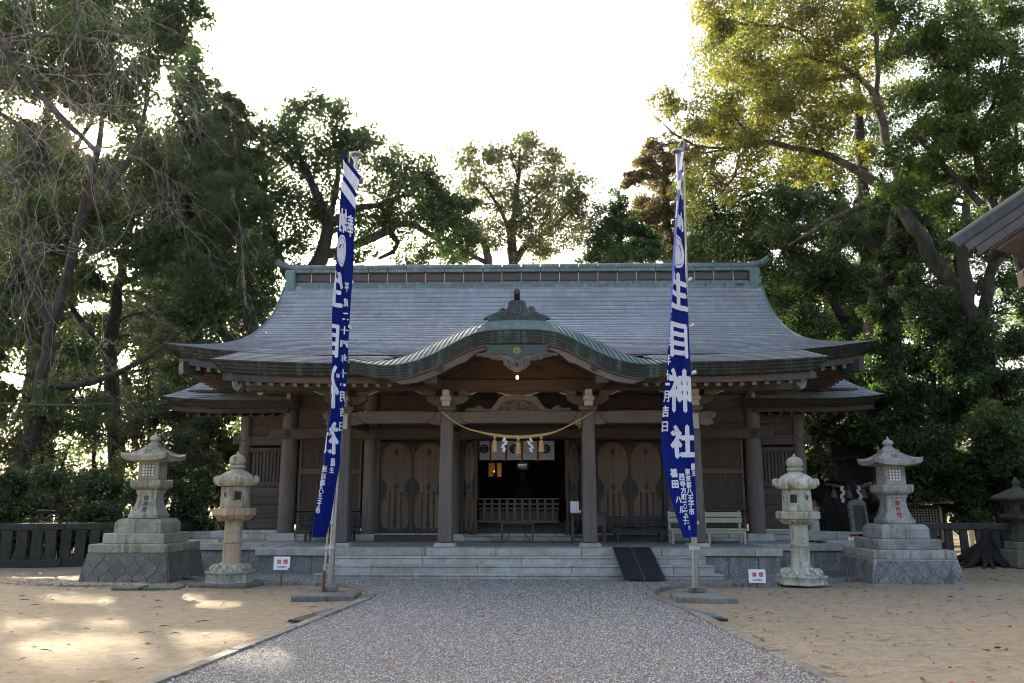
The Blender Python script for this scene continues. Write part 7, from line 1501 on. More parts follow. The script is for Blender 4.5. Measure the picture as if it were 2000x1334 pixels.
 ('shrub','broad leafy shrub behind the far right lantern','leaf_dark','bark_dark',0.105,1.15,[(12.87,22.41,5.91,0.6),(13.08,21.53,5.46,0.55),(12.15,21.46,4.63,0.63),(13.39,22.17,4.46,0.59),(11.95,21.19,3.54,0.62),(13.44,22.46,3.38,0.6),(12.46,22.46,2.56,0.63),(12.55,21.24,2.31,0.57),(12.25,22.25,1.68,0.48),(12.83,22,1.48,0.48)],[[(12.31,22,0.45,0.12),(12.52,22,2.54,0.1),(12.66,22,4.16,0.06),(12.74,22,5.55,0.03)]],'shrubs and low trees on the right',0.8),
 ('shrub','low dark undergrowth behind the right fence and notice board','leaf_dark','bark_dark',0.1,1.0,[(10.3,22.56,2.08,0.38),(10.98,22.65,2.17,0.45),(11.77,23,2.34,0.47),(11.78,22.05,2.01,0.4),(12.44,21.83,2.06,0.45),(13.67,22.82,2.34,0.47),(10.06,22.2,1.56,0.43),(10.5,22.23,1.74,0.46),(11.43,22.78,1.79,0.43),(11.78,22.07,1.62,0.36),(13.01,22.97,1.69,0.5),(12.99,22.39,1.46,0.46),(9.96,21.8,0.94,0.49),(10.76,22.87,1.16,0.41),(11.46,22.48,1.22,0.4),(11.47,21.79,1.25,0.5),(12.96,22.86,1.14,0.49),(13.32,22.73,1.09,0.43)],[[(11.61,22.4,0.49,0.05),(11.69,22.4,1.22,0.04),(11.82,22.4,1.88,0.02)],[(12.67,22.4,0.49,0.05),(12.75,22.4,1.22,0.04),(12.76,22.4,1.88,0.02)]],'shrubs and low trees on the right',0.8),
 ('evergreen_tree','shadowy evergreen grove tree farther back at the left edge','leaf_dark','bark_dark',0.15,1.05,[(-24.85,34.96,16.88,0.92),(-23.4,35.01,16.91,0.92),(-21.78,36.3,16.7,1.09),(-20.22,35.18,16.5,0.88),(-24.83,35.08,15.5,0.86),(-22.99,35.89,15.09,1.09),(-21.51,35.79,15.67,0.91),(-19.64,35.1,14.87,1.08),(-24.42,35.69,14.36,1.01),(-23.73,36.84,14.35,0.89),(-21.09,34.81,14.02,1.1),(-19.36,35.19,13.7,0.89),(-23.36,34.51,12.14,1.07),(-22.4,35.3,12.42,0.94),(-20.91,35.01,12.4,0.84),(-20.82,37.13,12.66,0.85),(-24.69,35.53,11.05,0.89),(-23.84,37.28,11.66,0.96),(-20.42,35,11.29,0.93),(-20.74,37.03,11.4,0.93),(-24.57,36.02,9.71,0.92),(-23.07,36.45,9.63,0.85),(-22.04,36.49,10.29,1.09),(-19.32,35.4,10.02,0.91),(-24.16,35.38,8.51,0.81),(-19.49,36.46,9.11,0.92),(-20.33,35.05,6.83,0.89),(-19.12,34.82,7.13,0.83),(-24.5,36.71,5.63,0.94),(-21.37,36.35,5.75,0.95),(-19.15,35.22,6.22,1.13)],[[(-20.84,36,0.78,0.3),(-21.23,36,5.48,0.26),(-21.62,36,10.17,0.2),(-21.78,36,13.84,0.1),(-21.77,36,16.11,0.04)]],'trees round the shrine',0.8),
 ('evergreen_tree','distant evergreen seen through the gaps of the left grove','leaf_mid','bark_dark',0.21,0.75,[(-29.89,42.13,20.78,0.97),(-28,41.47,20.52,1.21),(-27.12,43.11,21.41,1.18),(-19.78,41.19,20.02,1.32),(-18.72,42.03,20.59,1.11),(-17.15,41.54,20.14,1.03),(-14.46,41.73,19.72,1.14),(-31.03,43.39,19.61,1.08),(-27.01,40.54,18.44,1.26),(-26.13,41.79,19.15,1.32),(-23.35,41.14,17.8,1.09),(-21.44,41.46,18.29,1.25),(-20.76,43.38,19.23,1.01),(-18.52,41.37,17.96,1.29),(-16.42,42.37,18.97,1.22),(-14.46,41.71,18.33,1.27),(-29.78,42.8,17.24,1.25),(-27.52,41.8,16.57,1.33),(-25.25,40.75,16.12,1.3),(-23.57,41.75,17.51,1.31),(-22.19,41.68,16.43,1.21),(-21.22,43,17.81,1.23),(-18.41,42.23,16.86,1.33),(-16.49,40.87,17.15,1.29),(-15.5,42.49,16.77,1),(-28.19,41.26,14.98,1.28),(-27.19,42.03,15.11,1.03),(-24.66,40.96,15.34,1.28),(-23.2,41.71,15.43,1.15),(-22.94,42.96,16.35,1.21),(-20.07,42.05,15.09,1.19),(-19.09,42.9,15.91,1.29),(-16.88,42.93,16.32,1.32),(-14.48,42.29,15.99,1.17),(-29.29,42.44,13.77,1.08),(-27.12,41.61,13.86,1.33),(-26.04,42.4,14.49,1.21),(-23.58,42.88,14.17,1.14),(-20.75,40.9,13.3,0.94),(-20.18,43.32,14.63,1.1),(-17.61,41.52,13.83,1.26),(-16.31,40.97,13.18,0.99),(-14.59,40.93,13.58,1.05),(-28.2,41.44,11.83,1.22),(-26.53,40.58,12.23,1.13),(-24.94,41.67,12.09,1.13),(-23.65,41.69,12.59,1.28),(-22.01,42.59,12.24,1.37),(-19.61,41.89,12.14,1.19),(-18.82,43.4,12.25,1.17),(-16.09,42.59,12.69,1.32),(-14.03,41.43,12.08,1.11),(-29.66,43.16,10.84,1.12),(-26.97,42.55,11.41,0.99),(-26.14,43.34,10.83,1.05),(-23.24,42.78,11.18,1.2),(-22.27,43.29,11.01,1.01),(-19.36,41.15,10.2,1),(-17.5,41.33,10.86,1.05),(-17.43,43.78,11.75,1.39),(-13.48,40.28,10.13,1.22),(-28.85,43.42,10,1.22),(-25.23,43.55,9.36,1.39),(-22.74,40.74,8.96,1.18),(-20.41,40.73,9,1.25),(-20.37,43.3,9.13,1.14),(-18.37,43.6,9.2,1.28),(-15.03,43.41,9.43,1.4)],[[(-18.86,42,0.91,0.3),(-19.3,42,6.12,0.26),(-20.03,42,11.58,0.16),(-20.74,42,16.73,0.05)]],'trees round the shrine',0.8),
 ('evergreen_tree','shadowy evergreen farther back between the left trees and the roof','leaf_mid','bark_dark',0.15,0.75,[(-18.02,37.1,13.52,0.93),(-16.18,36.44,13.42,0.92),(-15.05,35.7,13.27,0.95),(-13.44,37.4,13.35,0.93),(-17.45,36.31,11.66,0.83),(-16.64,36.22,11.29,1.11),(-14.49,36.74,11.78,0.89),(-13.94,37.35,12.28,0.88),(-18.38,38.47,10.53,1.1),(-16.83,36.9,10.8,0.89),(-15.09,38.49,11.26,1.11),(-13.71,38.56,10.89,1.17),(-17.9,36.38,9.06,0.83),(-16.32,35.91,9.41,0.88),(-14.75,35.91,9.38,1.1),(-18.14,37.98,7.78,1.05),(-15.96,37.29,7.54,1.05),(-18.41,38.28,7.01,1.12),(-16.75,38.13,7.08,0.88),(-14.44,37.4,6.78,0.94),(-12.9,37.09,6.16,0.91),(-17.27,36.02,5.15,0.78),(-15.11,35.49,5.45,1.08),(-15.27,37.94,5.6,1.11),(-12.85,37.48,5.47,1)],[[(-15.41,37,0.77,0.3),(-15.78,37,5.57,0.26),(-15.58,37,9.15,0.16),(-15.54,37,11.86,0.05)]],'trees round the shrine',0.8),
 ('evergreen_tree','shadowy evergreen farther back beyond the right roof end','leaf_dark','bark_dark',0.15,0.85,[(10.14,33.83,11.07,0.82),(11.91,33.87,10.83,1),(13.79,34.72,11.1,0.91),(15.57,35.51,11.4,1),(9.76,33.88,9.88,1.06),(11.37,33.8,9.83,1.06),(13.28,34.24,10.49,0.98),(15.01,35.74,10.1,1.03),(9.88,34,8.38,0.97),(11.93,35.74,8.79,1.11),(13.86,35.46,8.68,1.03),(14.6,34.01,8.62,0.94),(10.76,35.08,7.81,0.82),(11.92,34.86,7.63,0.97),(13.29,34.79,7.83,0.85),(10.91,36.16,6.34,0.85),(11.73,33.9,5.91,0.93),(12.23,33.65,5.88,0.96),(15.31,36.29,6.97,1.08),(9.67,34.77,5.1,0.83),(11.17,34.11,4.66,1.02),(13.2,34.56,5.22,0.91),(14.51,34.65,5.46,0.92)],[[(12.21,35,0.82,0.3),(12.53,35,5.29,0.26),(12.98,35,8.61,0.16),(13.38,35,11.13,0.05)]],'trees round the shrine',0.8),
 ('evergreen_tree','shadowy evergreen farther back at the right edge','leaf_mid','bark_dark',0.15,0.85,[(15.83,31.78,12.31,0.98),(16.97,32.19,12.51,0.97),(19.14,32.56,12.88,0.79),(21,34.18,12.95,1.08),(15.62,32.99,11.3,0.87),(17.82,33.53,11.36,0.86),(18.59,31.98,11.47,0.88),(20.23,33.02,11.77,0.83),(16.62,33.96,10.78,1.01),(16.9,33.05,9.68,0.8),(21.66,34.29,10.27,1.07),(16.07,33.92,9.34,0.87),(16.94,32.71,8.21,0.79),(17.86,31.9,8.19,0.75),(21.17,33.67,9.06,0.94),(15.22,32.19,6.86,0.75),(16.7,31.65,7.43,0.93),(18.4,33.52,7.2,0.81),(20.42,33.82,7.97,0.87),(15.56,33.89,5.69,0.96),(17.25,34.02,5.7,0.82),(17.66,32.12,5.48,1.02),(19.56,32.1,5.46,0.74),(15.11,31.98,4.42,0.93),(17.69,34.09,5.18,0.83),(17.43,31.99,4.61,0.89),(19.33,32.06,4.74,0.95),(14.94,31.98,3.11,0.73),(15.85,31.96,3.59,0.79),(17.59,31.77,3.6,0.91),(19.32,32.6,3.49,0.96)],[[(16.08,33,0.86,0.3),(16.69,33,5.06,0.26),(17.41,33,8.19,0.16),(18.03,33,12.31,0.05)]],'trees round the shrine',0.8),
 ('broadleaf_tree','olive leaved tree standing behind the golden old tree','leaf_mid','bark_dark',0.14,0.36,[(9.52,31.18,21.5,0.9),(11.1,31.42,22.58,1.13),(13.8,31.9,21.94,1.03),(14.2,30.32,21.65,1.06),(16.89,31.41,22.53,0.97),(19.1,32.08,22.69,1.02),(20.74,32.27,23.21,1.15),(7.87,30.24,19.93,0.84),(9.5,31.49,20.51,1.16),(11.39,31.33,19.9,1.02),(12.74,31.01,20.11,1.04),(15.43,32.09,20.58,0.86),(18.04,31.07,20.74,0.89),(19.74,30.86,20.12,0.93),(8.19,32.19,19.71,0.98),(9.8,31.45,18.83,1.18),(11.5,30.47,18.58,0.93),(12.79,30.49,18.26,0.94),(16.44,30.99,18.97,1.14),(17.55,29.9,17.4,0.84),(20.24,31.26,18.53,0.85),(8.11,31.57,16.9,0.87),(9.76,30.78,16.59,1.03),(11.47,31.82,17.7,0.87),(13.23,32.08,17.1,0.93),(14.64,31.17,17.31,1.08),(16.95,31.47,16.74,0.94),(17.33,29.91,16.93,0.98),(19.33,29.94,16,0.82),(7.86,32.32,16.56,1.02),(9.54,30.31,15.37,1.1),(11.2,30.28,14.76,0.87),(13.66,32.32,15.52,1.23),(14.25,31.65,16.25,0.95),(15.68,30.09,15.05,0.83),(17.64,30.47,14.95,1.03),(19.04,30.22,14.95,1.04),(6.95,30.44,13.76,0.86),(8.44,29.69,13.12,0.9),(10.79,31.07,14.16,1.04),(12.03,30.53,13.54,0.83),(14.63,30.67,14.08,1.09),(15.6,30.17,13.6,0.91),(18.73,30,13.37,0.88),(7.27,29.69,12.27,0.95),(9.61,32.09,12.7,1.07),(11.2,31.81,12.98,1.2),(12.73,31.2,12.17,1.17),(13.7,30.01,12.17,0.9),(15.21,30.07,12.22,0.91),(18.29,29.86,12.04,1.02)],[[(12.71,31,0.9,0.4),(13,31,6.81,0.35),(13.41,31,11.89,0.28),(13.55,31,16.19,0.18),(13.69,31,20.48,0.06)],[(13.41,31,11.89,0.2),(11.44,31,15.12,0.12),(10.01,31,18.47,0.05)],[(13.41,31,11.89,0.2),(16.29,31,15.07,0.12),(18.32,31,19.04,0.05)]],'trees round the shrine',0.8),
 ('evergreen_tree','tall evergreen with thin upper crown at the top left corner','leaf_grey','bark_dark',0.14,0.6,[(-22.13,30.08,21.44,0.95),(-20.61,30.18,21.51,0.76),(-19.55,30.69,21.65,0.73),(-18.1,30.79,21.84,0.72),(-15.91,30.83,22.17,0.79),(-21.7,29.68,19.62,0.82),(-21.24,31.18,21.08,0.97),(-18.73,29.8,20.54,0.94),(-17.25,29.61,20.45,0.7),(-14.49,28.93,19.6,0.9),(-21.49,30.03,18.39,0.81),(-19.69,29.31,18.26,0.69),(-18.22,29.44,18.25,0.86),(-17.03,30.26,18.51,0.84),(-15.47,30.57,19.21,0.74),(-21.92,30.51,18,0.72),(-19.45,29.01,17.27,0.82),(-17.33,28.79,16.53,0.94),(-16.55,29.32,16.88,0.96),(-15.38,30.11,17.02,0.74),(-21.48,30.96,16.12,1.04),(-19.84,30.71,16.17,0.86),(-18.59,31.08,16.17,0.91),(-15.45,30.18,16.25,0.72),(-20.96,30.35,14.72,0.92),(-19.5,29.5,14.76,0.84),(-17.44,29.56,14.6,0.82),(-16.23,29.38,14.05,0.73),(-14.77,30.09,15.13,0.92)],[[(-17.88,30,0.91,0.35),(-18.35,30,6.76,0.3),(-18.82,30,12.85,0.2),(-19,30,18.28,0.1),(-19.11,30,21.25,0.04)],[(-18.82,30,12.85,0.15),(-17.15,30,16.48,0.08),(-16.05,30,20.28,0.03)]],'trees round the shrine',0.8),
]
BARE = [[(-7.73,9.2,8.2,0.15),(-7,9.2,7.75,0.12),(-6.34,9.2,7.18,0.07),(-6.16,9.2,6.85,0.07),(-5.92,9.2,6.64,0.07),(-5.7,9.2,6.37,0.06),(-5.51,9.2,6.17,0.06),(-5.34,9.2,5.99,0.05),(-5.23,9.2,5.92,0.05)],[(-7.2,8.8,6.68,0.1),(-6.35,8.8,6.34,0.06),(-5.95,8.8,6.05,0.04),(-5.7,8.8,5.83,0.03),(-5.51,8.8,5.64,0.03),(-5.43,8.8,5.3,0.02),(-5.25,8.8,4.88,0.02),(-5.04,8.8,4.58,0.01),(-4.85,8.8,4.25,0.01)],[(-7.73,9.6,9.57,0.1),(-6.52,9.6,8.01,0.05),(-6.39,9.6,7.79,0.04),(-6.19,9.6,7.53,0.04),(-5.8,9.6,7.5,0.03),(-5.49,9.6,7.44,0.03),(-5.2,9.6,7.33,0.02),(-4.83,9.6,7.06,0.02),(-4.55,9.6,6.81,0.01),(-4.25,9.6,6.78,0.01)],[(-7.61,9.9,10.3,0.09),(-5.98,9.9,8.36,0.03),(-5.82,9.9,7.82,0.02),(-5.74,9.9,7.54,0.02),(-5.62,9.9,7.07,0.01),(-5.4,9.9,6.41,0.01)],[(-6.79,8.5,5.37,0.09),(-6.02,8.5,5.36,0.04),(-5.66,8.5,5.24,0.03),(-5.38,8.5,4.87,0.02),(-5.21,8.5,4.4,0.01),(-4.94,8.5,3.93,0.01)],[(-7.77,9.3,7.98,0.07),(-6.21,9.3,6.64,0.03),(-5.96,9.3,6.67,0.03),(-5.44,9.3,6.73,0.02),(-5.08,9.3,6.94,0.01),(-4.64,9.3,7.18,0.01)],[(-7.24,9,7.21,0.06),(-5.86,9,6.31,0.02),(-5.33,9,6.03,0.02),(-4.59,9,5.38,0.01),(-4.18,9,4.93,0.01),(-3.75,9,4.85,0.01),(-3.45,9,4.87,0.01),(-3.22,9,5.01,0)],[(-6.32,9.5,8.84,0.05),(-5.08,9.5,8,0.02),(-4.83,9.5,7.48,0.01),(-4.45,9.5,6.9,0.01),(-4.28,9.5,6.48,0.01),(-4.28,9.5,5.99,0.01)],[(-6.48,8.9,4.91,0.05),(-5.84,8.9,4.56,0.01),(-5.45,8.9,4.35,0.01),(-5.11,8.9,3.92,0.01),(-4.83,8.9,3.44,0)],[(-7.27,9.4,9.24,0.07),(-6.03,9.4,7.94,0.03),(-5.87,9.4,7.51,0.02),(-6,9.4,7.36,0.02),(-6.35,9.4,7.3,0.02),(-6.59,9.4,7.09,0.01)]]
# ------------------------------------------------------------------ trees: trunk and limbs as tapered tubes, crown as many leaf-sized faces
SUNV = np.array(sd)
# openings in the foliage: (point on the line, direction, radius, growth per metre)
GAPS = []; rg_ = np.random.default_rng(3)
for x, y, r in ((-6.9, 13.9, .34), (-6.3, 13.75, .34), (-7.4, 14.1, .25), (-4.3, 12.5, .30), (-3.8, 12.3, .26), (-4.5, 12.0, .22), (-4.1, 11.4, .2), (-4.2, 9.7, .34), (-3.5, 9.9, .28), (-4.9, 9.4, .3), (-1.9, 8.5, .28), (-1.5, 8.7, .2), (-2.4, 8.3, .25), (-4.6, 8.9, .26), (-3.3, 8.3, .26), (-6.4, 10.8, .3), (-5.6, 11.0, .24), (-10.3, 17.7, .32), (-9.5, 17.4, .28), (-8.7, 17.3, .3), (-5.6, 12.0, .2), (-8.4, 12.5, .26), (-5.0, 7.8, .26), (-9.2, 21.2, .5)):
    for _ in range(3): GAPS.append((np.array([x + rg_.normal(0, .28), y + rg_.normal(0, .16), 0.]), SUNV, r * rg_.uniform(.75, 1.35), 0.))
GAPS.append((np.array([.27, 0, 1.55]), SUNV, 0., .017))
LEAF = np.array([(0, 0, 0), (.45, .5, .06), (.45, -.5, .06), (1, 0, -.05)], np.float32)
def leaves(centres, sig, n_each, size, flat, rng):
    C = np.repeat(centres, n_each, axis=0); n = len(C)
    d = rng.normal(0, 1, (n, 3)); d /= np.maximum(np.linalg.norm(d, axis=1, keepdims=True), 1e-6); d *= (rng.uniform(.15, 1, (n, 1)) ** .5)
    d[:, 2] *= flat; P = C + d * np.repeat(sig, n_each)[:, None]
    P[:, 2] = np.maximum(P[:, 2], .05)
    out = d / np.maximum(np.linalg.norm(d, axis=1, keepdims=True), 1e-6)
    ax = out * .6 + rng.normal(0, .7, (n, 3)); ax[:, 2] -= .25; ax /= np.linalg.norm(ax, axis=1, keepdims=True)
    up = rng.normal(0, .55, (n, 3)) + np.array([0, 0, 1.0]); side = np.cross(up, ax); side /= np.maximum(np.linalg.norm(side, axis=1, keepdims=True), 1e-6); nn = np.cross(ax, side)
    keep = np.ones(n, bool)
    for g, v, r0, gr in GAPS:
        w = P - g; t = w @ v; dist = np.linalg.norm(w - t[:, None] * v, axis=1); keep &= ~((t > 3) & (dist < (r0 + gr * t) * rng.uniform(.75, 1.2, n)))
    P, ax, side, nn = P[keep], ax[keep], side[keep], nn[keep]; n = len(P); leaves.keep = keep
    s = (size * rng.uniform(.6, 1.3, n))[:, None, None]
    L = LEAF[None] * s; W = .6
    V = P[:, None, :] + L[..., 0:1] * ax[:, None] + L[..., 1:2] * W * side[:, None] + L[..., 2:3] * nn[:, None]
    return V
def build_tree(spec, seed):
    name, label, leaf, bark, size, dens, clumps, limbs, group, flat = spec
    rng = np.random.default_rng(seed); base = limbs[0][0]
    t = thing(name, label, 'shrub' if name == 'shrub' else 'tree', (base[0], base[1], 0), group)
    trunk = MB(); thin = MB(); nodes = []
    for li, l in enumerate(limbs):
        P = np.array([q[:3] for q in l]); r = np.array([q[3] for q in l])
        if li == 0: P[0, 2] = min(P[0, 2], -.1)
        d = np.concatenate([[0], np.cumsum(np.linalg.norm(np.diff(P, axis=0), axis=1))]); m = max(4, int(d[-1] / .55))
        s = np.linspace(0, d[-1], m); Q = np.stack([hermite(d, P[:, k_])(s) for k_ in range(3)], 1); R_ = np.interp(s, d, r) * (1 + rng.uniform(-.09, .09, m))
        if len(l) > 2: Q[1:-1] += rng.normal(0, 1, (m - 2, 3)) * (R_[1:-1, None] * .22)
        (trunk if R_[0] > .0 else thin).tube(Q, R_, 12 if r[0] > .2 else 8)
        for q, rr_ in zip(Q[m // 4:], R_[m // 4:]): nodes.append((q, rr_))
    NQ = np.array([q for q, _ in nodes]); NR = np.array([r for _, r in nodes])
    cs = []; sg = []; ne = []
    tri = base[1] > 26.5; size *= 1.0 if tri else .90; dens = dens * (1.6 if tri else 1.35)
    for (x, y, z, r) in clumps:
        r *= 1.2 if tri else 1.14
        c = np.array([x, y, z]); dd = np.linalg.norm(NQ - c, axis=1) + np.maximum(0, NQ[:, 2] - z) * .8; j = int(dd.argmin()); a = NQ[j]
        L_ = np.linalg.norm(c - a); r0 = min(NR[j] * .6, .018 + .014 * L_); r0 = max(r0, .012)
        mid = (a + c) / 2 + rng.normal(0, .12, 3) * L_ + np.array([0, 0, .10 * L_]); m = 6; tt = np.linspace(0, 1, m)[:, None]
        B = (1 - tt) ** 2 * a + 2 * tt * (1 - tt) * mid + tt ** 2 * c; B[1:-1] += rng.normal(0, .03 * max(L_, .3), (m - 2, 3))
        thin.tube(B, np.linspace(r0, r0 * .35, m), 5, cap=False)
        k_ = max(5, int(5 + 7.5 * r * r / (.55 * .55) * .55)); k_ = min(k_, 44)
        o = rng.normal(0, 1, (k_, 3)); o /= np.linalg.norm(o, axis=1, keepdims=True); o *= (rng.uniform(.1, 1, (k_, 1)) ** .45) * r; o[:, 2] *= .85
        sub = c + o
        for q in sub[:: 3]:
            m2 = (c + q) / 2 + rng.normal(0, .08, 3); thin.tube([c, m2, q], [r0 * .4, r0 * .3, .006], 4, cap=False)
        cs.append(sub); s_ = np.full(k_, max(.24, r * .45)) * rng.uniform(.65, 1.25, k_); sg.append(s_)
        area = 2.6 * math.pi * r * r * dens; leafa = (.36 if tri else .30) * size * size * .62; n = area / leafa / k_
        ne.append(np.maximum(4, (n * (s_ / s_.mean()) ** 2)).astype(int))
    cs = np.concatenate(cs); sg = np.concatenate(sg); ne = np.concatenate(ne)
    V = leaves(cs, sg, ne, size, flat, rng); n = len(V)
    # colour by twig, so that patches of younger leaves show, with leaf to leaf variation
    tw = np.repeat(np.clip(rng.normal(.42, .2, len(cs)), 0, 1), ne)[leaves.keep]; a = np.clip(tw + rng.normal(0, .14, n), 0, 1)
    if tri: V = V[:, [0, 1, 3] if rng.uniform() < 2 else 0]; V[:, 1] += (V[:, 1] - (V[:, 0] + V[:, 2]) / 2) * .6; F = np.arange(n)[:, None] * 3 + np.array([[0, 1, 2]])
    else: idx = np.arange(n)[:, None] * 4; F = np.concatenate([idx + np.array([[0, 2, 1]]), idx + np.array([[1, 2, 3]])])
    obj('trunk', trunk, bark, t, smo=60, fix=False)
    if thin.v: obj('branches', thin, bark if bark != 'root_bark' else 'bark_dark', t, smo=60, kind='stuff', fix=False)
    quads('crown', V.reshape(-1, 3), F, leaf, t, rnd=a if tri else np.concatenate([a, a]), kind='stuff')
    return t, n
nleaf = 0; ROOTS = {}
for i, sp_ in enumerate(TREES):
    t_, n_ = build_tree(sp_, 100 + i); nleaf += n_; ROOTS[sp_[1]] = t_
print('LEAVES', nleaf)
# ---- sacred tree: burrs and roots, straw rope with tassels and paper streamers
sac = [r for l, r in ROOTS.items() if 'camphor' in l][0]; rng = np.random.default_rng(5); mb = MB()
for a in np.linspace(0, 2 * math.pi, 9)[:-1]:
    c_, s_ = math.cos(a), math.sin(a); L_ = rng.uniform(1.2, 2.0); mb.tube([(9.4 + .5 * c_, 25 + .5 * s_, 1.1), (9.4 + .85 * c_, 25 + .85 * s_, .5), (9.4 + L_ * c_, 25 + L_ * s_, .08), (9.4 + (L_ + .5) * c_, 25 + (L_ + .5) * s_, -.1)], [.25, .3, .2, .06], 8)
obj('root', mb, 'root_bark', sac, smo=60)
for i in range(14):
    a = rng.uniform(math.pi, 2 * math.pi); z = rng.uniform(.3, 2.6); x0 = 9.38 + .05 * z; rr_ = .85 - .06 * z
    me = bpy.data.meshes.new('burr'); bm = bmesh.new(); bmesh.ops.create_icosphere(bm, subdivisions=3, radius=rng.uniform(.18, .38))
    for v in bm.verts: v.co *= 1 + .35 * noise.noise(v.co * 4 + Vector((i * 3.1, 0, 0))); v.co.z *= 1.2
    bm.to_mesh(me); bm.free(); smooth(me, 60); me.materials.append(M['root_bark']); o = bpy.data.objects.new('burr', me); link(o, sac, (x0 + rr_ * math.cos(a) - sac.location.x, 25 + rr_ * math.sin(a) - sac.location.y, z))
rp_ = thing('straw_rope', 'old grey straw rope with tassels tied round the huge trunk', 'rope', (9.5, 24.2, 1.95))
pts = [(9.47 + .86 * math.cos(a), 25 + .86 * math.sin(a), 1.98 - .06 * math.sin(a * 3) - .05 * max(0, -math.sin(a))) for a in np.linspace(0, 2 * math.pi, 40)]
obj('rope_strand', MB().tube(pts, .045, 8), 'shed_wood', rp_, smo=60)
for x, y in ((9.0, 24.22), (9.38, 24.08), (9.82, 24.14)): tassel(x, y, 1.92, .34, .10, rp_, 'shed_wood')
shide(9.2, 24.03, 1.92, 1, rp_, 1.5); shide(9.62, 24.02, 1.94, -1, rp_, 1.5)
# ---- roots on the right, by the fence
rt = thing('tree_stump', 'old grey stump with spreading roots in front of the right fence', 'stump', (10.95, 20.2, 0)); mb = MB()
mb.tube([(11.15, 20.4, -.1), (11.17, 20.42, .25), (11.2, 20.45, .6), (11.22, 20.5, .95), (11.2, 20.5, 1.02)], [.34, .22, .15, .11, .05], 12)
for k_ in range(11):
    a = math.pi * (.72 + .10 * k_); L_ = rng.uniform(.5, 1.25); b_ = Vector((math.cos(a), math.sin(a) * .8, 0)); q = [Vector((11.17, 20.42, .55))]
    for t, z in ((.22, .33), (.45, .17), (.7, .07), (1., -.03)): q.append(Vector((11.17, 20.42, z)) + b_ * L_ * t + Vector((rng.normal(0, .03), rng.normal(0, .03), rng.normal(0, .015))))
    mb.tube(q, [.10, .105, .085, .06, .02], 8)
obj('roots', mb, 'bark_dark', rt, smo=60)
# ---- bare tree at the left, trunk outside the picture, drooping twigs
bt = thing('bare_tree', 'leafless tree with pale drooping twigs hanging in from the upper left', 'tree', (-7.9, 9.2, 0)); rng = np.random.default_rng(11)
tr = MB().tube([(-7.9, 9.2, -.1), (-7.85, 9.2, 1.5), (-7.7, 9.2, 3.2), (-7.55, 9.25, 5), (-7.4, 9.3, 7), (-7.2, 9.4, 9)], [.34, .27, .24, .2, .15, .08], 14)
tops = np.array([(-7.85, 9.2, 2.2), (-7.75, 9.2, 3.2), (-7.6, 9.22, 4.4), (-7.5, 9.27, 5.6), (-7.4, 9.3, 6.6), (-7.3, 9.35, 7.8)])
tw = MB(); twc = 0
def twig(p, d, L_, r, depth):
    global twc
    twc += 1; m = 9; pts = [p.copy()]; q = p.copy(); v = d / np.linalg.norm(d); st = L_ / m
    for i in range(m):
        t = i / m; v = v + rng.normal(0, .17, 3) + np.array([0, 0, -.26 * (1 - 1.7 * t)]); v /= np.linalg.norm(v); q = q + v * st; pts.append(q.copy())
    tw.tube(pts, np.linspace(r, max(.0016, r * .3), m + 1), 3, cap=False)
    if depth > 0:
        for i in range(rng.integers(2, 5 + depth)):
            j = rng.integers(2, m); dd = (pts[j] - pts[j - 1]) / st + rng.normal(0, .55, 3); twig(pts[j], dd, L_ * rng.uniform(.25, .55), r * .6, depth - 1)
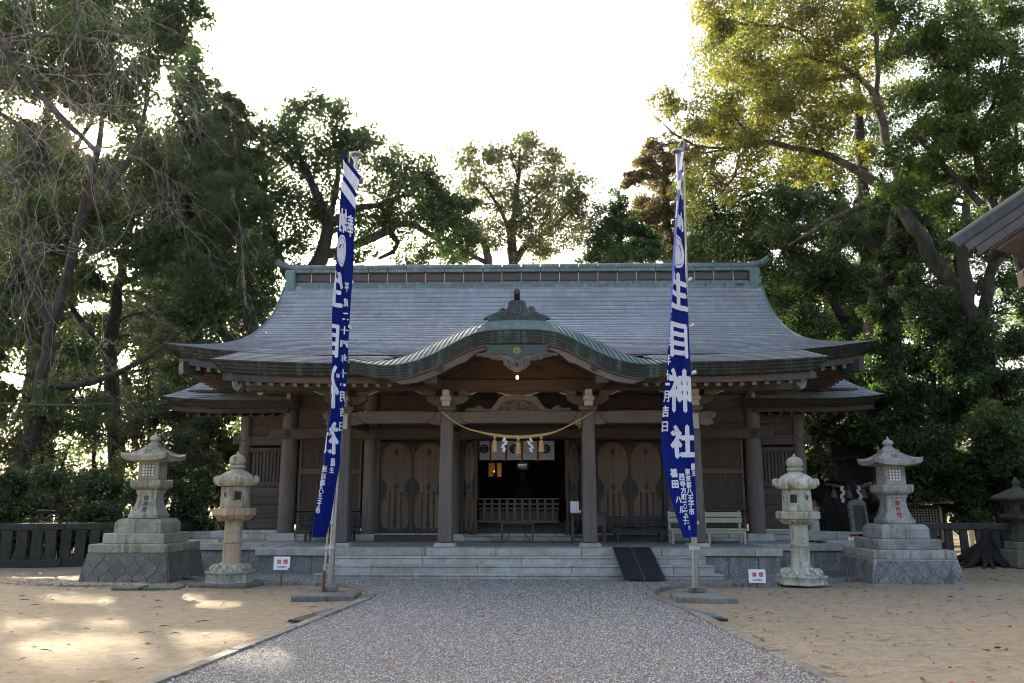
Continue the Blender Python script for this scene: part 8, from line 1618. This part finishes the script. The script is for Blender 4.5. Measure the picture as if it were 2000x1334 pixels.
for bi, l in enumerate(BARE):
    P = np.array([q[:3] for q in l]); r = np.array([q[3] for q in l]); j = int(np.linalg.norm(tops - P[0], axis=1).argmin())
    P = np.concatenate([[tops[j]], P]); r = np.concatenate([[min(.13, r[0] * 1.2)], r]); d = np.concatenate([[0], np.cumsum(np.linalg.norm(np.diff(P, axis=0), axis=1))])
    m = max(6, int(d[-1] / .14)); s = np.linspace(0, d[-1], m); Q = np.stack([hermite(d, P[:, k_])(s) for k_ in range(3)], 1); R_ = np.interp(s, d, r) * .58; Q[1:-1] += rng.normal(0, .012, (m - 2, 3))
    tr.tube(Q, R_, 8 if r[1] > .03 else 6)
    for i in range(m // 4, m):
        for _ in range(rng.integers(0, 3)):
            dd = np.array([rng.normal(.35, .8), rng.normal(0, .6), rng.normal(-.05, .6)]); twig(Q[i], dd, rng.uniform(.45, 1.5), min(.0052, max(.0026, R_[i] * .35)), 1 if rng.uniform() < .7 else 2)
obj('trunk', tr, 'bark', bt, smo=60, fix=False); obj('twigs', tw, 'bark_twig', bt, kind='stuff', fix=False)
print('TWIGS', twc)
# ---- far wood: one low dark mass of leaves beyond the grove
rng = np.random.default_rng(21); n = 300; x = rng.uniform(-42, 42, n); y = rng.uniform(44, 58, n); z = rng.uniform(.3, 1, n) * np.where(np.abs(x) > 12, rng.uniform(2, 9.5, n), 4.)
V = leaves(np.stack([x, y, z], 1), np.full(n, 1.9), np.full(n, 150), .34, .8, rng).reshape(-1, 3); m = len(V) // 4; idx = np.arange(m)[:, None] * 4; a = np.clip(rng.normal(.45, .22, m), 0, 1)
quads('far_wood', V, np.concatenate([idx + np.array([[0, 2, 1]]), idx + np.array([[1, 2, 3]])]), 'leaf_mid', None, rnd=np.concatenate([a, a]), kind='stuff')

# ---- thin volume added for a veil of sun glare, closed box round everything
hz = bpy.data.materials.new('glare_veil'); hz.use_nodes = True; hn = hz.node_tree.nodes; hn.clear()
pv = hn.new('ShaderNodeVolumePrincipled'); pv.inputs['Color'].default_value = (.95, .97, 1, 1); pv.inputs['Density'].default_value = GLARE_VEIL; pv.inputs['Anisotropy'].default_value = .75
ho = hn.new('ShaderNodeOutputMaterial'); hz.node_tree.links.new(pv.outputs[0], ho.inputs['Volume']); M['glare_veil'] = hz
obj('glare_veil', MB().box(-610, 610, -210, 910, -1.3, 30), 'glare_veil', None, kind='stuff')
